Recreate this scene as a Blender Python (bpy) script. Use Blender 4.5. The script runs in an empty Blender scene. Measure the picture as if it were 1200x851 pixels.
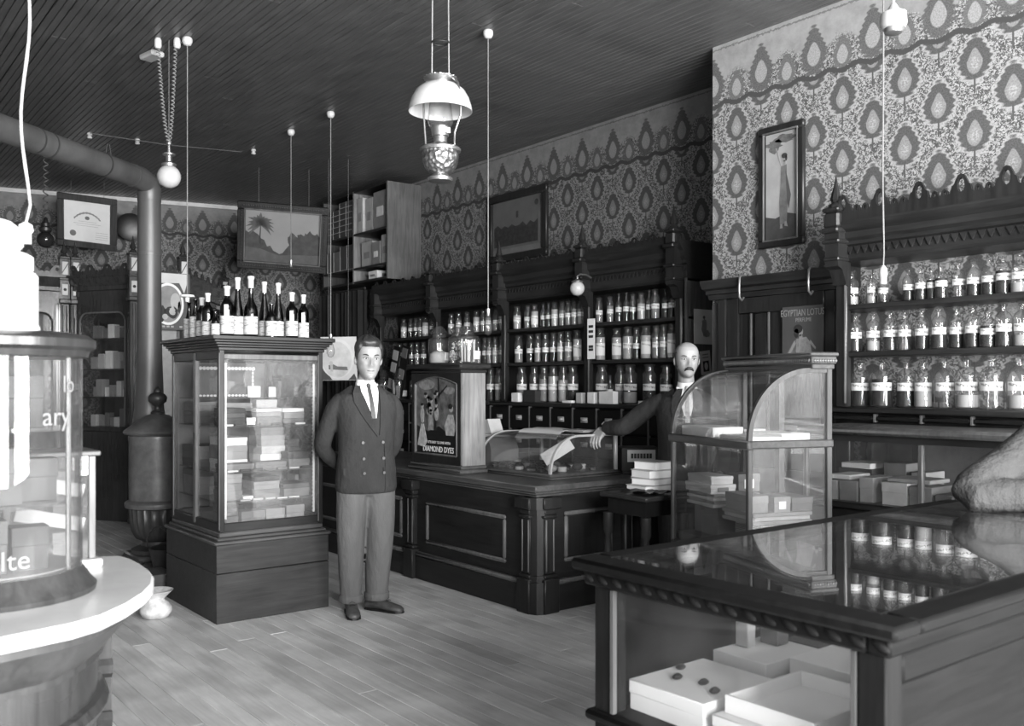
import bpy, bmesh, math, random
from mathutils import Vector, Matrix, Euler
from math import sin, cos, pi, radians, sqrt, atan2
random.seed(7)
S = bpy.context.scene
COL = S.collection

# ---------------------------------------------------------------- camera
FPX, PCX, HOR, EYE, YAW = 1080.0, 600.0, 452.0, 1.44, radians(38.2)
cam = bpy.data.cameras.new('camera'); cam_o = bpy.data.objects.new('camera', cam); COL.objects.link(cam_o)
cam.sensor_fit = 'HORIZONTAL'; cam.sensor_width = 36.0; cam.lens = 36.0 * FPX / 1200.0
cam.shift_y = (HOR - 425.5) / 1200.0
cam.clip_start = 0.05; cam.clip_end = 60
cam_o.location = (0, 0, EYE); cam_o.rotation_euler = (pi / 2, 0, -YAW)
cam.dof.use_dof = True; cam.dof.focus_distance = 5.9; cam.dof.aperture_fstop = 5.0
S.camera = cam_o

# ---------------------------------------------------------------- world, daylight through the storefront, exposure
w = bpy.data.worlds.new('world'); S.world = w; w.use_nodes = True
w.node_tree.nodes['Background'].inputs[0].default_value = (0.80, 0.80, 0.80, 1)
w.node_tree.nodes['Background'].inputs[1].default_value = 0.35

def area(name, loc, rot, sx, sy, power):
    l = bpy.data.lights.new(name, 'AREA'); l.shape = 'RECTANGLE'; l.size = sx; l.size_y = sy; l.energy = power
    l.color = (1, 1, 1)
    o = bpy.data.objects.new(name, l); COL.objects.link(o); o.location = loc; o.rotation_euler = rot
    return o
# two shop windows in the front wall (behind the camera) and a transom row over the door
area('daylight_window_a', (-0.05, -3.93, 2.0), (radians(90), 0, 0), 2.6, 2.8, 1050)
area('daylight_window_b', (3.45, -3.93, 2.0), (radians(90), 0, 0), 2.6, 2.8, 900)
S.view_settings.view_transform = 'Standard'
S.view_settings.look = 'None'
S.view_settings.gamma = 1.0
S.view_settings.use_curve_mapping = False
S.view_settings.exposure = 0.55
try:
    S.cycles.transparent_max_bounces = 48
    S.cycles.max_bounces = 8
    S.cycles.diffuse_bounces = 3
    S.cycles.glossy_bounces = 4
    S.cycles.sample_clamp_indirect = 4.0
    S.cycles.use_denoising = True
    S.cycles.caustics_reflective = False
    S.cycles.caustics_refractive = False
except Exception:
    pass

# ---------------------------------------------------------------- a point of the photo on a known plane of the room
SA, CA = sin(YAW), cos(YAW)
def P(px, py, z=None, X=None, Y=None, d=None):
    r = (px - PCX) / FPX; v = (HOR - py) / FPX
    if z is not None: d = (z - EYE) / v
    elif X is not None: d = X / (SA + r * CA)
    elif Y is not None: d = Y / (CA - r * SA)
    l = r * d
    return Vector((d * SA + l * CA, d * CA - l * SA, EYE + v * d))

# ---------------------------------------------------------------- materials
class NT:
    """tiny node-graph writer"""
    def __init__(s, m):
        s.t = m.node_tree; s.n = s.t.nodes; s.l = s.t.links
    def new(s, typ, **kw):
        x = s.n.new(typ)
        for k, v in kw.items(): setattr(x, k, v)
        return x
    def put(s, sock, v):
        if isinstance(v, bpy.types.NodeSocket): s.l.new(v, sock)
        elif isinstance(v, (int, float)) and sock.type == 'RGBA': sock.default_value = (v, v, v, 1)
        else: sock.default_value = v
    def math(s, op, a, b=0.0, c=None, clamp=False):
        x = s.new('ShaderNodeMath', operation=op, use_clamp=clamp)
        s.put(x.inputs[0], a); s.put(x.inputs[1], b)
        if c is not None: s.put(x.inputs[2], c)
        return x.outputs[0]
    def mix(s, f, a, b):
        x = s.new('ShaderNodeMix', data_type='FLOAT')
        s.put(x.inputs[0], f); s.put(x.inputs[2], a); s.put(x.inputs[3], b)
        return x.outputs[0]
    def obj(s): return s.new('ShaderNodeTexCoord').outputs['Object']
    def mapping(s, vec, scale=(1, 1, 1), loc=(0, 0, 0)):
        x = s.new('ShaderNodeMapping'); s.put(x.inputs[0], vec); x.inputs[3].default_value = scale; x.inputs[1].default_value = loc
        return x.outputs[0]
    def noise(s, vec, scale, detail=3.0, rough=0.55, dist=0.0):
        x = s.new('ShaderNodeTexNoise'); s.put(x.inputs['Vector'], vec); x.inputs['Scale'].default_value = scale
        x.inputs['Detail'].default_value = detail; x.inputs['Roughness'].default_value = rough; x.inputs['Distortion'].default_value = dist
        return x.outputs[0]
    def ramp(s, f, lo, hi, a, b):
        x = s.new('ShaderNodeMapRange'); s.put(x.inputs[0], f)
        for i, v in enumerate((lo, hi, a, b)): x.inputs[i + 1].default_value = v
        return x.outputs[0]

MATS = {}
def raw(name):
    m = bpy.data.materials.new(name); m.use_nodes = True; MATS[name] = m
    return m, NT(m), m.node_tree.nodes['Principled BSDF']
def mat(name, v, rough=0.5, metal=0.0, spec=0.5, var=0.25, scale=6.0, stretch=(1, 1, 1), bump=0.0, rvar=0.0, bdist=0.01):
    """grey material with a little procedural unevenness"""
    m, t, b = raw(name)
    vec = t.mapping(t.obj(), stretch)
    n = t.noise(vec, scale, 5.0, 0.6)
    col = t.ramp(n, 0.25, 0.75, v * (1 - var), v * (1 + var))
    t.put(b.inputs['Base Color'], col)
    b.inputs['Metallic'].default_value = metal
    b.inputs['Specular IOR Level'].default_value = spec
    if rvar: t.put(b.inputs['Roughness'], t.ramp(n, 0.3, 0.7, max(rough - rvar, 0.05), rough + rvar))
    else: b.inputs['Roughness'].default_value = rough
    if bump:
        bn = t.new('ShaderNodeBump'); bn.inputs['Strength'].default_value = bump; bn.inputs['Distance'].default_value = bdist
        t.put(bn.inputs['Height'], n); t.put(b.inputs['Normal'], bn.outputs[0])
    return m
def wood(name, v, rough=0.4, axis='z', var=0.35, scale=9.0, spec=0.30):
    st = {'x': (0.08, 1, 1), 'y': (1, 0.08, 1), 'z': (1, 1, 0.08)}[axis]
    m, t, b = raw(name)
    o = t.obj()
    n1 = t.noise(t.mapping(o, st), scale * 4, 6.0, 0.65, 0.6)
    n2 = t.noise(o, 2.3, 3.0)
    col = t.math('MULTIPLY', t.ramp(n1, 0.3, 0.7, v * (1 - var), v * (1 + var)), t.ramp(n2, 0.3, 0.7, 0.8, 1.25))
    t.put(b.inputs['Base Color'], col)
    t.put(b.inputs['Roughness'], t.ramp(n2, 0.3, 0.7, rough - 0.08, rough + 0.1))
    b.inputs['Specular IOR Level'].default_value = spec
    bn = t.new('ShaderNodeBump'); bn.inputs['Strength'].default_value = 0.12; bn.inputs['Distance'].default_value = 0.004
    t.put(bn.inputs['Height'], n1); t.put(b.inputs['Normal'], bn.outputs[0])
    return m
def glass(name, tint=0.93, edge=0.6, haze=0.0, rough=0.0, f0=0.045):
    """thin clear glass: what is behind it, plus a mirror image that grows at grazing angles, plus a film of dust"""
    m, t, b = raw(name)
    t.n.remove(b)
    out = t.n['Material Output']
    lw = t.new('ShaderNodeLayerWeight'); lw.inputs[0].default_value = 0.5
    fac = lw.outputs['Facing']
    tr = t.new('ShaderNodeBsdfTransparent')
    t.put(tr.inputs[0], t.mix(t.math('POWER', fac, 2.5), tint, edge))
    gl = t.new('ShaderNodeBsdfGlossy'); gl.inputs['Roughness'].default_value = rough; gl.inputs[0].default_value = (1, 1, 1, 1)
    fr = t.math('MULTIPLY_ADD', t.math('POWER', fac, 5.0), 1 - f0, f0)
    mx = t.new('ShaderNodeMixShader'); t.put(mx.inputs[0], fr); t.put(mx.inputs[1], tr.outputs[0]); t.put(mx.inputs[2], gl.outputs[0])
    res = mx.outputs[0]
    if haze:
        df = t.new('ShaderNodeBsdfDiffuse'); df.inputs[0].default_value = (0.75, 0.75, 0.75, 1)
        n = t.noise(t.obj(), 3.5, 5.0, 0.65)
        m2 = t.new('ShaderNodeMixShader'); t.put(m2.inputs[0], t.ramp(n, 0.35, 0.75, haze * 0.3, haze * 1.9))
        t.put(m2.inputs[1], res); t.put(m2.inputs[2], df.outputs[0]); res = m2.outputs[0]
    t.put(out.inputs[0], res)
    return m

W_DARK = wood('dark_walnut', 0.016, 0.36)
W_DARKY = wood('dark_walnut_along_y', 0.018, 0.36, 'y')
W_DARKX = wood('dark_walnut_along_x', 0.018, 0.36, 'x')
W_BLACK = wood('ebonised_wood', 0.006, 0.42)
W_MID = wood('brown_oak', 0.06, 0.36)
W_MIDY = wood('brown_oak_along_y', 0.06, 0.36, 'y')
W_MIDX = wood('brown_oak_along_x', 0.06, 0.36, 'x')
W_LIGHT = wood('light_oak', 0.17, 0.45)
W_TRIM = wood('pale_moulding', 0.10, 0.32)  # paler wood for mouldings, beads and thin trim
M_CEIL = wood('ceiling_board_paint', 0.090, 0.36, 'y', 0.25)
M_FLOOR = [wood('floor_board_%d' % i, v, 0.5, 'y', 0.14, 7.0, 0.4) for i, v in enumerate((0.54, 0.58, 0.62, 0.50))]
M_FGAP = mat('floor_gap_dust', 0.02, 0.9)
M_PLAIN = mat('plain_plaster', 0.30, 0.8)
M_TRIMW = mat('pale_cornice_paint', 0.42, 0.5)
M_GLASS = glass('showcase_glass', 0.95, 0.75, 0.014)
M_GLASSC = glass('clean_glass', 0.96, 0.75, 0.0)
M_GLASST = glass('table_glass', 0.98, 0.95, 0.008, 0.0, 0.05)
M_GLASSD = glass('dusty_glass', 0.94, 0.72, 0.04)
M_BOT = glass('bottle_glass', 0.90, 0.28, 0.03, 0.03, 0.03)
M_BOTD = glass('amber_bottle_glass', 0.10, 0.05, 0.0, 0.04, 0.06)
M_WHITE = mat('white_paper', 0.72, 0.8, var=0.06)
M_PAPER = mat('cream_paper', 0.52, 0.8, var=0.12)
M_CARD = [mat('card_%d' % i, v, 0.75, var=0.15, scale=9) for i, v in enumerate((0.70, 0.38, 0.22, 0.12, 0.05, 0.02))]
M_INK = mat('printing_ink', 0.02, 0.7, var=0.05)
M_INKG = mat('grey_ink', 0.16, 0.7, var=0.1)
M_BLACK = mat('black_enamel', 0.008, 0.4)
M_IRON = mat('cast_iron', 0.055, 0.42, 0.35, var=0.35, scale=8, bump=0.15)
M_IRONB = mat('blacked_iron', 0.03, 0.4, 0.4, var=0.4, scale=10)
M_PIPE = mat('sheet_iron_pipe', 0.11, 0.45, 0.35, var=0.35, scale=4, stretch=(1, 1, 0.3))
M_BRASS = mat('brass', 0.42, 0.32, 0.9, var=0.3, scale=14)
M_NICKEL = mat('nickel', 0.55, 0.22, 0.95, var=0.12)
M_FOIL = mat('bottle_foil', 0.50, 0.45, var=0.1)
M_WMETAL = mat('white_metal_rib', 0.42, 0.35, 0.25, var=0.15)
M_PULL = mat('bright_cup_pull', 0.55, 0.35, 0.45, var=0.1)
M_BOXW = mat('clean_white_card', 0.88, 0.7, var=0.05)
M_STEEL = mat('dull_steel', 0.30, 0.35, 0.8, var=0.25)
M_PORC = mat('white_porcelain', 0.80, 0.2, var=0.04)
M_ROSE = mat('greyed_porcelain', 0.42, 0.3, var=0.2)  # porcelain in a greyer, slightly uneven tone
M_MARBLE = mat('white_marble', 0.50, 0.22, var=0.12, scale=5)
M_CORD = mat('braided_cord', 0.16, 0.85, var=0.35, scale=160)
M_CORDW = mat('pale_braided_cord', 0.36, 0.85, var=0.35, scale=220)
M_CORDD = mat('dark_cord', 0.10, 0.8)
M_LABEL = mat('bottle_label', 0.80, 0.8, var=0.05)
M_LIQD = mat('dark_tincture', 0.008, 0.35, spec=0.12)
M_LIQM = mat('mid_powder', 0.17, 0.8, var=0.2, scale=40)
M_LIQL = mat('pale_powder', 0.34, 0.85, var=0.08, scale=40)
M_SKIN = mat('skin', 0.25, 0.5, var=0.07, scale=30)
M_LIP = mat('lips', 0.12, 0.5, var=0.05)
M_HAIRD = mat('dark_hair', 0.022, 0.5, var=0.5, scale=120, stretch=(1, 1, 0.2))
M_HAIRG = mat('greying_hair', 0.07, 0.6, var=0.5, scale=120)
M_EYEW = mat('eye_white', 0.45, 0.3, var=0.02)
M_COAT = mat('dark_wool_coat', 0.028, 0.9, spec=0.2, var=0.3, scale=7, bump=0.6, bdist=0.05, stretch=(1, 1, 0.6))
M_COAT2 = mat('charcoal_coat', 0.030, 0.85, spec=0.25, var=0.3, scale=7, bump=0.6, bdist=0.05, stretch=(1, 1, 0.6))
M_COAT3 = mat('grey_tweed', 0.050, 0.9, spec=0.2, var=0.22, scale=9, bump=0.6, bdist=0.06)
M_TROU = mat('grey_wool_trousers', 0.095, 0.9, spec=0.2, var=0.2, scale=7, bump=0.6, bdist=0.05, stretch=(1, 1, 0.35))
M_SHOE = mat('scuffed_leather', 0.055, 0.5, var=0.5, scale=25)
M_TIE = mat('dark_tie', 0.035, 0.55, var=0.4, scale=60)
M_CURT = mat('dark_drape', 0.018, 0.9, spec=0.1, var=0.3, scale=5)
W_SHOW = wood('showcase_wood', 0.0065, 0.5, 'x', spec=0.06)
W_SHOWZ = wood('showcase_wood_upright', 0.009, 0.5, 'z', spec=0.06)
M_FRAME = wood('picture_frame_wood', 0.030, 0.34)

# ---------------------------------------------------------------- mesh builder
class MB:
    def __init__(s): s.bm = bmesh.new()
    def _bev(s, vs, bev):
        if bev:
            es = list({e for v in vs for e in v.link_edges})
            bmesh.ops.bevel(s.bm, geom=es, offset=bev, segments=1, affect='EDGES', profile=0.5)
    def box(s, x0, x1, y0, y1, z0, z1, bev=0.0, rot=None):
        c = Vector(((x0 + x1) / 2, (y0 + y1) / 2, (z0 + z1) / 2))
        m = Matrix.Translation(c)
        if rot is not None: m = m @ rot.to_4x4()
        m = m @ Matrix.Diagonal((abs(x1 - x0), abs(y1 - y0), abs(z1 - z0), 1))
        r = bmesh.ops.create_cube(s.bm, size=1.0, matrix=m)
        s._bev(r['verts'], bev); return s
    def cyl(s, p0, p1, r0, r1=None, n=12, caps=True):
        r1 = r0 if r1 is None else r1
        p0, p1 = Vector(p0), Vector(p1); q = (p1 - p0)
        if q.length < 1e-6: return s
        rm = q.to_track_quat('Z', 'Y').to_matrix().to_4x4()
        bmesh.ops.create_cone(s.bm, cap_ends=caps, segments=n, radius1=max(r0, 1e-4), radius2=max(r1, 1e-4), depth=q.length, matrix=Matrix.Translation((p0 + p1) / 2) @ rm)
        return s
    def rings(s, rings, cap0=True, cap1=True, closed=True):
        """loft through rings of equal vertex count"""
        vs = [[s.bm.verts.new(p) for p in r] for r in rings]
        n = len(vs[0])
        for a, b in zip(vs, vs[1:]):
            for i in range(n if closed else n - 1):
                j = (i + 1) % n
                s.bm.faces.new((a[i], a[j], b[j], b[i]))
        if cap0 and closed: s.bm.faces.new(vs[0][::-1])
        if cap1 and closed: s.bm.faces.new(vs[-1])
        return s
    def lathe(s, prof, n=20, c=(0, 0, 0), sx=1.0, sy=1.0, flute=None):
        c = Vector(c); R = []
        for k, (r, z) in enumerate(prof):
            r = max(r, 0.0004); ring = []
            for i in range(n):
                a = 2 * pi * i / n
                rr = r * (1 + (flute(a, k) if flute else 0))
                ring.append(c + Vector((rr * cos(a) * sx, rr * sin(a) * sy, z)))
            R.append(ring)
        return s.rings(R)
    def tube(s, pts, r, n=8, caps=True):
        pts = [Vector(p) for p in pts]; R = []
        up = Vector((0, 0, 1))
        t0 = (pts[1] - pts[0]).normalized()
        u = t0.cross(up)
        if u.length < 1e-3: u = t0.cross(Vector((1, 0, 0)))
        u.normalize()
        for i, p in enumerate(pts):
            t = (pts[min(i + 1, len(pts) - 1)] - pts[max(i - 1, 0)]).normalized()
            u = (u - t * u.dot(t)).normalized(); v = t.cross(u)
            rr = r[i] if isinstance(r, (list, tuple)) else r
            R.append([p + (u * cos(2 * pi * k / n) + v * sin(2 * pi * k / n)) * rr for k in range(n)])
        return s.rings(R, caps, caps)
    def prism(s, poly, plane, a, b):
        """polygon in a plane ('xy','xz','yz') pulled from a to b along the third axis"""
        def pt(u, v, h):
            return {'xy': (u, v, h), 'xz': (u, h, v), 'yz': (h, u, v)}[plane]
        A = [s.bm.verts.new(pt(u, v, a)) for u, v in poly]; B = [s.bm.verts.new(pt(u, v, b)) for u, v in poly]
        s.bm.faces.new(A); s.bm.faces.new(B[::-1]); n = len(poly)
        for i in range(n):
            j = (i + 1) % n
            s.bm.faces.new((A[j], A[i], B[i], B[j]))
        return s
    def pierced(s, outer, holes, plane, a, b):
        """board with real openings"""
        def pt(u, v): return {'xy': (u, v, a), 'xz': (u, a, v), 'yz': (a, u, v)}[plane]
        es = []
        for loop in [outer] + holes:
            vs = [s.bm.verts.new(pt(u, v)) for u, v in loop]
            es += [s.bm.edges.new((vs[i], vs[(i + 1) % len(vs)])) for i in range(len(vs))]
        r = bmesh.ops.triangle_fill(s.bm, use_beauty=True, edges=es)
        fs = [f for f in r['geom'] if isinstance(f, bmesh.types.BMFace)]
        ex = bmesh.ops.extrude_face_region(s.bm, geom=fs)
        dv = {'xy': Vector((0, 0, b - a)), 'xz': Vector((0, b - a, 0)), 'yz': Vector((b - a, 0, 0))}[plane]
        bmesh.ops.translate(s.bm, vec=dv, verts=[v for v in ex['geom'] if isinstance(v, bmesh.types.BMVert)])
        return s
    def ball(s, c, r, seg=12, sc=(1, 1, 1), rot=None):
        m = Matrix.Translation(Vector(c))
        if rot is not None: m = m @ rot.to_4x4()
        bmesh.ops.create_uvsphere(s.bm, u_segments=seg, v_segments=max(6, seg * 2 // 3), radius=r, matrix=m @ Matrix.Diagonal((*sc, 1)))
        return s
    def mesh(s, name, m=None, smooth=38):
        bmesh.ops.recalc_face_normals(s.bm, faces=s.bm.faces)
        me = bpy.data.meshes.new(name); s.bm.to_mesh(me); s.bm.free()
        if m is not None: me.materials.append(m)
        if smooth:
            me.polygons.foreach_set('use_smooth', [True] * len(me.polygons))
            me.set_sharp_from_angle(angle=radians(smooth))
        return me
    def build(s, name, m, parent=None, smooth=38, loc=None, rot=None, label=None):
        return place(name, s.mesh(name, m, smooth), parent, loc, rot, label)
def place(name, me, parent=None, loc=None, rot=None, label=None):
    o = bpy.data.objects.new(name, me); COL.objects.link(o)
    if parent is not None: o.parent = parent
    if loc is not None: o.location = loc
    if rot is not None: o.rotation_euler = rot
    if label: o['label'] = label
    return o
def thing(name, label, cat, loc=(0, 0, 0), rz=0.0, group=None, rot=None):
    o = bpy.data.objects.new(name, None); COL.objects.link(o); o.empty_display_size = 0.05
    o.location = loc; o.rotation_euler = rot if rot is not None else (0, 0, rz)
    o['label'] = label; o['category'] = cat
    if group: o['group'] = group
    return o
def tag(o, label, cat, group=None):
    o['label'] = label; o['category'] = cat
    if group: o['group'] = group
    return o
def struct(o, label=None):
    o['kind'] = 'structure'
    if label: o['label'] = label
    return o
def copy_tree(o, parent=None):
    c = o.copy(); COL.objects.link(c)
    if parent is not None: c.parent = parent
    for ch in list(o.children): copy_tree(ch, c)
    return c
def bx(name, m, parent, *a, bev=0.0, label=None, rot=None):
    return MB().box(*a, bev=bev, rot=rot).build(name, m, parent, label=label)
def text_mesh(txt, size, name, m, parent=None, loc=(0, 0, 0), rot=(pi / 2, 0, 0), ext=0.0006, align='CENTER', sx=1.0, bold=0.0):
    c = bpy.data.curves.new(name, 'FONT'); c.body = txt; c.size = size; c.extrude = ext; c.align_x = align; c.offset = bold
    c.resolution_u = 3
    t = bpy.data.objects.new(name, c); COL.objects.link(t); bpy.context.view_layer.update()
    me = bpy.data.meshes.new_from_object(t.evaluated_get(bpy.context.evaluated_depsgraph_get()))
    bpy.data.objects.remove(t); bpy.data.curves.remove(c)
    me.name = name; me.materials.clear(); me.materials.append(m)
    o = place(name, me, parent, loc, rot); o.scale = (sx, 1, 1)
    return o
def arc(cx, cy, r, a0, a1, n):
    return [(cx + r * cos(radians(a0 + (a1 - a0) * i / n)), cy + r * sin(radians(a0 + (a1 - a0) * i / n))) for i in range(n + 1)]
ORD = 'first second third fourth fifth sixth seventh eighth ninth tenth eleventh twelfth thirteenth fourteenth fifteenth'.split()
# ================================================================ THE ROOM
H = 3.80
XN, YN, XF = 5.08, 4.19, 5.74          # near (projecting) part of the long wall, where it ends, deeper part
BW = radians(-12.9)                     # the rear wall runs a little askew
BW0 = Vector((2.0, 12.4, 0))            # a point of it
def wallpaper(name, axis, y0, gain=1.0):
    """printed damask: staggered onion medallions with a pale drop, curling ground, and a deep frieze under the ceiling"""
    m, t, b = raw(name)
    sx = t.new('ShaderNodeSeparateXYZ'); t.put(sx.inputs[0], t.obj())
    u = sx.outputs[axis]; v = sx.outputs[2]
    vec = t.new('ShaderNodeCombineXYZ'); t.put(vec.inputs[0], u); t.put(vec.inputs[1], v); vec = vec.outputs[0]
    M = t.math
    def onion(cx, cy, hw, hh, tip, jag=0.0):
        ax = M('ABSOLUTE', cx)
        up = M('MAXIMUM', cy, 0.0)
        xs = M('MULTIPLY', ax, M('MULTIPLY_ADD', up, tip, 1.0))
        r = M('SQRT', M('ADD', M('POWER', M('DIVIDE', xs, hw), 2.0), M('POWER', M('DIVIDE', cy, hh), 2.0)))
        if jag:
            r = M('MULTIPLY_ADD', M('SINE', M('MULTIPLY', cy, 75.0)), jag, r)
        return r
    def below(r, k, soft=0.06): return t.ramp(r, k - soft, k + soft, 1.0, 0.0)
    p, q, z0 = 0.40, 0.392, 3.226
    fu = M('DIVIDE', M('SUBTRACT', u, y0), p); fv = M('DIVIDE', M('SUBTRACT', v, z0), q)
    def cell(f, o): return M('SUBTRACT', M('FRACT', M('ADD', f, o)), 0.5)
    ax, ay = cell(fu, 0.5), cell(fv, 0.5)
    bxx, by = cell(fu, 0.0), cell(fv, 0.0)
    s_ = M('LESS_THAN', M('ADD', M('ABSOLUTE', ax), M('ABSOLUTE', ay)), 0.5)
    cx, cy = t.mix(s_, bxx, ax), t.mix(s_, by, ay)
    # curling ground
    nz = t.noise(vec, 25.0, 2.0, 0.5, 2.2)
    curl = M('MULTIPLY', t.ramp(M('ABSOLUTE', M('SUBTRACT', nz, 0.5)), 0.022, 0.050, 0.0, 1.0), t.ramp(t.noise(vec, 60.0, 1.0, 0.5, 1.0), 0.44, 0.50, 0.15, 1.0))
    fine = t.noise(vec, 120.0, 2.0)
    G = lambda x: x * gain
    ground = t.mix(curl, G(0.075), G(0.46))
    ring_r = onion(cx, cy, 0.225, 0.30, 2.4, 0.07)
    dark = below(ring_r, 1.0)
    halo = M('MULTIPLY', below(ring_r, 1.20, 0.06), M('SUBTRACT', 1.0, dark))
    drop = below(onion(cx, M('ADD', cy, 0.045), 0.108, 0.18, 4.5), 1.0)
    drop_in = below(onion(cx, M('ADD', cy, 0.075), 0.06, 0.09, 2.0), 1.0, 0.25)
    body = t.mix(M('MULTIPLY', halo, t.ramp(fine, 0.3, 0.6, 0.5, 1.0)), ground, G(0.44))
    body = t.mix(dark, body, t.ramp(fine, 0.35, 0.65, G(0.085), G(0.13)))
    body = t.mix(drop, body, t.ramp(fine, 0.35, 0.65, G(0.24), G(0.34)))
    body = t.mix(drop_in, body, t.ramp(t.noise(vec, 90.0, 1.0), 0.4, 0.6, G(0.27), G(0.45)))
    # thin stem under each medallion
    stem = M('MULTIPLY', M('LESS_THAN', M('ABSOLUTE', cx), 0.013), M('LESS_THAN', cy, -0.25))
    body = t.mix(stem, body, G(0.10))
    # frieze
    zf = 3.385
    lx = cell(M('DIVIDE', M('SUBTRACT', u, y0 - 0.2), p), 0.5); sxm = cell(fu, 0.5)
    ly = M('DIVIDE', M('SUBTRACT', v, zf + 0.165), q); sy = M('DIVIDE', M('SUBTRACT', v, zf + 0.10), q)
    plain = t.ramp(t.noise(vec, 9.0, 4.0, 0.7), 0.35, 0.7, G(0.30), G(0.42))
    hgt = M('SUBTRACT', v, zf)
    wob = M('MULTIPLY', M('COSINE', M('MULTIPLY', fu, 2 * pi)), -0.05)
    lower = t.ramp(M('ADD', hgt, M('ADD', wob, M('MULTIPLY', nz, 0.12))), 0.20, 0.24, 1.0, 0.0)
    fr = t.mix(lower, plain, ground)
    lr = onion(lx, ly, 0.235, 0.40, 2.6, 0.08)
    fr = t.mix(below(lr, 1.0), fr, t.ramp(fine, 0.35, 0.65, G(0.10), G(0.17)))
    fr = t.mix(below(onion(lx, M('ADD', ly, 0.06), 0.12, 0.19, 3.0), 1.0), fr, t.ramp(fine, 0.35, 0.65, G(0.30), G(0.44)))
    fr = t.mix(below(onion(sxm, sy, 0.17, 0.27, 2.6, 0.10), 1.0), fr, t.ramp(fine, 0.35, 0.65, G(0.13), G(0.20)))
    fr = t.mix(below(onion(sxm, M('ADD', sy, 0.03), 0.095, 0.15, 3.0), 1.0), fr, t.ramp(fine, 0.35, 0.65, G(0.30), G(0.44)))
    wave = M('ADD', hgt, M('ADD', M('MULTIPLY', M('COSINE', M('MULTIPLY', fu, 4 * pi)), 0.012), M('MULTIPLY', M('SUBTRACT', nz, 0.5), 0.02)))
    band = t.ramp(M('ABSOLUTE', wave), 0.014, 0.02, 1.0, 0.0)
    top = M('LESS_THAN', M('ABSOLUTE', M('SUBTRACT', M('ADD', hgt, M('MULTIPLY', M('SUBTRACT', nz, 0.5), 0.03)), 0.385)), 0.006)
    isf = M('GREATER_THAN', wave, 0.0)
    col = t.mix(isf, body, fr)
    col = t.mix(band, col, G(0.075)); col = t.mix(M('MULTIPLY', top, 0.7), col, G(0.12))
    t.put(b.inputs['Base Color'], col)
    b.inputs['Roughness'].default_value = 0.75; b.inputs['Specular IOR Level'].default_value = 0.25
    return m
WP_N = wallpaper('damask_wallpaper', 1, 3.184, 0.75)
WP_F = wallpaper('damask_wallpaper_deep_dimmed', 1, 3.184 + 0.07, 0.45)  # same paper darkened: the weaker light there is put into the colour
WP_B = wallpaper('damask_wallpaper_rear_dimmed', 0, 0.1, 0.5)  # same paper again, the dimness of the rear put into its colour

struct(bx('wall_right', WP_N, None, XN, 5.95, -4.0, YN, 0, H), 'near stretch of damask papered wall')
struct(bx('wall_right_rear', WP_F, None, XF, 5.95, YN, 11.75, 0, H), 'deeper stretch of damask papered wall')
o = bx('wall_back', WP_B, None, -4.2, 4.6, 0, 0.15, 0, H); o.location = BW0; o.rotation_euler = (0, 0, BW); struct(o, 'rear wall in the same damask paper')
o = bx('trim_back', M_TRIMW, None, -4.2, 4.0, -0.035, 0, H - 0.05, H); o.location = BW0; o.rotation_euler = (0, 0, BW); struct(o, 'pale cornice strip along the rear wall')
struct(bx('wall_left', M_PLAIN, None, -1.65, -1.5, -4.0, 13.3, 0, H), 'plain side wall')
mb = MB()
for a in ((-1.5, 5.1, -4.12, -4.0, 0, 0.58), (-1.5, 5.1, -4.12, -4.0, 3.42, H), (-1.5, -1.36, -4.12, -4.0, 0.68, 3.42), (1.26, 1.45, -4.12, -4.0, 0.68, 3.42),
          (2.0, 2.14, -4.12, -4.0, 0.68, 3.42), (4.76, 5.1, -4.12, -4.0, 0.68, 3.42), (1.45, 2.0, -4.10, -4.03, 0.68, 2.3)):
    mb.box(*a)
struct(mb.build('wall_front', M_PLAIN, None, 0), 'storefront wall with two shop windows')

fl = struct(bx('floor', M_FGAP, None, -1.5, 5.95, -4.0, 13.3, -0.12, -0.022), 'worn softwood floor of narrow boards')
bw = 0.1; x = -1.5; k = 0; fm = {}
rnd = random.Random(3)
while x < 5.95:
    ys = [-4.0] + sorted(rnd.uniform(1.5, 11) for _ in range(2)) + [13.3]
    for y0, y1 in zip(ys, ys[1:]):
        L = y1 - y0 - 0.003
        if L < 0.3: continue
        me = MB().box(-bw / 2 + 0.0012, bw / 2 - 0.0012, 0, L, -0.022, 0, bev=0.0022).mesh('board', rnd.choice(M_FLOOR), 0)
        place('board', me, fl, (x + bw / 2, y0, rnd.uniform(-0.0007, 0.0007)))
    x += bw
ce = struct(bx('ceiling', M_BLACK, None, -1.65, 5.95, -4.12, 13.3, H + 0.012, H + 0.1), 'dark painted matchboard ceiling')
x = -1.5; bw = 0.1
while x < 5.95:
    ys = [-4.0, rnd.uniform(2.5, 9.5), 13.3]
    for y0, y1 in zip(ys, ys[1:]):
        L = y1 - y0 - 0.003; g = 0.0018 if rnd.random() > 0.12 else 0.0045
        mb = MB().box(-bw / 2 + g, -0.0022, 0, L, 0, 0.012, bev=0.003); mb.box(0.0022, bw / 2 - g, 0, L, 0, 0.012, bev=0.003)
        place('board', mb.mesh('board', M_CEIL, 0), ce, (x + bw / 2, y0, H - 0.0005 + rnd.uniform(-0.001, 0.001)))
    x += bw

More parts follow.
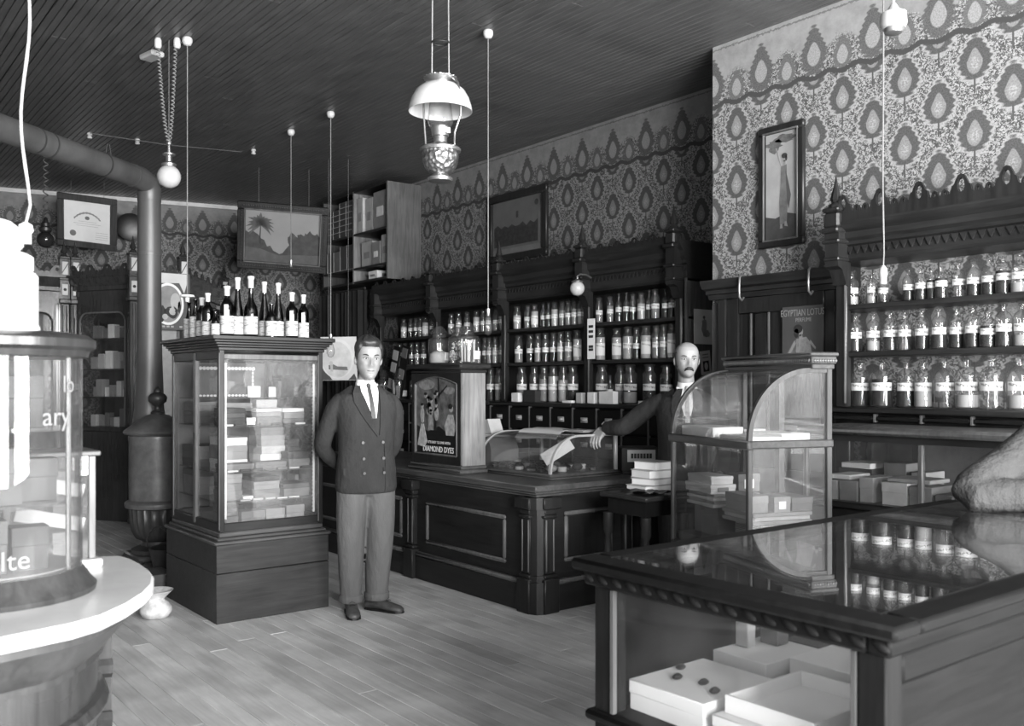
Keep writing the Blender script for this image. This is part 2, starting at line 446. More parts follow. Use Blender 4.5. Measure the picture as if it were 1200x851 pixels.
# ---- panelled door in the near wall, with a deep lintel shelf
dr = struct(bx('door_1', W_DARK, None, XN - 0.03, XN - 0.002, 3.20, 4.03, 0.0, 2.03), 'dark panelled door in the papered wall')
for y0, y1 in ((4.03, 4.10), (3.10, 3.20)): bx('casing', W_DARK, dr, XN - 0.06, XN - 0.002, y0, y1, 0, 2.03, bev=0.008)
bx('stile', W_DARK, dr, XN - 0.05, XN - 0.03, 3.932, 4.03, 0, 2.03, bev=0.006); bx('stile', W_DARK, dr, XN - 0.05, XN - 0.03, 3.20, 3.278, 0, 2.03, bev=0.006)
bx('stile', W_DARK, dr, XN - 0.05, XN - 0.03, 3.70, 3.80, 1.052, 1.918, bev=0.006)
bx('rail', W_DARK, dr, XN - 0.05, XN - 0.03, 3.28, 3.93, 1.92, 2.03, bev=0.006); bx('rail', W_DARK, dr, XN - 0.05, XN - 0.03, 3.28, 3.93, 0.9, 1.05, bev=0.006)
for y in (3.825, 3.685): bx('moulding', W_TRIM, dr, XN - 0.058, XN - 0.045, y - 0.007, y + 0.007, 1.05, 1.92, bev=0.003)
for y in (3.30,): bx('moulding', W_TRIM, dr, XN - 0.058, XN - 0.045, y - 0.005, y + 0.005, 1.05, 1.88, bev=0.003)
mb = MB().prism([(XN - 0.002, 2.03), (XN - 0.06, 2.03), (XN - 0.075, 2.06), (XN - 0.10, 2.065), (XN - 0.10, 2.09), (XN - 0.14, 2.10), (XN - 0.16, 2.135), (XN - 0.16, 2.155), (XN - 0.002, 2.155)], 'xz', 3.06, 4.17)
mb.build('lintel', W_DARKY, dr, 30)
bx('wall_trim', W_MID, None, XN - 0.012, XN, 4.12, 4.185, 0, 2.0)['kind'] = 'structure'
# ================================================================ SHELVING ALONG THE WALL
def pull_meshes():
    mb = MB()
    R = []
    for k in range(7):                                   # half dome cup pull
        a = pi / 2 * k / 6
        R.append([Vector((-0.018 * cos(a), 0.028 * cos(t) * (1 if True else 0), 0.016 * sin(t) * 1.0)) if False else Vector((-0.020 * sin(a), 0.030 * cos(a) * cos(t), 0.017 * cos(a) * sin(t))) for t in [2 * pi * i / 10 for i in range(10)]])
    mb.rings(R)
    mb.box(-0.004, 0, -0.034, 0.034, -0.020, 0.020, bev=0.002)
    return mb.mesh('pull', M_PULL)
PULL = pull_meshes()
def shelf_bay(label, y0, y1, XW, depth, zb, shelves, zc0, zc1, base_depth, zdr, rows, post_at, back=True, spikes=True, group=None, cols=4, base=True, crest_h=0.075, zc_out=0.10):
    """one bay of apothecary shelving standing against a wall; local origin at its near lower corner on the wall"""
    t = thing('apothecary_shelving', label, 'shelving', (XW, y0, 0), 0, group)
    L = y1 - y0; D = depth
    if back: bx('back_panel', W_DARK, t, -0.02, -0.003, 0, L, zb, zc1 - 0.02)
    for z in shelves:
        bx('shelf', W_DARKY, t, -D, -0.021 if back else -0.004, 0.0, L, z - 0.03, z, bev=0.004)
    bx('counter_board', W_DARKY, t, -base_depth - 0.02, -0.004, 0, L, zb - 0.035, zb, bev=0.008)
    if base:
        bx('cabinet_body', W_BLACK, t, -base_depth + 0.03, -0.004, 0, L, 0, zb - 0.035)
        bx('plinth', W_DARKY, t, -base_depth - 0.005, -base_depth + 0.03, 0, L, 0, 0.12, bev=0.01)
    dz = (zb - 0.04 - zdr) / max(rows, 1); dw = L / cols
    front = MB().box(-base_depth, -base_depth + 0.03, 0.010, dw - 0.010, 0.008, dz - 0.008, bev=0.006).mesh('drawer', W_BLACK)
    for r in range(rows):
        for c in range(cols):
            d = place('drawer', front, t, (0, c * dw, zdr + r * dz))
            if base: place('pull', PULL, d, (-base_depth, dw / 2, dz * 0.52)).scale = (1.25, 1.25, 1.1)
    stile = MB().box(-base_depth - 0.004, -base_depth + 0.03, -0.005, 0.005, zdr, zb - 0.036).mesh('divider', W_TRIM)
    for c in range(cols): place('divider', stile, t, (0, c * dw + 0.001, 0))
    # posts with bracket, blocks and spike
    for py in post_at:
        mb = MB().box(-D - 0.02, -D + 0.03, py - 0.035, py + 0.035, zb, zc1 + 0.01, bev=0.006)
        pst = mb.build('post', W_DARK, t)
        bx('bead', W_TRIM, pst, -D - 0.026, -D - 0.018, py - 0.034, py - 0.020, zb + 0.02, zc0 - 0.1, bev=0.003)  # lit stripe down the post edge, put into paler wood
        cz = zc1
        mb = MB()
        br = [(-D - 0.01, zc0 - 0.14), (-D - 0.035, zc0 - 0.13), (-D - 0.05, zc0 - 0.09), (-D - 0.075, zc0 - 0.045), (-D - 0.115, zc0 - 0.03), (-D - 0.12, zc0), (-D - 0.01, zc0)]
        mb.prism(br, 'xz', py - 0.042, py + 0.042)
        mb.box(-D - 0.125, -D - 0.01, py - 0.05, py + 0.05, zc0 + 0.0, zc0 + 0.022, bev=0.006)
        mb.box(-D - 0.115, -D - 0.01, py - 0.042, py + 0.042, zc0 + 0.022, zc0 + 0.10)
        mb.box(-D - 0.135, -D - 0.01, py - 0.056, py + 0.056, zc0 + 0.10, zc0 + 0.125, bev=0.008)
        mb.box(-D - 0.115, -D - 0.01, py - 0.045, py + 0.045, zc0 + 0.125, cz - 0.06)
        mb.build('bracket', W_DARK, pst, 30)
        mb = MB().box(-D - 0.145, -D - 0.01, py - 0.055, py + 0.055, cz - 0.06, cz - 0.03, bev=0.008)
        mb.box(-D - 0.125, -D - 0.02, py - 0.048, py + 0.048, cz - 0.03, cz + 0.06, bev=0.012)
        mb.box(-D - 0.135, -D - 0.015, py - 0.054, py + 0.054, cz + 0.06, cz + 0.085, bev=0.008)
        c = (-D - 0.07, py, 0)
        mb.lathe([(0.05, cz + 0.085), (0.035, cz + 0.11), (0.022, cz + 0.12), (0.034, cz + 0.135), (0.03, cz + 0.15), (0.012, cz + 0.22), (0.003, cz + 0.27)], 8, c)
        if spikes or py < 0.3: mb.build('finial', W_DARK, pst, 30)
        else: mb.bm.free()
    # cornice, toothed valance, pierced crest
    o = zc_out; h = zc1 - zc0
    pr = [(-0.004, zc0), (-D, zc0), (-D - 0.012, zc0 + 0.02), (-D - 0.012, zc0 + 0.40 * h), (-D - 0.03, zc0 + 0.44 * h), (-D - 0.03, zc0 + 0.52 * h), (-D - 0.5 * o, zc0 + 0.60 * h), (-D - 0.55 * o, zc0 + 0.74 * h),
          (-D - 0.8 * o, zc0 + 0.82 * h), (-D - o, zc0 + 0.95 * h), (-D - o, zc1), (-0.004, zc1)]
    MB().prism(pr, 'xz', 0, L).build('cornice', W_DARKY, t, 25)
    mb = MB(); n = int(L / 0.045)
    for i in range(n):
        yy = (i + 0.5) * L / n
        mb.prism([(yy - 0.020, zc0 + 0.38 * h), (yy + 0.020, zc0 + 0.38 * h), (yy, zc0 + 0.38 * h - 0.042)], 'yz', -D - 0.024, -D - 0.011)
    mb.build('toothed_fringe', W_DARKY, t, 0)
    mb = MB(); n = max(3, int(round(L / (0.24 if crest_h > 0.1 else 0.20)))); st = L / n; zc = zc1; c = crest_h
    outer = [(0.0, zc), (L, zc)]; holes = []
    for i in reversed(range(n)):
        y = i * st
        motif = [(1.0, .30), (.94, .52), (.88, .58), (.82, .50), (.80, .36), (.75, .40), (.71, .62), (.66, .66), (.63, .78), (.57, .95), (.50, 1.0), (.43, .95), (.37, .78), (.34, .66), (.29, .62), (.25, .40), (.20, .36), (.18, .50), (.12, .58), (.06, .52)]
        outer += [(y + u * st, zc + v * c) for u, v in motif]
        holes.append([(y + st * 0.5 + 0.085 * st * sin(a), zc + c * (0.62 + 0.24 * cos(a))) for a in [2 * pi * k / 10 for k in range(10)]])
        if crest_h > 0.1: holes += [[(y + st * q + 0.03 * st * sin(a), zc + c * (0.42 + 0.08 * cos(a))) for a in [2 * pi * k / 6 for k in range(6)]] for q in (0.12, 0.88)]
    outer.append((0.0, zc + 0.30 * c))
    mb.pierced(outer, holes, 'yz', -D - o + 0.010, -D - o + 0.028)
    mb.build('crest', W_DARK, t, 0)
    return t
BAYS = []
BAY_Y = [(4.735, 5.92), (5.92, 7.10), (7.10, 8.28), (8.28, 9.46)]
BAY_LAB = ['dark apothecary shelving bay nearest the bald man, end panel carrying notices',
           'dark apothecary shelving bay second along from the bald man, behind the counter case',
           'dark apothecary shelving bay behind the jars on the picture cabinet',
           'dark apothecary shelving bay beside the dark curtain, below the tall box rack']
for i, (y0, y1) in enumerate(BAY_Y):
    t = shelf_bay(BAY_LAB[i], y0, y1 - 0.002, XF, 0.29, 1.287, (1.657, 1.98), 2.25, 2.56, 0.42, 0.62, 3, [y1 - y0 - 0.0605] + ([0.0585 + 0.024] if i == 0 else []), group='apothecary shelving bays', spikes=(i != 3))
    BAYS.append(t)
    if i == 0:
        bx('end_panel', W_MID, t, -0.31, -0.003, 0.0, 0.022, 0, 2.27, bev=0.004)
t = shelf_bay('dark apothecary shelving with open papered back, beside the panelled door', 1.72, 3.065, XN, 0.28, 1.317, (1.635, 1.906), 2.15, 2.37, 0.30, 1.235, 1, [1.285, 0.06], back=False, cols=5, base=False, crest_h=0.155)
NEARBAY = t

# ================================================================ RIGHT-HAND BACK COUNTER (glass fronted, below the near shelving)
t = thing('glass_front_counter', 'long glass fronted back counter below the open-backed bottle shelves', 'counter', (XN, 1.25, 0))
L = 1.75
bx('plinth', W_DARKY, t, -0.70, -0.004, 0, L, 0, 0.79)
bx('base_board', W_DARKY, t, -0.72, -0.004, 0, L, 0.79, 0.83, bev=0.01)
bx('counter_top', W_TRIM, t, -0.75, -0.004, 0, L, 1.185, 1.225, bev=0.014)
bx('drawer_case', W_BLACK, t, -0.27, -0.004, 0, L, 1.226, 1.28)
bx('top_rail', W_DARKY, t, -0.71, -0.67, 0, L, 1.15, 1.184)
bx('back_panel', mat('counter_back', 0.16, 0.7, var=0.5, scale=5), t, -0.03, -0.004, 0, L, 0.83, 1.185)
for y in (0.02, 0.42, 1.07, 1.72): bx('front_post', W_TRIM, t, -0.705, -0.675, y - 0.012, y + 0.012, 0.83, 1.15, bev=0.004)
for y in (0.38, 0.95, 1.40): bx('rear_post', W_MID, t, -0.12, -0.07, y - 0.025, y + 0.025, 0.83, 1.184, bev=0.004)
for y0, y1 in ((0.033, 0.407), (0.433, 1.057), (1.083, 1.707)): bx('pane', M_GLASS, t, -0.692, -0.688, y0, y1, 0.83, 1.15)

# ================================================================ TALL SQUARE DISPLAY CASE (free standing)
t = thing('tall_display_case', 'tall square glass display case with dark plinth, bottles on its top', 'display case', (2.03, 5.455, 0))
CASE = t; cw, cl = 0.745, 0.93
W_PLI = wood('worn_plinth_wood', 0.026, 0.5, 'x')
pl = bx('plinth', W_PLI, t, 0, cw, 0, cl, 0.0, 0.30, bev=0.004)
bx('plinth_upper', W_PLI, t, 0.001, cw - 0.001, 0.001, cl - 0.001, 0.303, 0.475, bev=0.004)
MB().prism([(0, 0)], 'xy', 0, 0) if False else None
mb = MB()
for z0, z1, e in ((0.475, 0.495, 0.012), (0.495, 0.515, -0.012), (0.515, 0.545, -0.028)):
    mb.box(-e, cw + e, -e, cl + e, z0, z1, bev=0.006)
mb.build('skirt_moulding', W_MIDX, t)
i0 = 0.045
PX0, PX1, PY0, PY1 = i0, cw - i0, i0, cl - i0
for x, y in ((PX0, PY0), (PX1, PY0), (PX0, PY1), (PX1, PY1)):
    pst = bx('corner_post', W_DARK, t, x - 0.017, x + 0.017, y - 0.017, y + 0.017, 0.545, 1.66, bev=0.004)
    bx('bead', W_TRIM, pst, x - 0.020, x - 0.012, y - 0.020, y - 0.012, 0.56, 1.64, bev=0.003)
for y in (PY0, PY1):
    bx('rail', W_TRIM if y == PY0 else W_DARKX, t, PX0, PX1, y - 0.013, y + 0.013, 1.60, 1.635, bev=0.005); bx('rail', W_DARKX, t, PX0, PX1, y - 0.014, y + 0.014, 0.545, 0.60, bev=0.005)
for x in (PX0, PX1):
    bx('rail', W_DARKY, t, x - 0.014, x + 0.014, PY0, PY1, 1.60, 1.66, bev=0.005); bx('rail', W_DARKY, t, x - 0.014, x + 0.014, PY0, PY1, 0.545, 0.60, bev=0.005)
bx('meeting_stile', W_TRIM, t, PX0 - 0.018, PX0 + 0.010, cl / 2 - 0.02, cl / 2 + 0.02, 0.56, 1.65, bev=0.005)
bx('pane', M_GLASSD, t, PX0 + 0.017, PX1 - 0.017, PY0 - 0.003, PY0 + 0.002, 0.60, 1.60, label='front glass of the case')
for y0, y1 in ((PY0 + 0.017, cl / 2 - 0.02), (cl / 2 + 0.02, PY1 - 0.017)): bx('pane', M_GLASS, t, PX0 - 0.002, PX0 + 0.002, y0, y1, 0.60, 1.60)
bx('pane', M_GLASS, t, PX1 - 0.002, PX1 + 0.002, PY0 + 0.017, PY1 - 0.017, 0.60, 1.60)
bx('back_panel', mat('case_back_paint', 0.17, 0.6, var=0.5, scale=5), t, PX0, PX1, PY1 - 0.004, PY1 + 0.010, 0.60, 1.62)
CSH = (0.552, 0.72, 0.905, 1.185, 1.36)
bx('floor_board', W_MIDX, t, PX0 - 0.01, PX1 + 0.01, PY0 - 0.01, PY1 + 0.01, 0.540, 0.552)
for z, f in zip(CSH[1:], (0.015, 0.015, 0.095, 0.45)): bx('glass_shelf', glass('shelf_glass_%d' % int(z * 100), 0.9, 0.5, 0.08), t, PX0 + 0.02, PX1 - 0.02, PY0 + f, PY1 - 0.02, z - 0.006, z)
mb = MB()
for x in (PX1 - 0.035, PX0 + 0.035):
    for k in range(40): mb.prism([(PY0 + 0.012, 0.62 + k * 0.024), (PY0 + 0.028, 0.63 + k * 0.024), (PY0 + 0.012, 0.644 + k * 0.024)], 'yz', x - 0.006, x + 0.006)
mb.build('ratchet_strip', M_PAPER, t, 0)
mb = MB()
for z0, z1, e in ((1.655, 1.675, 0.0), (1.675, 1.69, 0.012), (1.69, 1.705, 0.024), (1.705, 1.72, 0.038), (1.72, 1.745, 0.052)):
    mb.box(-e + 0.02, cw + e - 0.02, -e + 0.02, cl + e - 0.02, z0, z1, bev=0.004)
mb.build('crown', W_DARKX, t)

# ================================================================ DISPENSING COUNTER with octagonal corner pilaster
CX0, CX1, CY0, CY1 = 3.72, 4.56, 4.47, 7.9
t = thing('dispensing_counter', 'dark panelled dispensing counter with corner pilasters in mid room', 'counter', (0, 0, 0))
bx('carcass', W_BLACK, t, CX0 + 0.02, CX1 - 0.02, CY0 + 0.02, CY1, 0.0, 0.755)
mb = MB()
for z0, z1, e in ((0.735, 0.755, 0.02), (0.755, 0.775, 0.045), (0.775, 0.815, 0.075)):
    mb.box(CX0 - e, CX1 + e, CY0 - e, CY1, z0, z1, bev=0.007)
mb.build('counter_top', W_MIDY, t)
def plinth_run(y0, y1):
    bx('plinth', W_DARKY, t, CX0 - 0.03, CX0 + 0.02, y0, y1, 0.0, 0.17, bev=0.004)
    bx('moulding', W_TRIM, t, CX0 - 0.036, CX0 + 0.02, y0, y1, 0.17, 0.20, bev=0.012)
def front_panel(y0, y1, z0, z1):
    bx('panel', W_DARKY, t, CX0 + 0.004, CX0 + 0.019, y0, y1, z0, z1, bev=0.006)
    mb = MB()
    for a in ((y0 - 0.03, y1 + 0.03, z1, z1 + 0.028), (y0 - 0.03, y1 + 0.03, z0 - 0.028, z0), (y0 - 0.03, y0, z0, z1), (y1, y1 + 0.03, z0, z1)):
        mb.box(CX0 - 0.014, CX0 + 0.012, a[0], a[1], a[2], a[3], bev=0.009)
    mb.build('panel_moulding', W_TRIM, t)
bx('front_board', W_DARKY, t, CX0, CX0 + 0.02, CY0 + 0.10, CY1, 0.2, 0.735)
plinth_run(CY0 + 0.12, 5.86); plinth_run(5.97, CY1)
front_panel(4.82, 5.72, 0.30, 0.56); front_panel(6.12, 6.95, 0.30, 0.56); front_panel(7.15, 7.85, 0.30, 0.56)
def pilaster(px, py, nx, ny, name='pilaster'):
    """fluted pilaster against the front (nx) or the end (ny)"""
    m = MB()
    w2 = 0.045
    def b(e, z0, z1, d): 
        if nx: m.box(px - d, px + 0.02, py - w2 - e, py + w2 + e, z0, z1, bev=0.007)
        else: m.box(px - w2 - e, px + w2 + e, py - d, py + 0.02, z0, z1, bev=0.007)
    b(0.018, 0, 0.22, 0.062); b(0.008, 0.22, 0.245, 0.05); b(-0.004, 0.245, 0.60, 0.036); b(0.012, 0.60, 0.622, 0.05); b(0.004, 0.622, 0.66, 0.045); b(0.03, 0.66, 0.735, 0.07)
    pp = m.build(name, W_DARK, t)
    m = MB()
    for s_ in (-0.03, 0.03):
        if nx: m.box(px - 0.041, px - 0.034, py + s_ - 0.006, py + s_ + 0.006, 0.26, 0.59, bev=0.003)
        else: m.box(px + s_ - 0.006, px + s_ + 0.006, py - 0.041, py - 0.034, 0.26, 0.59, bev=0.003)
    m.build('flute_bead', W_TRIM, pp)
pilaster(CX0, 5.92, 1, 0); pilaster(CX0, CY0 + 0.075, 1, 0); pilaster(CX0 + 0.075, CY0, 0, 1); pilaster(CX1 - 0.06, CY0, 0, 1)
mb = MB()
for r, z0, z1 in ((0.085, 0, 0.20), (0.07, 0.20, 0.24), (0.055, 0.24, 0.62), (0.07, 0.62, 0.66), (0.095, 0.66, 0.735)):
    mb.lathe([(r, z0), (r, z1)], 8, (CX0 + 0.03, CY0 + 0.03, 0))
mb.build('corner_column', W_DARK, t, 20)
bx('end_board', W_DARKX, t, CX0 + 0.1, CX1, CY0, CY0 + 0.02, 0.2, 0.735)
bx('plinth', W_DARKX, t, CX0 + 0.12, CX1, CY0 - 0.03, CY0 + 0.02, 0, 0.17, bev=0.004)
bx('moulding', W_TRIM, t, CX0 + 0.12, CX1, CY0 - 0.036, CY0 + 0.02, 0.17, 0.2, bev=0.01)
bx('panel', W_DARK, t, CX0 + 0.25, CX1 - 0.22, CY0 - 0.006, CY0 + 0.01, 0.33, 0.60, bev=0.006)
mb = MB()
for a in ((CX0 + 0.22, CX1 - 0.19, 0.60, 0.628), (CX0 + 0.22, CX1 - 0.19, 0.302, 0.33), (CX0 + 0.22, CX0 + 0.25, 0.33, 0.60), (CX1 - 0.22, CX1 - 0.19, 0.33, 0.60)):
    mb.box(a[0], a[1], CY0 - 0.018, CY0 + 0.004, a[2], a[3], bev=0.009)
mb.build('panel_moulding', W_TRIM, t)

# ---- picture cabinet standing on the counter
ZC = 0.815
t = thing('picture_cabinet', 'narrow oak cabinet with arched colour picture door, standing on the panelled counter', 'cabinet', (3.73, 5.32, ZC))
CABINET = t; ww, ll, hh = 0.220, 0.66, 0.785
bx('body', W_LIGHT, t, 0.02, ww, 0.01, ll - 0.01, 0.05, hh - 0.06)
mb = MB().box(-0.02, ww + 0.006, -0.02, ll + 0.02, 0, 0.03, bev=0.008).box(-0.005, ww + 0.004, -0.008, ll + 0.008, 0.03, 0.055, bev=0.006)
mb.build('base_moulding', W_MIDY, t)
mb = MB().box(0.0, ww + 0.01, 0, ll, hh - 0.07, hh - 0.045, bev=0.006).box(-0.03, ww + 0.03, -0.03, ll + 0.03, hh - 0.045, hh, bev=0.012)
mb.build('cornice', W_DARKY, t)
dz0, dz1 = 0.06, hh - 0.07
door = MB()
SW, ZB = 0.055, 0.12
door.box(0, 0.02, 0.01, SW, dz0, dz1).box(0, 0.02, ll - SW, ll - 0.01, dz0, dz1).box(0, 0.02, SW, ll - SW, dz0, ZB)
ap = [(ll - SW, dz1), (SW, dz1)] + [(SW + (ll - 2 * SW) * k / 10, 0.635 + 0.05 * sin(pi * k / 10)) for k in range(11)]
door.prism(ap, 'yz', 0, 0.02)
dobj = door.build('door', W_DARK, t, 25)
mb = MB()
mb.box(-0.006, 0.012, SW - 0.007, SW + 0.007, ZB, 0.635, bev=0.003).box(-0.006, 0.012, ll - SW - 0.009, ll - SW + 0.009, ZB, 0.635, bev=0.003).box(-0.006, 0.012, SW, ll - SW, ZB - 0.005, ZB + 0.008, bev=0.003)
mb.tube([(0.0, SW + (ll - 2 * SW) * k / 10, 0.637 + 0.05 * sin(pi * k / 10)) for k in range(11)], 0.006, 6)
mb.build('moulding', W_TRIM, dobj)
bx('edge_bead', W_TRIM, t, -0.002, 0.012, -0.004, 0.008, 0.06, dz1, bev=0.003)
pic = bx('picture', mat('litho_ground', 0.10, 0.5, var=0.8, scale=16), t, 0.010, 0.0145, SW, ll - SW, ZB, 0.695, label='printed picture of children under a tree')
def litho(polys, v, k, name='printed_shape'):
    m_ = mat('litho_tone_%03d' % int(v * 1000), v, 0.5, var=0.5, scale=30) if 'litho_tone_%03d' % int(v * 1000) not in MATS else MATS['litho_tone_%03d' % int(v * 1000)]
    for p in polys: MB().prism([(ll - (SW + (u - .10) * (ll - 2 * SW) / .46), ZB + (z - .135) * (.69 - ZB) / .53) for u, z in p], 'yz', 0.010 - 0.0005 * k, 0.0102).build(name, m_, pic, 0)
def oval(u, z, a, b, n=14): return [(u + a * cos(2 * pi * k / n), z + b * sin(2 * pi * k / n)) for k in range(n)]
litho([[(.11, .14), (.55, .14), (.55, .30), (.46, .28), (.36, .33), (.24, .29), (.11, .33)]], 0.006, 1)
litho([[(.30, .30), (.33, .30), (.34, .45), (.37, .54), (.36, .655), (.345, .655), (.35, .55), (.32, .46)], [(.36, .53), (.45, .60), (.45, .61), (.36, .55)]], 0.012, 2)
litho([oval(.22, .61, .09, .035), oval(.47, .57, .06, .025)], 0.20, 2)
q = random.Random(12)
for k in range(9):
    u, z = .17 + .15 * q.random() + (.14 if k > 5 else 0), .34 + .17 * q.random()
    litho([oval(u, z, .022, .05)], [.22, .10, .32, .05][k % 4], 3); litho([oval(u, z + .058, .014, .018)], .30, 4); litho([oval(u, z + .070, .016, .010)], .01, 5)
litho([[(.44, .27), (.52, .27), (.54, .33), (.51, .41), (.46, .41), (.42, .33)]], .36, 5); litho([oval(.49, .45, .018, .025)], .30, 5); litho([oval(.485, .465, .022, .018)], .012, 6)
litho([[(.12, .19), (.20, .18), (.23, .22), (.19, .34), (.16, .34)]], .42, 5); litho([oval(.175, .365, .016, .02)], .3, 6)
litho([[(.24, .30), (.30, .30), (.28, .42), (.25, .42)]], .26, 4); litho([oval(.265, .44, .015, .02)], .3, 5)
text_mesh("IT'S EASY TO DYE WITH", 0.027, 'printed_lettering', M_CARD[0], pic, (0.0055, ll - 0.37, 0.200), (pi / 2, 0, -pi / 2), sx=1.0)
text_mesh('DIAMOND DYES', 0.058, 'printed_lettering', M_CARD[0], pic, (0.0055, ll - 0.36, 0.140), (pi / 2, 0, -pi / 2), sx=0.95, bold=0.0008)

# ---- curved glass case on the counter
def quarter_case(t, W, L, zr, R, flat, frame, bar, glassm, n=14):
    """curved front: front edge at x=0, flat top from x=R to W; local z from zr"""
    prof = [(R - R * cos(radians(90 * i / n)), zr + R * sin(radians(90 * i / n))) for i in range(n + 1)] + [(W, zr + R)]
    inner = [(R - (R - bar) * cos(radians(90 * i / n)), zr + (R - bar) * sin(radians(90 * i / n))) for i in range(n + 1)] + [(W, zr + R - bar)]
    band = prof + inner[::-1]
    for y in (0.0, L - 0.022): MB().prism(band, 'xz', y, y + 0.022).build('curved_rib', frame, t, 25)
    g = [(x + 0.004 if i <= n else x, z - 0.004) for i, (x, z) in enumerate(prof)]
    g2 = [(R - (R - 0.008) * cos(radians(90 * i / n)), zr + (R - 0.008) * sin(radians(90 * i / n))) for i in range(n + 1)] + [(W, zr + R - 0.008)]
    MB().prism(g + g2[::-1], 'xz', 0.022, L - 0.022).build('curved_pane', glassm, t, 40)
    side = [(bar * 0.9, zr)] + inner[:-1][1:] + [(W - 0.02, zr + R - bar), (W - 0.02, zr)]
    for y in (0.009, L - 0.013): MB().prism(side, 'xz', y, y + 0.004).build('end_pane', glassm, t, 30)
t = thing('curved_counter_case', 'low curved glass case of brushes on the panelled counter', 'display case', (3.975, 4.64, ZC))
CCASE = t; W, L = 0.62, 0.83
mb = MB().box(-0.015, W + 0.015, -0.03, L + 0.02, 0, 0.012, bev=0.005).box(-0.012, W + 0.008, -0.012, L + 0.01, 0.012, 0.035, bev=0.007)
mb.build('base_frame', W_MIDY, t)
quarter_case(t, W, L, 0.035, 0.255, 0, M_WMETAL, 0.014, M_GLASS)
for y in (0.0, L - 0.022): bx('rear_post', M_WMETAL, t, W - 0.02, W + 0.005, y, y + 0.022, 0.035, 0.292, bev=0.003)
bx('rear_frame', M_WMETAL, t, W - 0.012, W + 0.004, 0.022, L - 0.022, 0.275, 0.292)
bx('rear_pane', M_GLASS, t, W - 0.008, W - 0.003, 0.022, L - 0.022, 0.04, 0.275)

# ================================================================ TALL CURVED CASE by the front showcase
rzc = -radians(19.7)
t = thing('curved_front_case', 'floor case with quarter round glass top, beside the bald man', 'display case', (3.739, 2.86, 0), rzc)
TCASE = t; W, L = 0.49, 0.80
bx('base_cabinet', W_DARKY, t, 0.0, W, 0, L, 0, 0.53, bev=0.006)
bx('lower_shelf', W_MIDY, t, 0.0, W, 0, L, 0.53, 0.555, bev=0.004)
zr = 1.165
for x, y in ((0.012, 0.012), (W - 0.012, 0.012), (0.012, L - 0.012), (W - 0.012, L - 0.012)):
    e = 0.013 if x < 0.1 else 0.016
    bx('corner_post', W_MID, t, x - e, x + e, y - e, y + e, 0.555, 1.60 if x > 0.1 else zr - 0.04, bev=0.004)
mb = MB()
mb.box(-0.012, 0.02, -0.012, L + 0.012, zr - 0.045, zr, bev=0.006).box(0, W + 0.008, -0.012, 0.018, zr - 0.04, zr, bev=0.006).box(0, W + 0.008, L - 0.018, L + 0.012, zr - 0.04, zr, bev=0.006)
mb.build('middle_rail', W_MIDY, t)
bx('upper_shelf', W_MIDY, t, 0.02, W - 0.01, 0.02, L - 0.02, zr - 0.02, zr - 0.006)
bx('pane', M_GLASS, t, 0.006, 0.011, 0.03, L - 0.03, 0.555, zr - 0.045)
bx('pane', M_GLASSD, t, 0.03, W - 0.03, 0.008, 0.013, 0.555, zr - 0.04, label='near end glass')
bx('pane', M_GLASS, t, 0.03, W - 0.03, L - 0.013, L - 0.008, 0.555, zr - 0.04)
bx('inner_stile', W_DARK, t, W - 0.05, W - 0.015, L / 2 - 0.02, L / 2 + 0.02, 0.56, 1.50)
quarter_case(t, W, L, zr, 0.365, 0, W_MID, 0.024, M_GLASSD)
mb = MB().box(0.365, W + 0.012, -0.012, L + 0.012, zr + 0.36, zr + 0.385, bev=0.004).box(0.355, W + 0.02, -0.02, L + 0.02, zr + 0.385, 1.59, bev=0.006).box(0.345, W + 0.028, -0.028, L + 0.028, 1.59, 1.61, bev=0.006)
mb.build('crown', W_MIDY, t)
mb = MB()
for k in range(46):
    y = 0.0 + L * k / 45
    mb.ball((0.352, y, zr + 0.402), 0.0085, 6, (0.8, 1, 1.25), Euler((0.6, 0, 0)).to_matrix())
for k in range(9):
    mb.ball((0.375 + 0.125 * k / 8, -0.022, zr + 0.402), 0.008, 6, (1, 0.8, 1.2))
mb.build('rope_moulding', W_TRIM, t)

# ================================================================ FRONT SHOWCASE (nearest the camera)
t = thing('front_showcase', 'large dark wood showcase with glass top, nearest the viewer', 'display case', (1.63, 0.93, 0))
SHOW = t; W, L = 1.88, 0.80
bx('base', W_SHOW, t, 0, W, 0, L, 0, 0.585, bev=0.004)
mb = MB().box(-0.02, W, -0.02, L + 0.02, 0.585, 0.61, bev=0.008)
mb.build('base_moulding', W_SHOW, t)
for x, y in ((0.03, 0.03), (0.03, L - 0.03), (W - 0.03, 0.03), (W - 0.03, L - 0.03)):
    pst = bx('corner_post', W_SHOWZ, t, x - 0.03, x + 0.03, y - 0.03, y + 0.03, 0.61, 0.93, bev=0.004)
bx('bead', W_MID, t, -0.004, 0.01, 0.062, 0.072, 0.615, 0.925); bx('bead', W_MID, t, -0.004, 0.01, L - 0.072, L - 0.062, 0.615, 0.925)
bx('pane', M_GLASS, t, 0.012, 0.018, 0.06, L - 0.06, 0.61, 0.93, label='side glass')
bx('end_panel', W_SHOW, t, 0.06, W - 0.06, 0.010, 0.028, 0.61, 0.86, bev=0.004)
MB().box(0.05, W - 0.05, -0.004, 0.03, 0.86, 0.93, bev=0.012).build('rail', W_SHOW, t)
bx('rail', W_SHOW, t, 0.06, W - 0.06, L - 0.03, L, 0.61, 0.93)
mb = MB()
e = 0.045
for a in ((-e, 0.05, -e, L + e), (W - 0.05, W + e, -e, L + e), (0.05, W - 0.05, -e, 0.045), (0.05, W - 0.05, L - 0.045, L + e)):
    mb.box(a[0], a[1], a[2], a[3], 0.968, 0.998, bev=0.008)
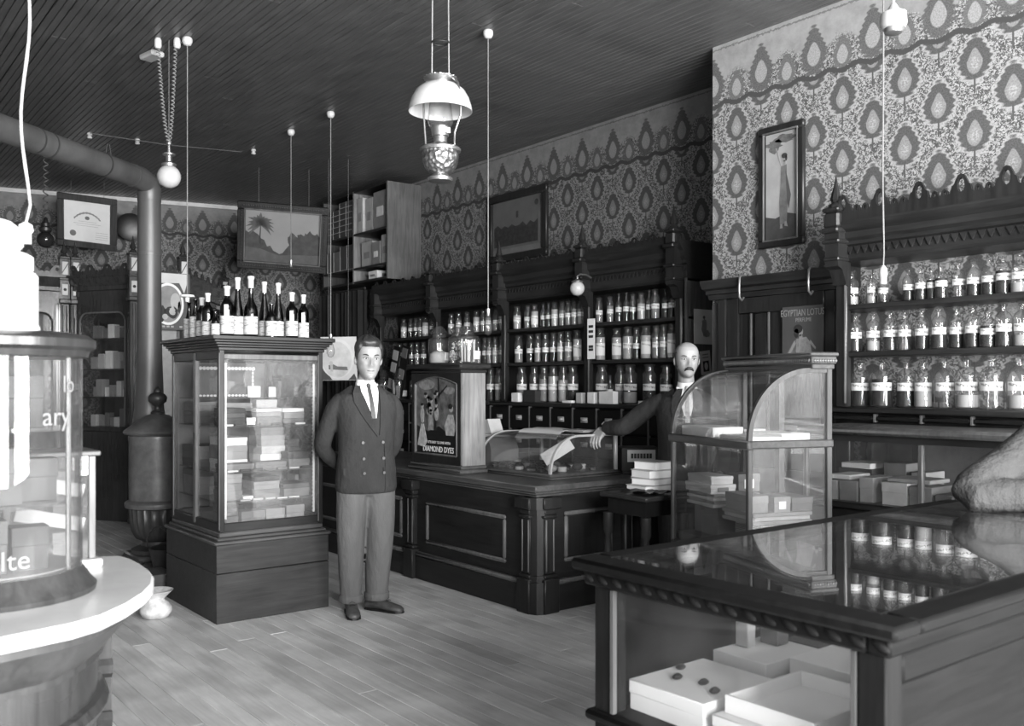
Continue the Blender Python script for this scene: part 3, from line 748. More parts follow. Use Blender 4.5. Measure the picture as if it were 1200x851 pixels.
mb.box(-0.02, W, -0.02, 0.03, 0.93, 0.968, bev=0.006).box(-0.02, 0.03, 0.03, L + 0.02, 0.93, 0.968, bev=0.006).box(0.03, W, L - 0.03, L + 0.02, 0.93, 0.968, bev=0.006)
mb.build('top_frame', W_SHOW, t)
bx('top_glass', M_GLASST, t, 0.03, W - 0.03, 0.03, L - 0.03, 0.992, 1.0)
mb = MB()
for k in range(17):
    mb.ball((-0.019, 0.0 + 0.80 * k / 16, 0.952), 0.019, 8, (0.42, 1.15, 0.45), Euler((0.5, 0, 0)).to_matrix())
mb.build('rope_moulding', W_SHOWZ, t)
# ================================================================ BOTTLES AND JARS
PROF = {
 'tincture': ([(0.86, 0), (0.97, 0.012), (1, 0.03), (1, 0.60), (0.95, 0.66), (0.78, 0.72), (0.50, 0.765), (0.34, 0.79), (0.31, 0.88), (0.44, 0.89), (0.44, 0.91), (0.20, 0.912)],
              [(0.18, 0.90), (0.20, 0.93), (0.30, 0.945), (0.62, 0.955), (0.66, 0.975), (0.55, 0.992), (0.2, 1.0)]),
 'lolly':    ([(0.86, 0), (0.97, 0.012), (1, 0.03), (1, 0.56), (0.94, 0.62), (0.72, 0.68), (0.42, 0.715), (0.28, 0.74), (0.26, 0.83), (0.40, 0.84), (0.40, 0.86), (0.18, 0.862)],
              [(0.16, 0.85), (0.16, 0.90), (0.22, 0.92), (0.42, 0.945), (0.42, 0.97), (0.28, 0.992), (0.1, 1.0)]),
 'salt':     ([(0.88, 0), (0.98, 0.01), (1, 0.03), (1, 0.70), (0.96, 0.75), (0.80, 0.79), (0.66, 0.81), (0.64, 0.875), (0.78, 0.885), (0.78, 0.905), (0.5, 0.907)],
              [(0.55, 0.895), (0.55, 0.93), (0.80, 0.94), (0.84, 0.955), (0.80, 0.975), (0.45, 1.0), (0.2, 1.0)]),
}
def bottle_meshes(kind):
    body, stop = PROF[kind]
    R = {}
    R['body'] = {k: MB().lathe(body, 18).mesh('body', m, 50) for k, m in (('clear', M_BOT), ('amber', M_BOTD))}
    R['stopper'] = MB().lathe(stop, 12).mesh('stopper', M_BOT, 50)
    zt = 0.60 if kind != 'salt' else 0.70
    def fill(f, m):
        z = 0.03 + (zt - 0.03) * f
        return MB().lathe([(0.84, 0.02), (0.93, 0.035), (0.93, z - 0.01), (0.90, z), (0.1, z + 0.004)], 16).mesh('contents', m, 50)
    R['contents'] = [fill(0.95, M_LIQD), fill(0.55, M_LIQD), fill(1.0, M_LIQL), fill(0.6, M_LIQM), fill(0.85, M_LIQL), fill(0.4, M_LIQL), fill(0.9, M_LIQM)]
    def lab(z0, z1):
        a0, a1 = radians(-58), radians(58)
        ring = lambda r: [(r * cos(a0 + (a1 - a0) * k / 8), r * sin(a0 + (a1 - a0) * k / 8)) for k in range(9)]
        return MB().prism(ring(1.035) + ring(1.012)[::-1], 'xy', z0, z1).mesh('label', M_PAPLAB, 40)
    R['label'] = [lab(0.34, 0.50), lab(0.30, 0.50), lab(0.15, 0.52)]
    return R
m, tt, b_ = raw('written_label'); M_PAPLAB = m            # a pale label with a line of script
ss = tt.new('ShaderNodeSeparateXYZ'); tt.put(ss.inputs[0], tt.obj())
nn = tt.noise(tt.mapping(tt.obj(), (1, 1, 3)), 9.0, 2.0)
ln = tt.math('ABSOLUTE', tt.math('SUBTRACT', tt.math('ADD', ss.outputs[2], tt.math('MULTIPLY', ss.outputs[1], 0.03)), 0.43))
ink = tt.math('MULTIPLY', tt.math('LESS_THAN', ln, 0.022), tt.math('GREATER_THAN', nn, 0.50))
tt.put(b_.inputs['Base Color'], tt.mix(ink, 0.56, 0.10)); b_.inputs['Roughness'].default_value = 0.8
BM = {k: bottle_meshes(k) for k in PROF}
CONT_NAME = ['dark-filled', 'half dark', 'white-filled', 'grey-filled', 'pale-filled', 'low-filled', 'grey powder']
def bottle(kind, loc, r, h, label, face, cont=None, amber=False, lab=0, group=None, cat='bottle'):
    t = thing({'tincture': 'stoppered_bottle', 'lolly': 'stoppered_bottle', 'salt': 'specimen_jar'}[kind] if cat == 'bottle' else 'stock_jar', label, cat, loc, face, group)
    t.scale = (r, r, h)
    R = BM[kind]
    place('body', R['body']['amber' if amber else 'clear'], t)
    place('stopper', R['stopper'], t)
    if cont is not None: place('contents', R['contents'][cont], t)
    if lab is not None: place('label', R['label'][lab], t)
    return t
rb = random.Random(11)
def bottle_row(pxs, X, z, kind, hs, rs, where, start, group, conts, skip=(), lab=0, jitter=0.0):
    n = len(pxs)
    for i, px in enumerate(pxs):
        p = P(px, 452, X=X)
        c = conts[i % len(conts)]; kd = kind[i % len(kind)] if isinstance(kind, (list, tuple)) else kind
        h = hs[i % len(hs)]; r = rs[i % len(rs)]
        am = (c == 'A')
        cname = 'amber' if am else ('empty clear' if c is None else CONT_NAME[c])
        noun = 'wide-mouthed jar' if kd == 'salt' else ('lollipop-stoppered bottle' if kd == 'lolly' else 'stoppered bottle')
        face = atan2(-p.y, -p.x) + rb.uniform(-0.1, 0.12)
        bottle(kd, (X + rb.uniform(-0.012, 0.012), p.y, z), r, h, '%s %s, %s from %s, %s' % (cname, noun, ORD[i], start, where), face, None if am else c, am, lab if c != 2 else 2 if rb.random() < 0.5 else lab, group)
XB = XF - 0.185
# bay beside the bald man
bottle_row([702, 715, 725, 734, 741, 752, 760, 769, 778.5, 787, 796], XB, 1.981, ['salt', 'salt', 'lolly', 'lolly', 'salt', 'salt', 'lolly', 'salt', 'lolly', 'lolly', 'lolly'], [0.225, 0.225, 0.245, 0.245, 0.225, 0.225, 0.245, 0.245, 0.24, 0.24, 0.245], [0.033, 0.031, 0.030, 0.03, 0.029, 0.034, 0.028, 0.036, 0.03, 0.03, 0.03],
           'top shelf by the end panel', 'the hanging sign', 'bottles on the shelf bays', [3, 6, 1, 0, 1, 4, 0, 3, 0, 1, 0])
bottle_row([704.5, 724, 735, 746, 757, 768, 777.5, 788, 799], XB, 1.658, 'salt', [0.285, 0.27, 0.28, 0.265, 0.275, 0.27, 0.275, 0.28, 0.27], [0.044, 0.044, 0.046, 0.033, 0.045, 0.038, 0.039, 0.04, 0.035],
           'middle shelf behind bald head', 'the hanging sign', 'bottles on the shelf bays', [2, 2, 2, 1, 2, 6, 6, 2, 0])
bottle_row([704.5, 726, 739.5, 760, 780], XB - 0.02, 1.288, 'salt', [0.335, 0.33, 0.332, 0.332, 0.32], [0.058, 0.048, 0.060, 0.056, 0.055],
           'counter level behind bald man', 'the hanging sign', 'bottles on the shelf bays', [5, 3, 5, 1, 0], lab=0)
bottle('lolly', (XB - 0.09, P(715, 452, X=XB - 0.09).y, 1.288), 0.034, 0.24, 'small narrow-necked bottle behind the white cards at counter level', 3.6, 3, False, 0, 'bottles on the shelf bays')
# second bay
bottle_row([607, 618, 627.5, 636, 643.5, 651, 659, 667, 674, 681], XB, 1.981, ['salt', 'salt', 'salt', 'tincture', 'tincture', 'salt', 'salt', 'salt', 'salt', 'salt'], [0.225], [0.039, 0.037, 0.036, 0.028, 0.028, 0.034, 0.033, 0.034, 0.031, 0.03],
           'top shelf left of hanging sign', 'the second post', 'bottles on the shelf bays', [4, 3, 2, 0, 0, 2, 6, 3, 6, 6])
bottle_row([608.5, 620.5, 631, 640, 648, 658, 666.5, 676], XB, 1.658, ['salt', 'salt', 'salt', 'salt', 'salt', 'salt', 'salt', 'salt'], [0.265, 0.268, 0.27, 0.27, 0.27, 0.27, 0.272, 0.28], [0.042, 0.038, 0.036, 0.036, 0.036, 0.036, 0.037, 0.041],
           'middle shelf left of hanging sign', 'the second post', 'bottles on the shelf bays', [3, 0, 3, 1, 1, 6, 6, 2])
bottle_row([612.5, 626, 637.5, 648.5, 660, 672], XB - 0.02, 1.288, 'salt', [0.335], [0.052, 0.046, 0.050, 0.050, 0.048, 0.052],
           'counter level left of hanging sign', 'the second post', 'bottles on the shelf bays', [3, 3, 6, 2, 4, 1])
# third bay (partly behind the picture cabinet's jars)
bottle_row([528, 538, 547, 559, 566, 573, 580, 587], XB, 1.981, ['salt'], [0.225], [0.036, 0.033, 0.033, 0.036, 0.031, 0.03, 0.03, 0.03],
           'top shelf above the picture cabinet', 'its far post', 'bottles on the shelf bays', [3, 6, 1, 2, 3, 6, 3, 6])
bottle_row([530, 541, 552, 561, 567.5, 574, 581, 588], XB, 1.658, 'salt', [0.265], [0.036, 0.036, 0.034, 0.033, 0.031, 0.031, 0.032, 0.03],
           'middle shelf behind the picture cabinet', 'its far post', 'bottles on the shelf bays', [3, 1, 0, 3, 1, 6, 4, 6])
bottle_row([576, 585.5], XB - 0.02, 1.288, 'salt', [0.335], [0.044, 0.046], 'counter level beside the picture cabinet', 'its edge', 'bottles on the shelf bays', [1, 3])
# far bay by the curtain
bottle_row([474, 480.5, 487, 492.5, 499.5, 506, 512], XB, 1.981, ['salt'], [0.22], [0.036, 0.03, 0.03, 0.032, 0.037, 0.032, 0.03],
           'top shelf beside the curtain', 'the curtain', 'bottles on the shelf bays', [4, 1, 1, 3, 2, 1, 3])
bottle_row([463, 469, 475.5, 482, 488.5, 495.5], XB, 1.658, ['salt'], [0.265], [0.036, 0.032, 0.033, 0.032, 0.036, 0.034],
           'middle shelf beside the curtain', 'the curtain', 'bottles on the shelf bays', [3, 4, 1, 0, 3, 0])
# open-backed shelving by the door
XR = XN - 0.17
def near_row(pxs, z, kinds, hs, rs, where, conts):
    bottle_row(pxs, XR, z, kinds, hs, rs, where, 'the door', 'bottles on the open-backed shelving', conts)
near_row([999, 1021, 1035, 1063.5, 1079, 1091.5, 1104, 1122, 1140, 1158, 1176, 1195, 1214], 1.907, ['tincture'], [0.205, 0.195, 0.175, 0.19, 0.195, 0.19, 0.195, 0.20, 0.20, 0.205, 0.215, 0.21], [0.036, 0.033, 0.031, 0.031, 0.033, 0.026, 0.034, 0.035, 0.037, 0.037, 0.038, 0.038],
         'top open-backed shelf', [5, 5, 0, 1, 1, 0, 0, None, 1, 1, 0, 5])
near_row([1002, 1023, 1043, 1060.5, 1081, 1101, 1120, 1140, 1158.5, 1177, 1197, 1217], 1.636, ['tincture'], [0.230, 0.234, 0.234, 0.228, 0.231, 0.236, 0.231, 0.236, 0.20, 0.237, 0.237], [0.042, 0.041, 0.040, 0.038, 0.039, 0.041, 0.038, 0.041, 0.044, 0.042, 0.042],
         'middle open-backed shelf', [1, 5, 1, None, 1, 1, 1, 1, 0, 1, 5])
near_row([1008, 1034.5, 1061, 1081, 1107, 1133, 1163, 1194], 1.318, ['tincture'], [0.275, 0.278, 0.274, 0.272, 0.276, 0.282, 0.282, 0.284], [0.056, 0.060, 0.052, 0.048, 0.050, 0.060, 0.060, 0.058],
         'lowest open-backed shelf', [1, 0, 1, 4, None, 5, None, 5])

# ---- jars on the picture cabinet and on the wall counter by the young man
def jar(loc, r, h, label, pile, group, tone):
    t = thing('glass_jar', label, 'jar', loc, 0.4, group)
    MB().lathe([(r * 0.93, 0), (r, 0.01), (r, h * 0.62), (r * 0.97, h * 0.66), (r * 0.62, h * 0.70), (r * 0.60, h * 0.77), (r * 0.76, h * 0.785), (r * 0.76, h * 0.80), (r * 0.6, h * 0.805)], 24).build('body', M_BOT, t, 50)
    MB().lathe([(r * 0.55, h * 0.80), (r * 0.78, h * 0.81), (r * 0.82, h * 0.84), (r * 0.5, h * 0.93), (r * 0.3, h * 1.0), (r * 0.1, h * 1.0)], 20).build('stopper', M_BOT, t, 50)
    mb = MB(); q = random.Random(label)
    if pile == 'sticks':
        for k in range(14):
            a, rr = q.uniform(0, 6.28), r * 0.72 * sqrt(q.random())
            mb.cyl((rr * cos(a), rr * sin(a), 0.012), (rr * cos(a) * 1.08, rr * sin(a) * 1.08, h * q.uniform(0.40, 0.6)), r * 0.10, n=6)
    elif pile == 'powder':
        mb.lathe([(r * 0.85, 0.01), (r * 0.92, 0.02), (r * 0.92, h * 0.26), (r * 0.6, h * 0.33), (r * 0.1, h * 0.36)], 16)
    else:
        for k in range(60):
            a, rr = q.uniform(0, 6.28), r * 0.80 * sqrt(q.random())
            mb.ball((rr * cos(a), rr * sin(a), 0.015 + q.random() * h * 0.48), r * 0.13, 6, (1, 1, 0.8))
    o = mb.build('contents', tone, t, 60)
    if pile == 'drops': o['kind'] = 'stuff'
    bx('paper_label', M_PAPLAB if False else M_LABEL, t, -r * 0.45 - 0.0, r * 0.45, -r - 0.0025, -r * 0.90, h * 0.10, h * 0.30)
    return t
jar((3.865, 5.80, ZC + 0.786), 0.082, 0.285, 'glass jar part filled with grey powder, first on the picture cabinet', 'powder', 'jars on the picture cabinet', M_CARD[1])
jar((3.900, 5.60, ZC + 0.786), 0.074, 0.290, 'glass jar of speckled sweets between two others on the picture cabinet', 'drops', 'jars on the picture cabinet', M_CARD[0])
jar((3.865, 5.43, ZC + 0.786), 0.078, 0.295, 'glass jar of pale sticks on the picture cabinet, beside the oak side', 'sticks', 'jars on the picture cabinet', M_CARD[1])
XJ = XF - 0.34
for px, r, h, pl_, lb in ((450, 0.075, 0.33, 'drops', 'squat glass jar half hidden behind the young man'), (467, 0.085, 0.33, 'sticks', 'glass jar of tumbled pale sticks just beside the young man'), (488, 0.075, 0.31, 'drops', 'glass jar of sweets between the young man and the picture cabinet')):
    p = P(px, 452, X=XJ); jar((XJ, p.y, 1.288), r, h, lb, pl_, 'jars on the wall counter', M_CARD[1])

# ---- wine and tonic bottles on the tall case
def wine(loc, r, h, kind, label, cap=True, lab=(0.05, 0.33), neck=False, clear=False):
    t = thing('wine_bottle', label, 'bottle', loc, radians(-118), 'bottles on the tall case')
    if kind == 'hock': pr = [(0.9, 0), (1, 0.012), (1, 0.30), (0.86, 0.46), (0.55, 0.62), (0.38, 0.74), (0.33, 0.95), (0.40, 0.96), (0.40, 0.985), (0.2, 0.99)]
    elif kind == 'claret': pr = [(0.9, 0), (1, 0.012), (1, 0.58), (0.9, 0.65), (0.55, 0.71), (0.37, 0.76), (0.34, 0.95), (0.42, 0.96), (0.42, 0.985), (0.2, 0.99)]
    else: pr = [(0.9, 0), (1, 0.012), (1, 0.42), (0.86, 0.50), (0.50, 0.58), (0.35, 0.66), (0.33, 0.94), (0.42, 0.95), (0.42, 0.985), (0.2, 0.99)]
    MB().lathe([(a * r, b * h) for a, b in pr], 18).build('body', M_BOT if clear else M_BOTD, t, 50)
    if not clear: pass
    if cap:
        MB().lathe([(r * 0.40, h * 0.80), (r * 0.42, h * 0.94), (r * 0.50, h * 0.95), (r * 0.52, h * 0.99), (r * 0.36, h * 1.0), (r * 0.1, h * 1.0)], 12).build('foil_cap', M_FOIL, t, 50)
    a0 = radians(75)
    ring = lambda q: [(q * r * cos(-a0 + 2 * a0 * k / 10), q * r * sin(-a0 + 2 * a0 * k / 10)) for k in range(11)]
    MB().prism(ring(1.03) + ring(1.01)[::-1], 'xy', h * lab[0], h * lab[1]).build('paper_label', M_WLAB, t, 40)
    if neck:
        ring2 = lambda q: [(q * r * cos(radians(-16) + radians(32) * k / 4), q * r * sin(radians(-16) + radians(32) * k / 4)) for k in range(5)]
        MB().prism(ring2(1.03) + ring2(1.01)[::-1], 'xy', h * lab[1], h * (lab[1] + 0.22)).build('paper_strip', M_FOIL, t, 40)
    return t
m, tt, b_ = raw('wine_label'); M_WLAB = m
nn = tt.noise(tt.mapping(tt.obj(), (22, 22, 240)), 1.0, 2.0)
tt.put(b_.inputs['Base Color'], tt.mix(tt.math('GREATER_THAN', nn, 0.56), 0.50, 0.17)); b_.inputs['Roughness'].default_value = 0.8
ZT = 1.746
for px, Y, r, h, kind, cap, lab, neck, lb in (
    (266, 5.60, 0.042, 0.315, 'claret', True, (0.05, 0.40), True, 'squat dark bottle with long white strip, on tall case front edge'),
    (278.5, 5.62, 0.037, 0.375, 'hock', True, (0.04, 0.34), False, 'tall slender white-capped bottle, second along the tall case front'),
    (294, 5.58, 0.043, 0.385, 'champagne', True, (0.04, 0.33), False, 'tallest bottle with big white label, middle of the tall case front'),
    (309.7, 5.66, 0.035, 0.365, 'hock', True, (0.04, 0.30), False, 'tall white-capped bottle behind the short flask on tall case'),
    (318, 5.55, 0.036, 0.215, 'claret', False, (0.04, 0.48), False, 'short dark flask with white label, among tall bottles on case'),
    (326, 5.63, 0.036, 0.360, 'hock', True, (0.04, 0.30), False, 'tall slim white-capped bottle just past the short flask'),
    (342, 5.58, 0.039, 0.300, 'claret', True, (0.05, 0.37), True, 'dark bottle with paper strip, second from the case end by the man'),
    (355.5, 5.60, 0.036, 0.292, 'claret', True, (0.03, 0.36), True, 'dark bottle at the case end closest to the young man'),
    (243.5, 5.72, 0.036, 0.275, 'claret', True, (0.03, 0.34), False, 'bottle with white capsule and dark label blot, near case corner'),
    (252.5, 5.60, 0.026, 0.150, 'claret', False, (0.03, 0.50), False, 'smallest bottle at the corner of the tall case top'),
    (236.5, 5.90, 0.036, 0.262, 'claret', True, (0.05, 0.42), False, 'dark bottle standing behind the corner bottle on the tall case'),
    (229, 6.02, 0.036, 0.262, 'hock', False, (0.04, 0.55), False, 'long pale-labelled bottle toward the rear of the case top'),
    (221.5, 6.20, 0.034, 0.255, 'hock', False, (0.04, 0.55), False, 'rearmost pale-labelled bottle on the tall case, by the stove')):
    p = P(px, 400, Y=Y); wine((max(p.x, 2.05), Y, ZT), r, h, kind, lb, cap, lab, neck)

# ================================================================ CARTONS
TONE = {0: 'white', 1: 'pale grey', 2: 'mid grey', 3: 'drab', 4: 'dark', 5: 'black'}
def carton(x0, x1, y0, y1, z0, h, tone, label, group=None, rz=0.0, lid=True, slip=False, name='carton', cat='box', parent_frame=None, open_top=False):
    cx, cy = (x0 + x1) / 2, (y0 + y1) / 2; dx, dy = (x1 - x0) / 2, (y1 - y0) / 2
    loc = Vector((cx, cy, z0)); 
    if parent_frame is not None:
        f, fr = parent_frame; loc = Matrix.Translation(f) @ Matrix.Rotation(fr, 4, 'Z') @ loc; rz = rz + fr
    t = thing(name, label, cat, loc, rz, group)
    m = M_CARD[tone]
    if tone == 0 and group == 'boxes in the front showcase': m = M_BOXW
    if open_top:
        mb = MB(); th = 0.006
        mb.box(-dx, dx, -dy, dy, 0, 0.006); mb.box(-dx, dx, -dy, -dy + th, 0.006, h).box(-dx, dx, dy - th, dy, 0.006, h).box(-dx, -dx + th, -dy + th, dy - th, 0.006, h).box(dx - th, dx, -dy + th, dy - th, 0.006, h)
        mb.build('tray', m, t, 0)
        return t
    if lid and h > 0.03:
        k = h * 0.55
        bx('body', m, t, -dx + 0.003, dx - 0.003, -dy + 0.003, dy - 0.003, 0, k + 0.002)
        bx('lid', m, t, -dx, dx, -dy, dy, k, h, bev=0.002)
    else:
        bx('body', m, t, -dx, dx, -dy, dy, 0, h, bev=min(0.003, h / 5))
    if slip and h > 0.025:
        bx('paper_slip', M_WHITE if tone > 1 else M_CARD[3], t, -dx * 0.45, dx * 0.4, -dy - 0.0015, -dy + 0.001, h * 0.2, h * 0.7)
    return t
LEV = ['bottom', 'second up', 'third up', 'fourth up', 'fifth up']
def pile(px0, px1, Y, depth, z, items, place_words, idx, group, frame=None):
    lim = {0.552: 0.158, 0.72: 0.174, 0.905: 0.268, 1.185: 0.165}.get(round(z, 3), 9)
    tot = sum(i[0] + .001 for i in items)
    if tot > lim: items = [(i[0] * lim / tot - .001,) + tuple(i[1:]) for i in items]
    """a stack of cartons: items = [(height, tone, shrink, slip)]"""
    xa, xb = (P(px0, 452, Y=Y).x, P(px1, 452, Y=Y).x) if frame is None else (px0, px1)
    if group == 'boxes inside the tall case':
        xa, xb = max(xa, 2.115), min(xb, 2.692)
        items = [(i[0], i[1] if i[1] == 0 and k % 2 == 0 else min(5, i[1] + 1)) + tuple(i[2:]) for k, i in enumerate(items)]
    zz = z + 0.0008; q = random.Random(idx * 31 + int(z * 1000))
    for k, it in enumerate(items):
        h, tone = it[0], it[1]; sh = it[2] if len(it) > 2 else 0.0
        w = (xb - xa) * sh / 2
        lev = LEV[k] if len(items) > 1 else 'single'
        carton(xa + w, xb - w, Y + w * 0.3, Y + depth - w * 0.3, zz, h, tone, '%s box, %s, %s stack %s' % (TONE[tone], lev, ORD[idx], place_words), group, q.uniform(-0.03, 0.03), True, (len(it) > 3 and it[3]), parent_frame=frame)
        zz += h + 0.0006
YC = 5.455
g = 'boxes inside the tall case'
lab = 'along bottom of tall case'
z = CSH[0]
for i, (a, b_, Y, dp, it) in enumerate([(266, 280, YC + .12, .25, [(.075, 2), (.05, 3), (.03, 4)]), (283, 311, YC + .10, .13, [(.10, 2)]), (312, 334, YC + .10, .13, [(.105, 1)]), (336, 357, YC + .11, .13, [(.115, 1)]), (300, 352, YC + .30, .2, [(.09, 3), (.05, 4), (.04, 3)])]):
    pile(a, b_, Y, dp, z, it, lab, i, g)
lab = 'on lowest glass shelf'
z = CSH[1]
for i, (a, b_, Y, dp, it) in enumerate([(264, 284, YC + .11, .2, [(.07, 2), (.05, 2), (.06, 1)]), (285, 297, YC + .10, .08, [(.028, 0)]), (298, 328, YC + .12, .2, [(.06, 2), (.05, 1), (.03, 4)]), (332, 364, YC + .11, .2, [(.055, 2), (.03, 3)]), (350, 364, YC + .33, .12, [(.12, 1)]), (300, 330, YC + .42, .25, [(.07, 3), (.07, 2)])]):
    pile(a, b_, Y, dp, z, it, lab, i, g)
lab = 'on middle glass shelf'
z = CSH[2]
for i, (a, b_, Y, dp, it) in enumerate([(261, 298, YC + .11, .14, [(.045, 2)]), (300, 336, YC + .10, .12, [(.05, 2)]), (338, 363, YC + .10, .12, [(.06, 2), (.045, 4)]), (306, 334, YC + .24, .2, [(.10, 0), (.06, 0), (.08, 1), (.06, 2)]), (262, 290, YC + .27, .25, [(.06, 0), (.09, 1), (.05, 0)]), (338, 364, YC + .26, .2, [(.13, 4), (.05, 3)])]):
    pile(a, b_, Y, dp, z, it, lab, i, g)
lab = 'on upper glass shelf'
z = CSH[3]
for i, (a, b_, Y, dp, it) in enumerate([(264, 288, YC + .19, .2, [(.05, 4), (.03, 3), (.03, 5)]), (289, 300, YC + .172, .01, [(.05, 0)]), (301, 330, YC + .19, .2, [(.055, 2), (.03, 1), (.02, 0)]), (332, 363, YC + .19, .2, [(.04, 2), (.04, 1), (.025, 0)]), (300, 325, YC + .42, .1, [(.09, 2), (.07, 0)]), (265, 296, YC + .42, .2, [(.08, 1), (.03, 0), (.03, 1)])]):
    pile(a, b_, Y, dp, z, it, lab, i, g)
lab = 'on top glass shelf'
z = CSH[4]
pile(326, 340, YC + .55, .1, z, [(.11, 2)], lab, 0, g); pile(345, 362, YC + .55, .15, z, [(.13, 4), (.02, 3)], lab, 1, g)
# goods seen through the side doors
for k, (y0, y1, z_, it) in enumerate([(.55, .83, CSH[1], [(.14, 2), (.05, 3)]), (.52, .85, CSH[2], [(.06, 4), (.10, 3)]), (.60, .82, CSH[3], [(.10, 3), (.07, 2)]), (.56, .84, CSH[0], [(.07, 4)])]):
    zz = z_ + 0.001; it = [(h * .86, tn) for h, tn in it]
    for j, (h, tn) in enumerate(it):
        carton(2.03 + PX0 + 0.035, 2.03 + PX0 + 0.035 + (0.10 if y0 < .5 else .18), YC + y0, YC + y1, zz, h, tn, '%s box, %s, %s stack seen through the side doors' % (TONE[tn], LEV[j], ORD[k]), g); zz += h + 0.0006
# loose dark and pale oddments lying in front on the shelves
q = random.Random(21)
for si, (z, wd) in enumerate(((CSH[1], 'lowest glass shelf'), (CSH[2], 'middle glass shelf'), (CSH[3], 'upper glass shelf'))):
    for k in range(7):
        x = 2.125 + .081 * k; y = YC + .068 + (.03 if si == 2 else 0) + (.10 if si == 2 else 0) - .02 * (si == 2)
        if si == 2: y = YC + .150
        tn = q.choice([5, 5, 4, 1, 0, 3]); h = q.uniform(.006, .016)
        carton(x + .003, x + .07, y, y + .018, z + .001, h, tn, '%s thin packet, %s from the corner, front of %s' % (TONE[tn], ORD[k], wd), 'oddments at the shelf fronts', 0, False)
# show card with deckled pale border, two small cards
t = thing('show_card', 'show card with a deckled white border, upright in the tall case', 'sign', (2.30, YC + .62, CSH[4] + .001))
mb = MB()
mb.box(-0.17, 0.22, 0, 0.008, 0.0, 0.20)
mb.build('board', M_CARD[3], t); mb = MB()
for k in range(17):
    mb.ball((-0.17 + 0.39 * k / 16, -0.001, 0.195), 0.014, 6, (1, .25, .9)); mb.ball((-0.17 + 0.39 * k / 16, -0.001, 0.012), 0.011, 6, (1, .25, .7))
for k in range(8): mb.ball((0.215, -0.001, 0.01 + 0.18 * k / 7), 0.010, 6, (.8, .25, 1.2))
mb.build('deckled_border', M_WHITE, t)
for x, zz, ww, hh_, lb in ((2.47, 1.44, .09, .075, 'white price card propped before the show card'), (2.62, 1.43, .07, .07, 'small white card beside the show card in the tall case')):
    tag(bx('price_card', M_WHITE, None, x, x + ww, YC + .595, YC + .600, CSH[4] + .001, CSH[4] + .001 + hh_), lb, 'card')

# ---- front showcase: white boxes and small packets
zS = 0.612
def fbox(x0, x1, y0, y1, z0, h, tone, lb, **k): return carton(1.63 + x0, 1.63 + x1, 0.93 + y0, 0.93 + y1, z0, h, tone, lb, 'boxes in the front showcase', **k)
fbox(0.07, 0.36, 0.50, 0.745, zS, 0.075, 0, 'long white box with dark thumb holes in the front showcase corner')
fbox(0.07, 0.34, 0.215, 0.475, zS, 0.06, 0, 'white box with open front slot in the front showcase')
fbox(0.10, 0.40, 0.22, 0.46, zS + 0.0615, 0.042, 0, 'shallow open white tray on top of the slotted box', open_top=True)
fbox(0.48, 0.80, 0.22, 0.55, zS, 0.10, 0, 'large white carton printed with pictures, in showcase middle')
fbox(0.42, 0.66, 0.58, 0.76, zS, 0.085, 0, 'flat white carton behind the thumb-holed box')
fbox(0.10, 0.36, 0.07, 0.19, zS, 0.05, 1, 'pale narrow box against the showcase end panel')
fbox(0.50, 0.535, 0.70, 0.745, zS + 0.0862, 0.07, 1, 'small upright packet standing on the flat white carton', lid=False)
fbox(0.58, 0.635, 0.66, 0.72, zS + 0.0862, 0.075, 3, 'second upright packet with dark window on the flat white carton', lid=False)
fbox(0.9, 1.3, 0.2, 0.6, zS, 0.12, 2, 'grey carton deep inside the front showcase')
fbox(0.75, 1.2, 0.62, 0.76, zS, 0.06, 4, 'dark flat box along the far side of the showcase')
for k, (x, y) in enumerate([(.16, .54), (.19, .60), (.17, .67), (.24, .72)]):
    o = MB().lathe([(0.016, 0), (0.022, 0.004), (0.012, 0.010)], 12, sx=1.0, sy=0.6).build('trinket', M_IRONB, None, 50, (1.63 + x, 0.93 + y, zS + 0.0755), (0, 0, 0.4)); tag(o, '%s dark oval trinket on the long white box, counting from the end panel' % ORD[k], 'trinket')

m, tt, b_ = raw('woven_cane'); M_WEAVE = m
br = tt.new('ShaderNodeTexBrick'); br.inputs['Scale'].default_value = 1.0; br.inputs['Brick Width'].default_value = .018; br.inputs['Row Height'].default_value = .009; br.inputs['Mortar Size'].default_value = .002
for i_, v_ in (('Color1', .42), ('Color2', .36), ('Mortar', .03)): br.inputs[i_].default_value = (v_, v_, v_, 1)
sp = tt.new('ShaderNodeSeparateXYZ'); tt.put(sp.inputs[0], tt.obj()); cb = tt.new('ShaderNodeCombineXYZ'); tt.put(cb.inputs[0], tt.math('ADD', sp.outputs[0], sp.outputs[1])); tt.put(cb.inputs[1], sp.outputs[2]); tt.put(br.inputs['Vector'], cb.outputs[0]); tt.put(b_.inputs['Base Color'], br.outputs['Color'])
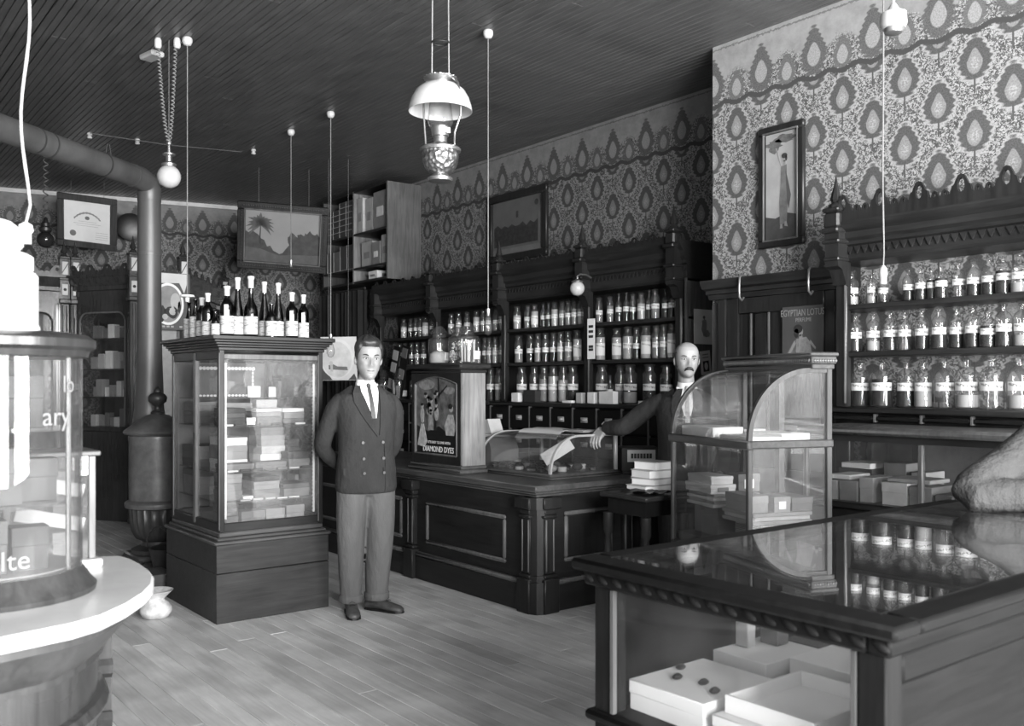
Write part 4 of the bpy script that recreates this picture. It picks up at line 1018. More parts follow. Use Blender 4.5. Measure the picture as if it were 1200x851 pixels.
# ---- tall curved case: papers above, cartons and folded papers below
FR = (Vector((3.739, 2.86, 0)), rzc)
def tbox(x0, x1, y0, y1, z0, h, tone, lb, **k): return carton(x0, x1, y0, y1, z0, h, tone, lb, 'goods in the curved front case', parent_frame=FR, **k)
zU = 1.1595
tbox(0.05, 0.22, 0.04, 0.36, zU, 0.022, 0, 'white paper pad at the near end of the curved case top', lid=False)
tbox(0.05, 0.24, 0.42, 0.76, zU, 0.055, 0, 'thick block of white paper on the curved case upper shelf', lid=False)
tbox(0.25, 0.42, 0.08, 0.38, zU, 0.035, 0, 'stepped white paper block by the rear post of the curved case', lid=False)
tbox(0.27, 0.41, 0.46, 0.70, zU, 0.04, 1, 'pale box behind the thick paper block', lid=True)
zL = 0.556
for k, (a, b_, c_, d_, h, tn, lb) in enumerate([
    (0.03, 0.40, 0.06, 0.36, 0.035, 4, 'dark woven-pattern tray on the floor of the curved case'),
    (0.03, 0.42, 0.42, 0.76, 0.055, 4, 'dark flat box on the floor of the curved case, far end')]):
    tbox(a, b_, c_, d_, zL, h, tn, lb, lid=False)
z1 = zL + 0.0565
for k, (h, tn, ins) in enumerate([(0.16, 3, 0.06), (0.018, 1, 0.02), (0.018, 2, 0.03), (0.018, 1, 0.02), (0.018, 2, 0.03)]):
    tbox(0.05 + ins, 0.40 - ins, 0.44 + ins * .5, 0.75 - ins * .5, z1, h, tn, ['drab box carrying folded papers in the curved case', 'lowest folded paper pad on the drab box', 'second folded paper pad up on the drab box', 'third folded paper pad up on the drab box', 'topmost folded paper pad under the cartons'][k], lid=False); z1 += h + .0006
tbox(0.06, 0.22, 0.46, 0.74, z1, 0.05, 1, 'pale flat carton lying on the folded paper pads', slip=True); tbox(0.07, 0.21, 0.47, 0.73, z1 + .0506, 0.045, 1, 'pale carton lying on another flat carton in the curved case'); 
tbox(0.26, 0.40, 0.50, 0.62, z1, 0.10, 3, 'upright drab carton with white label in the curved case', slip=True)
z2 = zL + 0.0356
for k, (h, tn, ins) in enumerate([(0.14, 4, 0.08), (0.02, 2, 0.02), (0.02, 1, 0.03), (0.02, 2, 0.02)]):
    wv = tbox(0.05 + ins, 0.44 - ins, 0.05 + ins * .5, 0.37 - ins * .5, z2, h, tn, ['pale woven basket box carrying paper pads at the near end', 'lowest paper pad at the near end of the curved case', 'second paper pad at the near end of the curved case', 'topmost paper pad at the near end of the curved case'][k], lid=False); z2 += h + .0006
    if k == 0: wv.children[0].data.materials[0] = M_WEAVE
tbox(0.07, 0.17, 0.08, 0.33, z2, 0.085, 2, 'grey upright carton at the near end glass of the curved case'); tbox(0.19, 0.29, 0.06, 0.2, z2, 0.08, 2, 'square grey carton with pale outline beside the upright one', slip=True)
tbox(0.31, 0.44, 0.08, 0.30, z2, 0.07, 3, 'drab carton at the near end by the rear post')
tbox(0.20, 0.38, 0.10, 0.24, z2 + 0.081, 0.02, 0, 'white paper packet lying over the square grey carton', lid=False) if False else None
# ---- brushes, combs and a paper in the counter case
cx0, cy0, cz0 = 3.96, 4.64, ZC + 0.036
q = random.Random(5)
n = 0
for i in range(4):
    for j in range(7):
        x = cx0 + 0.10 + i * 0.12 + q.uniform(-.02, .02); y = cy0 + 0.09 + j * 0.108 + q.uniform(-.015, .015)
        kind = q.choice(['brush', 'brush', 'brush', 'tin', 'sponge'])
        a = q.uniform(-0.6, 0.6) + (0 if q.random() < .5 else 1.5)
        where = '%s along, %s row from the curved front, counter case' % (ORD[j], ORD[i])
        if kind == 'brush':
            t = thing('hair_brush', 'dark hair brush, ' + where, 'brush', (x, y, cz0), a, 'sundries in the counter case')
            MB().ball((0, 0, 0.022), 0.045, 10, (1.0, 0.55, 0.28)).build('back', M_BLACK, t, 50); bx('bristles', M_CARD[4], t, -0.034, 0.034, -0.017, 0.017, 0.0, 0.018)
            MB().tube([(0.035, 0, 0.022), (0.06, 0, 0.02), (0.08, 0, 0.018)], [0.011, 0.008, 0.010], 6).build('handle', M_BLACK, t, 50)
        elif kind == 'tin':
            t = thing('round_tin', 'small round tin, ' + where, 'tin', (x, y, cz0), a, 'sundries in the counter case')
            MB().lathe([(0.03, 0), (0.032, 0.003), (0.032, 0.022)], 14).build('body', M_CARD[q.choice([1, 3, 4])], t); MB().lathe([(0.033, 0.022), (0.034, 0.03), (0.028, 0.034)], 14).build('lid', M_CARD[q.choice([1, 3, 5])], t)
        else:
            t = MB().ball((0, 0, 0.028), 0.042, 8, (1, .75, .62)).build('sponge', M_CARD[q.choice([2, 4, 5])], None, 60, (x, y, cz0), (0, 0, a)); tag(t, 'lumpy sponge, ' + where, 'sponge', 'sundries in the counter case')
o = MB().box(-0.045, 0.045, -0.002, 0.002, 0, 0.23).build('leaning_card', M_PAPER, None, 30, (4.10, 4.86, cz0 + 0.075), (radians(-12), radians(58), radians(-45))); tag(o, 'pale card leaning among brushes inside the counter case', 'card')
# papers on top of the counter case
mb = MB(); R = []
for i in range(7):
    R.append([Vector((0.03 * i, 0.30 * j / 5, 0.008 * sin(i * 1.3 + j * .8) + 0.012)) for j in range(6)])
for a, b_ in zip(R, R[1:]):
    pass
def sheet(pts, th=0.002):
    m_ = MB(); n_, k_ = len(pts), len(pts[0])
    up = [[m_.bm.verts.new(p + Vector((0, 0, th))) for p in r] for r in pts]; dn = [[m_.bm.verts.new(p) for p in r] for r in pts]
    for i in range(n_ - 1):
        for j in range(k_ - 1):
            m_.bm.faces.new((up[i][j], up[i + 1][j], up[i + 1][j + 1], up[i][j + 1])); m_.bm.faces.new((dn[i][j], dn[i][j + 1], dn[i + 1][j + 1], dn[i + 1][j]))
    rim = [(i, 0) for i in range(n_)] + [(n_ - 1, j) for j in range(1, k_)] + [(i, k_ - 1) for i in range(n_ - 2, -1, -1)] + [(0, j) for j in range(k_ - 2, 0, -1)]
    for (i, j), (i2, j2) in zip(rim, rim[1:] + rim[:1]): m_.bm.faces.new((up[i][j], dn[i][j], dn[i2][j2], up[i2][j2]))
    return m_
o = sheet([[Vector((-0.14 + 0.30 * i / 6, -0.2 + 0.40 * j / 6, (0.004 + 0.006 * (1 + sin(i * 1.7 + j))) - (0.06 * max(0, (2 - i)) ** 1.5 / 2.8 if i < 2 else 0))) for j in range(7)] for i in range(7)]).build('newspaper', M_PAPER, None, 60, (4.36, 5.12, ZC + 0.296), (0, 0, 0.15)); tag(o, 'open newspaper lying on the curved counter case', 'newspaper')
carton(4.38, 4.54, 4.76, 4.98, ZC + 0.2935, 0.018, 2, 'thin grey book lying on the curved counter case', None, 0, False)
# lidded scale box behind the picture cabinet
t = thing('scale_box', 'lidded pale box with stepped top, behind the oak side of the picture cabinet', 'box', (4.26, 5.66, ZC), 0.0)
MB().prism([(-0.16, 0), (0.16, 0), (0.16, 0.15), (0.12, 0.24), (-0.12, 0.24), (-0.16, 0.15)], 'yz', -0.13, 0.13).build('body', M_CARD[2], t, 20)
bx('lid', M_CARD[1], t, -0.14, 0.14, -0.17, 0.17, 0.24, 0.258, bev=0.004); MB().prism([(-0.07, 0.258), (0.07, 0.258), (0.035, 0.36), (-0.02, 0.37)], 'yz', -0.06, 0.06).build('top_block', M_CARD[1], t, 20)

# ---- small things on the wall counter
def wc(px, X, dx, dy, h, tone, lb, **k):
    p = P(px, 452, X=X); return carton(X, X + dx, p.y - dy / 2, p.y + dy / 2, 1.288, h, tone, lb, None, **k)
wc(603, 5.36, 0.06, 0.10, 0.085, 0, 'crumpled white packet on the wall counter', lid=False)
wc(620, 5.37, 0.07, 0.17, 0.11, 5, 'black box with pale front label on the wall counter', slip=False)
wc(664, 5.36, 0.05, 0.12, 0.022, 0, 'flat white-edged box on the wall counter', lid=False)
wc(678, 5.38, 0.06, 0.07, 0.09, 1, 'grey drum-like box on the wall counter', lid=False)
wc(692, 5.37, 0.06, 0.085, 0.095, 0, 'upright white carton below the hanging sign', lid=False)
wc(710, 5.36, 0.06, 0.17, 0.105, 0, 'wide white carton before the bottles near the bald man', lid=False)
wc(754, 5.36, 0.05, 0.12, 0.03, 0, 'low white box near the bald man\'s shoulder', lid=False)

# ---- right back counter goods
YR0 = 1.25
def rbox(px0, px1, X, dx, z, h, tone, lb, **k):
    y1 = P(px0, 452, X=X).y; y0 = P(px1, 452, X=X).y
    return carton(X, X + dx, y0, y1, z, h, tone, lb, 'boxes in the glass-front counter', **k)
zr = 0.8305
for px0, px1, X, dx, h, tn, lb in (
    (972, 981, 4.42, .25, .10, 1, 'pale box beside the curved case, in glass-front counter'), (983, 1004, 4.42, .22, .105, 2, 'grey box behind the first glass of the back counter'), (1007, 1023, 4.43, .2, .13, 1, 'taller pale box just before the slim front post'),
    (1033, 1063, 4.43, .22, .115, 0, 'white-fronted long box just past the slim front post'), (1065, 1092, 4.43, .22, .105, 2, 'grey box beside the white-fronted long box'), (1096, 1116, 4.43, .2, .075, 3, 'drab tray with white slip near the tweed sleeve'),
    (1120, 1150, 4.45, .25, .09, 2, 'grey box behind the tweed sleeve'), (1155, 1190, 4.45, .25, .12, 1, 'pale box at the frame end of the back counter')):
    rbox(px0, px1, X, dx, zr, h, tn, lb, slip=(tn == 3))
rbox(1036, 1062, 4.70, .2, zr, .19, 2, 'upright grey carton at the back of the counter', lid=True); rbox(1068, 1085, 4.70, .2, zr, .15, 1, 'small pale carton standing at the counter back')
rbox(983, 1022, 4.68, .2, zr, .15, 4, 'dark carton at the counter back under white papers'); rbox(986, 1020, 4.66, .2, zr + .151, .03, 0, 'white papers on the dark carton in the back counter', lid=False)
rbox(972, 996, 4.46, .2, zr + .106, .025, 0, 'white paper bundle lying on grey box near the curved case', lid=False)
rbox(1040, 1090, 4.45, .2, zr + .1165, .02, 1, 'long pale lid lying across two boxes in the back counter', lid=False)
# ================================================================ REAR OF THE SHOP
VARN = wood('glossy_varnished_wood', 0.030, 0.12, 'z', 0.3, spec=0.5); VARN.node_tree.nodes['Principled BSDF'].inputs['Coat Weight'].default_value = 0.5
t = thing('prescription_screen', 'tall carved wooden screen with spiked posts across the rear of the shop', 'screen', (0, 0, 0))
V = [Vector((0.2, 10.83, 0)), Vector((1.40, 10.83, 0)), Vector((2.40, 10.83, 0)), Vector((2.89, 10.04, 0)), Vector((3.35, 10.04, 0)), Vector((4.42, 11.66, 0))]
def facet(i, j): 
    a, b = V[i], V[j]; u = (b - a); L = u.length; ang = atan2(u.y, u.x)
    return a, L, ang
SC0, SC1 = 2.40, 2.62
def crest_strip(mb, L, z, h, y=-0.06):
    n = max(2, int(round(L / 0.26))); st = L / n; outer = [(0, z), (L, z)]; holes = []
    for i in reversed(range(n)):
        outer += [(i * st + u * st, z + v * h) for u, v in ((1, .25), (.9, .45), (.8, .3), (.72, .6), (.6, .95), (.5, 1.0), (.4, .95), (.28, .6), (.2, .3), (.1, .45))]
        holes.append([(i * st + st * .5 + .07 * st * sin(a), z + h * (.6 + .2 * cos(a))) for a in [2 * pi * k / 8 for k in range(8)]])
    outer.append((0, z + .25 * h)); mb.pierced(outer, holes, 'xz', y, y + 0.015)
for (i, j, kind) in ((0, 1, 'arch'), (1, 2, 'arch'), (2, 3, 'door'), (3, 4, 'plain'), (4, 5, 'plain')):
    a, L, ang = facet(i, j)
    def fb(name, m, *q, **k): 
        o = bx(name, m, t, *q, **k); o.location = a; o.rotation_euler = (0, 0, ang); return o
    fb('base_panel', VARN, 0, L, 0, 0.05, 0, 0.95); fb('rail', VARN, 0, L, -0.03, 0.05, 0.95, 1.0, bev=0.01)
    if kind == 'plain':
        fb('panel', M_PLAINP if False else VARN, 0, L, 0.01, 0.04, 2.2, SC0); fb('wall_panel', mat('screen_paper', 0.26, 0.35, var=0.2, scale=12), 0, L, 0.01, 0.04, 1.0, 2.2)
    else:
        w0, w1 = (0.16, L - 0.16) if kind == 'door' else (0.20, L - 0.20); zt = 2.22
        if kind == 'arch': w0 = L - 0.62; w1 = L - 0.16
        fb('stile', VARN, 0, w0, 0, 0.04, 1.0, SC0); fb('stile', VARN, w1, L, 0, 0.04, 1.0, SC0)
        r = 0.10; ap = [(w1, SC0), (w0, SC0), (w0, zt - r)] + [(w0 + r - r * cos(radians(90 * k / 6)), zt - r + r * sin(radians(90 * k / 6))) for k in range(7)] + [(w1 - r + r * sin(radians(90 * k / 6)), zt - r + r * cos(radians(90 * k / 6))) for k in range(7)]
        o = MB().prism(ap, 'xz', 0, 0.04).build('arched_head', VARN, t, 20); o.location = a; o.rotation_euler = (0, 0, ang)
        fr = [(w0, 0.0, 1.02), (w0, 0.0, zt - r)] + [(w0 + r - r * cos(radians(90 * k / 5)), 0.0, zt - r + r * sin(radians(90 * k / 5))) for k in range(1, 6)] + [(w1 - r + r * sin(radians(90 * k / 5)), 0.0, zt - r + r * cos(radians(90 * k / 5))) for k in range(6)] + [(w1, 0.0, 1.02)]
        o = MB().tube(fr, 0.010, 6).build('moulding', W_TRIM if kind == 'door' else VARN, t); o.location = a; o.rotation_euler = (0, 0, ang)
        fb('pane', M_GLASS if kind == 'door' else M_GLASST, w0, w1, 0.015, 0.02, 1.0, zt)
        fb('back_panel', M_CARD[3] if kind == 'arch' else W_BLACK, w0 - 0.02, w1 + 0.02, 0.30, 0.32, 1.0, SC0)
        if kind == 'door':
            for z in (1.32, 1.62, 1.95): fb('shelf', W_DARK, w0 - 0.02, w1 + 0.02, 0.06, 0.30, z - 0.015, z)
    pr = [(0.06, SC0), (-0.01, SC0), (-0.01, SC0 + .05), (-0.035, SC0 + .06), (-0.035, SC0 + .10), (-0.06, SC0 + .13), (-0.075, SC0 + .18), (-0.09, SC0 + .2), (-0.09, SC1), (0.06, SC1)]
    o = MB().prism([(y, z) for y, z in pr], 'yz', 0, L).build('cornice', VARN, t, 25); o.location = a; o.rotation_euler = (0, 0, ang)
    mb = MB(); crest_strip(mb, L, SC1, 0.11); o = mb.build('crest', VARN, t, 0); o.location = a; o.rotation_euler = (0, 0, ang)
    if kind == 'arch':
        mb = MB()
        n = int(L / 0.07)
        for k in range(n): mb.prism([(L * k / n, SC0 - 0.02), (L * (k + .9) / n, SC0 - 0.02), (L * (k + .5) / n, SC0 - 0.075)], 'xz', -0.014, 0.0)
        o = mb.build('toothed_fringe', VARN, t, 0); o.location = a; o.rotation_euler = (0, 0, ang)
for k, v in enumerate(V[1:]):
    if k == 0: continue
    for dx in ((-0.055, 0.055) if k in (1, 2) else (0.0,)):
        pc = v + Vector((dx, -0.05, 0))
        mb = MB().box(-0.045, 0.045, -0.045, 0.045, 0, 2.32, bev=0.008).box(-0.06, 0.06, -0.06, 0.06, 2.32, 2.37, bev=0.01).box(-0.048, 0.048, -0.048, 0.048, 2.37, 2.80).box(-0.06, 0.06, -0.06, 0.06, 2.57, 2.60, bev=0.008).box(-0.055, 0.055, -0.055, 0.055, 2.80, 2.83, bev=0.008)
        po = mb.build('post', VARN, t, 30); po.location = pc
        for z0_, z1_ in ((2.41, 2.53), (2.63, 2.77)): MB().box(-0.030, 0.030, -0.053, -0.047, z0_, z1_, bev=0.004).build('carved_sheen_tablet', M_TRIMW, po)  # carved squares; pale paint stands in for window reflection on the varnish
        o = MB().ball((0, -0.054, 2.47), 0.016, 8, (1, .4, 1)).box(-0.004, 0.004, -0.056, -0.05, 2.64, 2.76, rot=Euler((0, 0.5, 0)).to_matrix()).build('rosette', W_DARK, po)
        MB().lathe([(0.04, 2.83), (0.03, 2.85), (0.018, 2.86), (0.034, 2.875), (0.03, 2.89), (0.012, 2.95), (0.003, 3.0)], 8).build('finial', VARN, po, 30)
        MB().cyl((-0.02, -0.047, 1.05), (-0.02, -0.047, 2.30), 0.010, n=8).cyl((0.02, -0.047, 1.05), (0.02, -0.047, 2.30), 0.010, n=8).build('reed', VARN, po)
# goods behind the arched door
a, L, ang = facet(2, 3); q = random.Random(9)
for z in (1.0, 1.32, 1.62, 1.95):
    x = 0.20; k = 0
    while x < L - 0.22:
        w_ = q.uniform(0.05, 0.10); h = q.uniform(0.08, 0.2); tn = q.choice([0, 1, 1, 2, 3])
        carton(x, x + w_, 0.10 + q.uniform(0, .05), 0.22, z + .001, h, tn, '%s packet, %s along, shelf %s behind the arched door' % (TONE[tn], ORD[k], {1.0: 'at the bottom', 1.32: 'above the bottom', 1.62: 'below the top', 1.95: 'at the top'}[z]), 'packets behind the arched door', 0, False, parent_frame=(a, ang)); x += w_ + 0.006; k += 1

# ---- rack of boxes high in the corner
t = thing('box_rack', 'tall open rack of boxes high above the curtain, plain side panel', 'rack', (0, 0, 0))
X0, X1, Y0, Y1 = 5.29, 5.735, 8.98, 10.56
bx('side_panel', wood('rack_side_wood', 0.075, 0.5), t, X0, X1, Y0, Y0 + 0.025, 2.645, 3.74); bx('side_panel', W_MID, t, X0, X1, Y1 - 0.025, Y1, 2.645, 3.74); bx('divider', W_LIGHT, t, X0, X1, 9.76, 9.785, 2.645, 3.74)
bx('back_panel', W_MID, t, X1 - 0.015, X1 - 0.001, Y0 + .025, Y1 - .025, 2.645, 3.74)
for z in (2.67, 2.83, 3.235, 3.745): 
    bx('shelf', W_DARKY, t, X0, X1 - 0.015, Y0 + .025, 9.76, z - 0.025, z); bx('shelf', W_DARKY, t, X0, X1 - 0.015, 9.785, Y1 - .025, z - 0.025, z)
def kbox(y0, y1, x, dx, z, h, tn, lb, **k):
    t_ = carton(x, x + dx, y0, y1, z + .0008, h, tn, lb, 'boxes in the corner rack', **k); w_ = (y1 - y0) / 2
    if tn >= 3:
        e = .006 if h < .1 else .010
        bx('edge_binding', M_CARD[1], t_, -dx / 2 - .002, -dx / 2 + .001, -w_, w_, 0.0, e); bx('edge_binding', M_CARD[1], t_, -dx / 2 - .002, -dx / 2 + .001, w_ - e, w_, e, h)
    else: bx('end_label', M_CARD[0 if tn > 1 else 2], t_, -dx / 2 - .002, -dx / 2 + .001, -w_ * .5, w_ * .5, h * .35, h * .6)
rows = ['lowest row', 'second row up', 'third row up', 'fourth row up', 'fifth row up', 'top row']
for r in range(6):
    for c in range(4 if r < 5 else 2):
        kbox(9.84 + c * 0.165, 9.995 + c * 0.165, 5.31, .2, 3.235 + r * 0.072, 0.0695, 4, 'small dark box, %s, %s from the divider in the corner rack' % (rows[r], ORD[c]), slip=True)
        # pale end edges
for c in range(4): kbox(9.82 + c * 0.17, 9.975 + c * 0.17, 5.31, .22, 2.83, (.30, .30, .25, .25)[c], (4, 4, 3, 4)[c], 'large dark pale-edged box, %s from the divider, lower rack' % ORD[c])
kbox(9.62, 9.74, 5.33, .3, 3.235, .42, 1, 'tall pale board box beside the rack divider'); kbox(9.44, 9.60, 5.36, .3, 3.235, .40, 1, 'second tall pale box in the corner rack')
kbox(9.10, 9.40, 5.35, .3, 3.235, .44, 2, 'tall grey box beside the rack side panel'); kbox(9.56, 9.66, 5.30, .025, 3.235, .17, 0, 'white card before the tall pale boxes', lid=False) if False else None
kbox(9.44, 9.70, 5.36, .25, 2.83, .30, 1, 'pale box with rounded windows on the middle rack shelf', slip=True); kbox(9.24, 9.42, 5.34, .25, 2.83, .27, 2, 'grey ribbed box on the middle rack shelf'); kbox(9.06, 9.20, 5.34, .2, 2.83, .33, 1, 'pale tall box by the side panel, middle rack shelf')
kbox(9.30, 9.50, 5.34, .25, 2.67, .10, 0, 'white box on the lowest rack shelf', slip=True)

# ---- dark curtain under the rack
mb = MB(); n = 72; pts = []
for k in range(n + 1):
    y = 9.49 + 1.13 * k / n; pts.append((5.28 + 0.035 * sin(k * 0.9) + 0.012 * sin(k * 2.3), y))
mb.prism(pts + [(x + 0.008, y) for x, y in reversed(pts)], 'xy', 0.02, 2.56)
o = mb.build('doorway_curtain', M_CURT, None, 60); tag(o, 'dark pleated curtain closing the rear doorway under the box rack', 'curtain')
o = MB().cyl((5.285, 9.48, 2.575), (5.285, 10.62, 2.575), 0.014).build('curtain_rail', M_IRONB, None); tag(o, 'thin dark rail carrying the rear doorway curtain', 'rail')

# ---- hung pictures
def picture(name, label, cat, TL, TR, BL, dT, dB, fw, frame_m, face_m, fth=0.03, dR=0.0, inner=None, gold=None):
    tl, tr, bl = P(TL[0], TL[1], d=dT), P(TR[0], TR[1], d=dT + dR), P(BL[0], BL[1], d=dB)
    ux = (tr - tl); W_ = ux.length; ux.normalize(); uz = (tl - bl); uz = uz - ux * uz.dot(ux); H_ = uz.length; uz.normalize(); uy = uz.cross(ux)
    R = Matrix((ux, uy, uz)).transposed()
    c = (tr + bl) / 2
    t = thing(name, label, cat, c, 0, None, R.to_euler())
    w2, h2 = W_ / 2, H_ / 2
    mb = MB()
    for z0, z1, s in ((h2 - fw, h2, 1), (-h2, -h2 + fw, 1)): mb.box(-w2, w2, -fth, 0, z0, z1, bev=min(.008, fw / 4))
    for x0, x1 in ((-w2, -w2 + fw), (w2 - fw, w2)): mb.box(x0, x1, -fth, 0, -h2 + fw * .98, h2 - fw * .98, bev=min(.008, fw / 4))
    mb.build('frame', frame_m, t)
    if gold:
        mb = MB(); g = gold
        for a in ((-w2 + fw - g, w2 - fw + g, h2 - fw, h2 - fw + g), (-w2 + fw - g, w2 - fw + g, -h2 + fw - g, -h2 + fw), (-w2 + fw - g, -w2 + fw, -h2 + fw, h2 - fw), (w2 - fw, w2 - fw + g, -h2 + fw, h2 - fw)): mb.box(a[0], a[1], -fth - .004, -fth * .5, a[2], a[3], bev=.002)
        mb.build('inner_moulding', W_TRIM, t)
    bx('print', face_m, t, -w2 + fw, w2 - fw, -0.012, -0.002, -h2 + fw, h2 - fw)
    for s_ in (-.55, .55):
        top = c + R @ Vector((s_ * w2, 0, h2)); q_ = R.transposed() @ (Vector((top.x, top.y, H)) - c)
        MB().cyl((s_ * w2, -.002, h2 - .004), q_, .0025, n=5).build('hanging_wire', M_CORDD, t)
    return t, w2 - fw, h2 - fw
def ink(t, polys, m, k=1, name='printed_shape'):
    if len(polys) <= 8:
        for p in polys: o = MB().prism(p, 'xz', -0.0125 - 0.0005 * k, -0.012).build(name, m, t, 0)
        return o
    mb = MB()
    for p in polys: mb.prism(p, 'xz', -0.0125 - 0.0005 * k, -0.012)
    return mb.build(name, m, t, 0)
def ell(cx, cz, a, b, n=20, a0=0, a1=360): return [(cx + a * cos(radians(a0 + (a1 - a0) * k / n)), cz + b * sin(radians(a0 + (a1 - a0) * k / n))) for k in range(n if a1 - a0 == 360 else n + 1)]
def blob(cx, cz, a, b, seed, n=18, rough=0.25):
    q = random.Random(seed); return [(cx + a * (1 + q.uniform(-rough, rough)) * cos(2 * pi * k / n), cz + b * (1 + q.uniform(-rough, rough)) * sin(2 * pi * k / n)) for k in range(n)]
# certificate
t, w2, h2 = picture('framed_certificate', 'tilted framed certificate with round seal, high on the rear wall', 'picture', (69.4, 224.7), (140, 234), (65.6, 286), 10.55, 10.75, 0.075, wood('certificate_frame', 0.05, 0.35), M_WHITE, dR=0.1)
arcp = []
for k in range(26):
    a = radians(128 - 76 * k / 25); hgt = 0.017 if k % 3 else 0.024
    cx, cz = 0.30 * cos(a) * 0.78 * w2 / 0.26, -0.235 + 0.33 * sin(a) + 0.01
    arcp.append([(cx - .005, cz - hgt / 2), (cx + .006, cz - hgt / 2), (cx + .006, cz + hgt / 2), (cx - .005, cz + hgt / 2)])
ink(t, arcp, M_CARD[2]); ink(t, [ell(0, 0.045, 0.026, 0.022), ell(-w2 * .62, -h2 * .62, 0.035, 0.035)], M_INKG)
ink(t, [[(-x, z), (x, z), (x, z + .004), (-x, z + .004)] for x, z in ((.10, 0.0), (.15, -.025), (.12, -.05))], M_CARD[1])
ink(t, [[(w2 * .3, -h2 * .95), (w2 * .97, -h2 * .95), (w2 * .97, -h2 * .38), (w2 * .3, -h2 * .38)]], M_WHITE, 2); ink(t, [[(w2 * .36, -h2 * u), (w2 * .9, -h2 * u), (w2 * .9, -h2 * u + .004), (w2 * .36, -h2 * u + .004)] for u in (.5, .62, .72, .82)], M_CARD[1], 3)
# landscape painting: palm against an evening sky
t, w2, h2 = picture('landscape_painting', 'large framed landscape of a palm and trees, leaning above the bottles', 'picture', (281.4, 234.5), (388, 243.6), (275.6, 312.7), 9.95, 10.15, 0.085, W_DARK, mat('painted_sky', 0.17, 0.6, var=0.12, scale=3), 0.05, dR=0.15, gold=0.012)
m_dk = mat('painted_trees', 0.030, 0.7, var=0.5, scale=14); m_gr = mat('painted_meadow', 0.055, 0.7, var=0.35, scale=9)
hz = [(-w2, -h2), (w2, -h2), (w2, h2 * .10)] + [(w2 * (1 - 2 * k / 24), h2 * y) for k, y in enumerate([.1, .25, .12, .2, .05, -.02, .12, .0, .1, -.15, -.3, -.45, -.62, -.66, -.6, -.55, -.35, -.4, -.15, -.1, .05, .12, .2, .1, .18])]
ink(t, [hz], m_dk); ink(t, [[(-w2, -h2), (w2, -h2), (w2, -h2 * .62), (w2 * .3, -h2 * .66), (-w2 * .1, -h2 * .72), (-w2 * .6, -h2 * .5), (-w2, -h2 * .45)]], m_gr, 2)
q = random.Random(3)
for k in range(15):
    a = radians(-35 + 250 * k / 14); L_ = q.uniform(.13, .17); cx, cz = -w2 * .60, h2 * .45; dx, dz = cos(a), sin(a)
    ink(t, [[(cx - dz * .012, cz + dx * .012), (cx + dx * L_ * .55 - dz * .020, cz + dz * L_ * .55 + dx * .020), (cx + dx * L_, cz + dz * L_ - .035), (cx + dx * L_ * .55 + dz * .014, cz + dz * L_ * .55 - dx * .014), (cx + dz * .012, cz - dx * .012)]], m_gr, 2, 'palm_frond'); ink(t, [[(-w2 * .635, -h2 * .3), (-w2 * .60, -h2 * .3), (-w2 * .59, h2 * .45), (-w2 * .615, h2 * .45)]], m_gr, 3)
ink(t, [blob(w2 * .24, -h2 * .08, w2 * .12, h2 * .28, 8, 20, .3), blob(w2 * .48, h2 * .08, w2 * .10, h2 * .10, 9, 16, .3), blob(w2 * .72, h2 * .02, w2 * .18, h2 * .25, 10, 20, .3)], m_dk, 2)
o = MB()
for k in range(34):
    x = -w2 - .02 + (2 * w2 + .04) * k / 33
    o.ball((x, -.055, h2 + .045), .011, 6, (.8, .5, 1)); o.ball((x, -.055, -h2 - .045), .011, 6, (.8, .5, 1))
for k in range(22):
    z = -h2 - .02 + (2 * h2 + .04) * k / 21
    o.ball((-w2 - .045, -.055, z), .011, 6, (1, .5, .8)); o.ball((w2 + .045, -.055, z), .011, 6, (1, .5, .8))
o.build('frame_beading', W_DARK, t, 60)
# framed print on the deeper wall
def wall_pic(name, label, cat, X, px0, px1, pytop, pybot, fw, frame_m, face_m, fth=0.03, gold=None, lean=0.0):
    a, b = P(px0, pytop, X=X), P(px1, 452, X=X); zb = P(px0, pybot, X=X).z
    W_, H_ = abs(a.y - b.y), a.z - zb
    t = thing(name, label, cat, (X, (a.y + b.y) / 2, (a.z + zb) / 2), 0, None, (radians(lean), 0, -pi / 2)); w2, h2 = W_ / 2, H_ / 2
    mb = MB()
    for z0, z1 in ((h2 - fw, h2), (-h2, -h2 + fw)): mb.box(-w2, w2, -fth, 0, z0, z1, bev=min(.008, fw / 4))
    for x0, x1 in ((-w2, -w2 + fw), (w2 - fw, w2)): mb.box(x0, x1, -fth, 0, -h2 + fw * .98, h2 - fw * .98, bev=min(.008, fw / 4))
    mb.build('frame', frame_m, t)
    if gold:
        mb = MB(); g = gold
        for q_ in ((-w2 + fw - g, w2 - fw + g, h2 - fw, h2 - fw + g), (-w2 + fw - g, w2 - fw + g, -h2 + fw - g, -h2 + fw), (-w2 + fw - g, -w2 + fw, -h2 + fw, h2 - fw), (w2 - fw, w2 - fw + g, -h2 + fw, h2 - fw)): mb.box(q_[0], q_[1], -fth - .004, -fth * .5, q_[2], q_[3], bev=.002)
        mb.build('inner_moulding', W_TRIM, t)
    bx('print', face_m, t, -w2 + fw, w2 - fw, -0.012, -0.002, -h2 + fw, h2 - fw)
    return t, w2 - fw, h2 - fw
t, w2, h2 = wall_pic('framed_print', 'dark framed townscape print above the shelving on the deeper wall', 'picture', XF - 0.003, 574, 643.5, 233, 311, 0.075, W_DARK, mat('print_sky', 0.085, 0.6, var=0.2), 0.04)
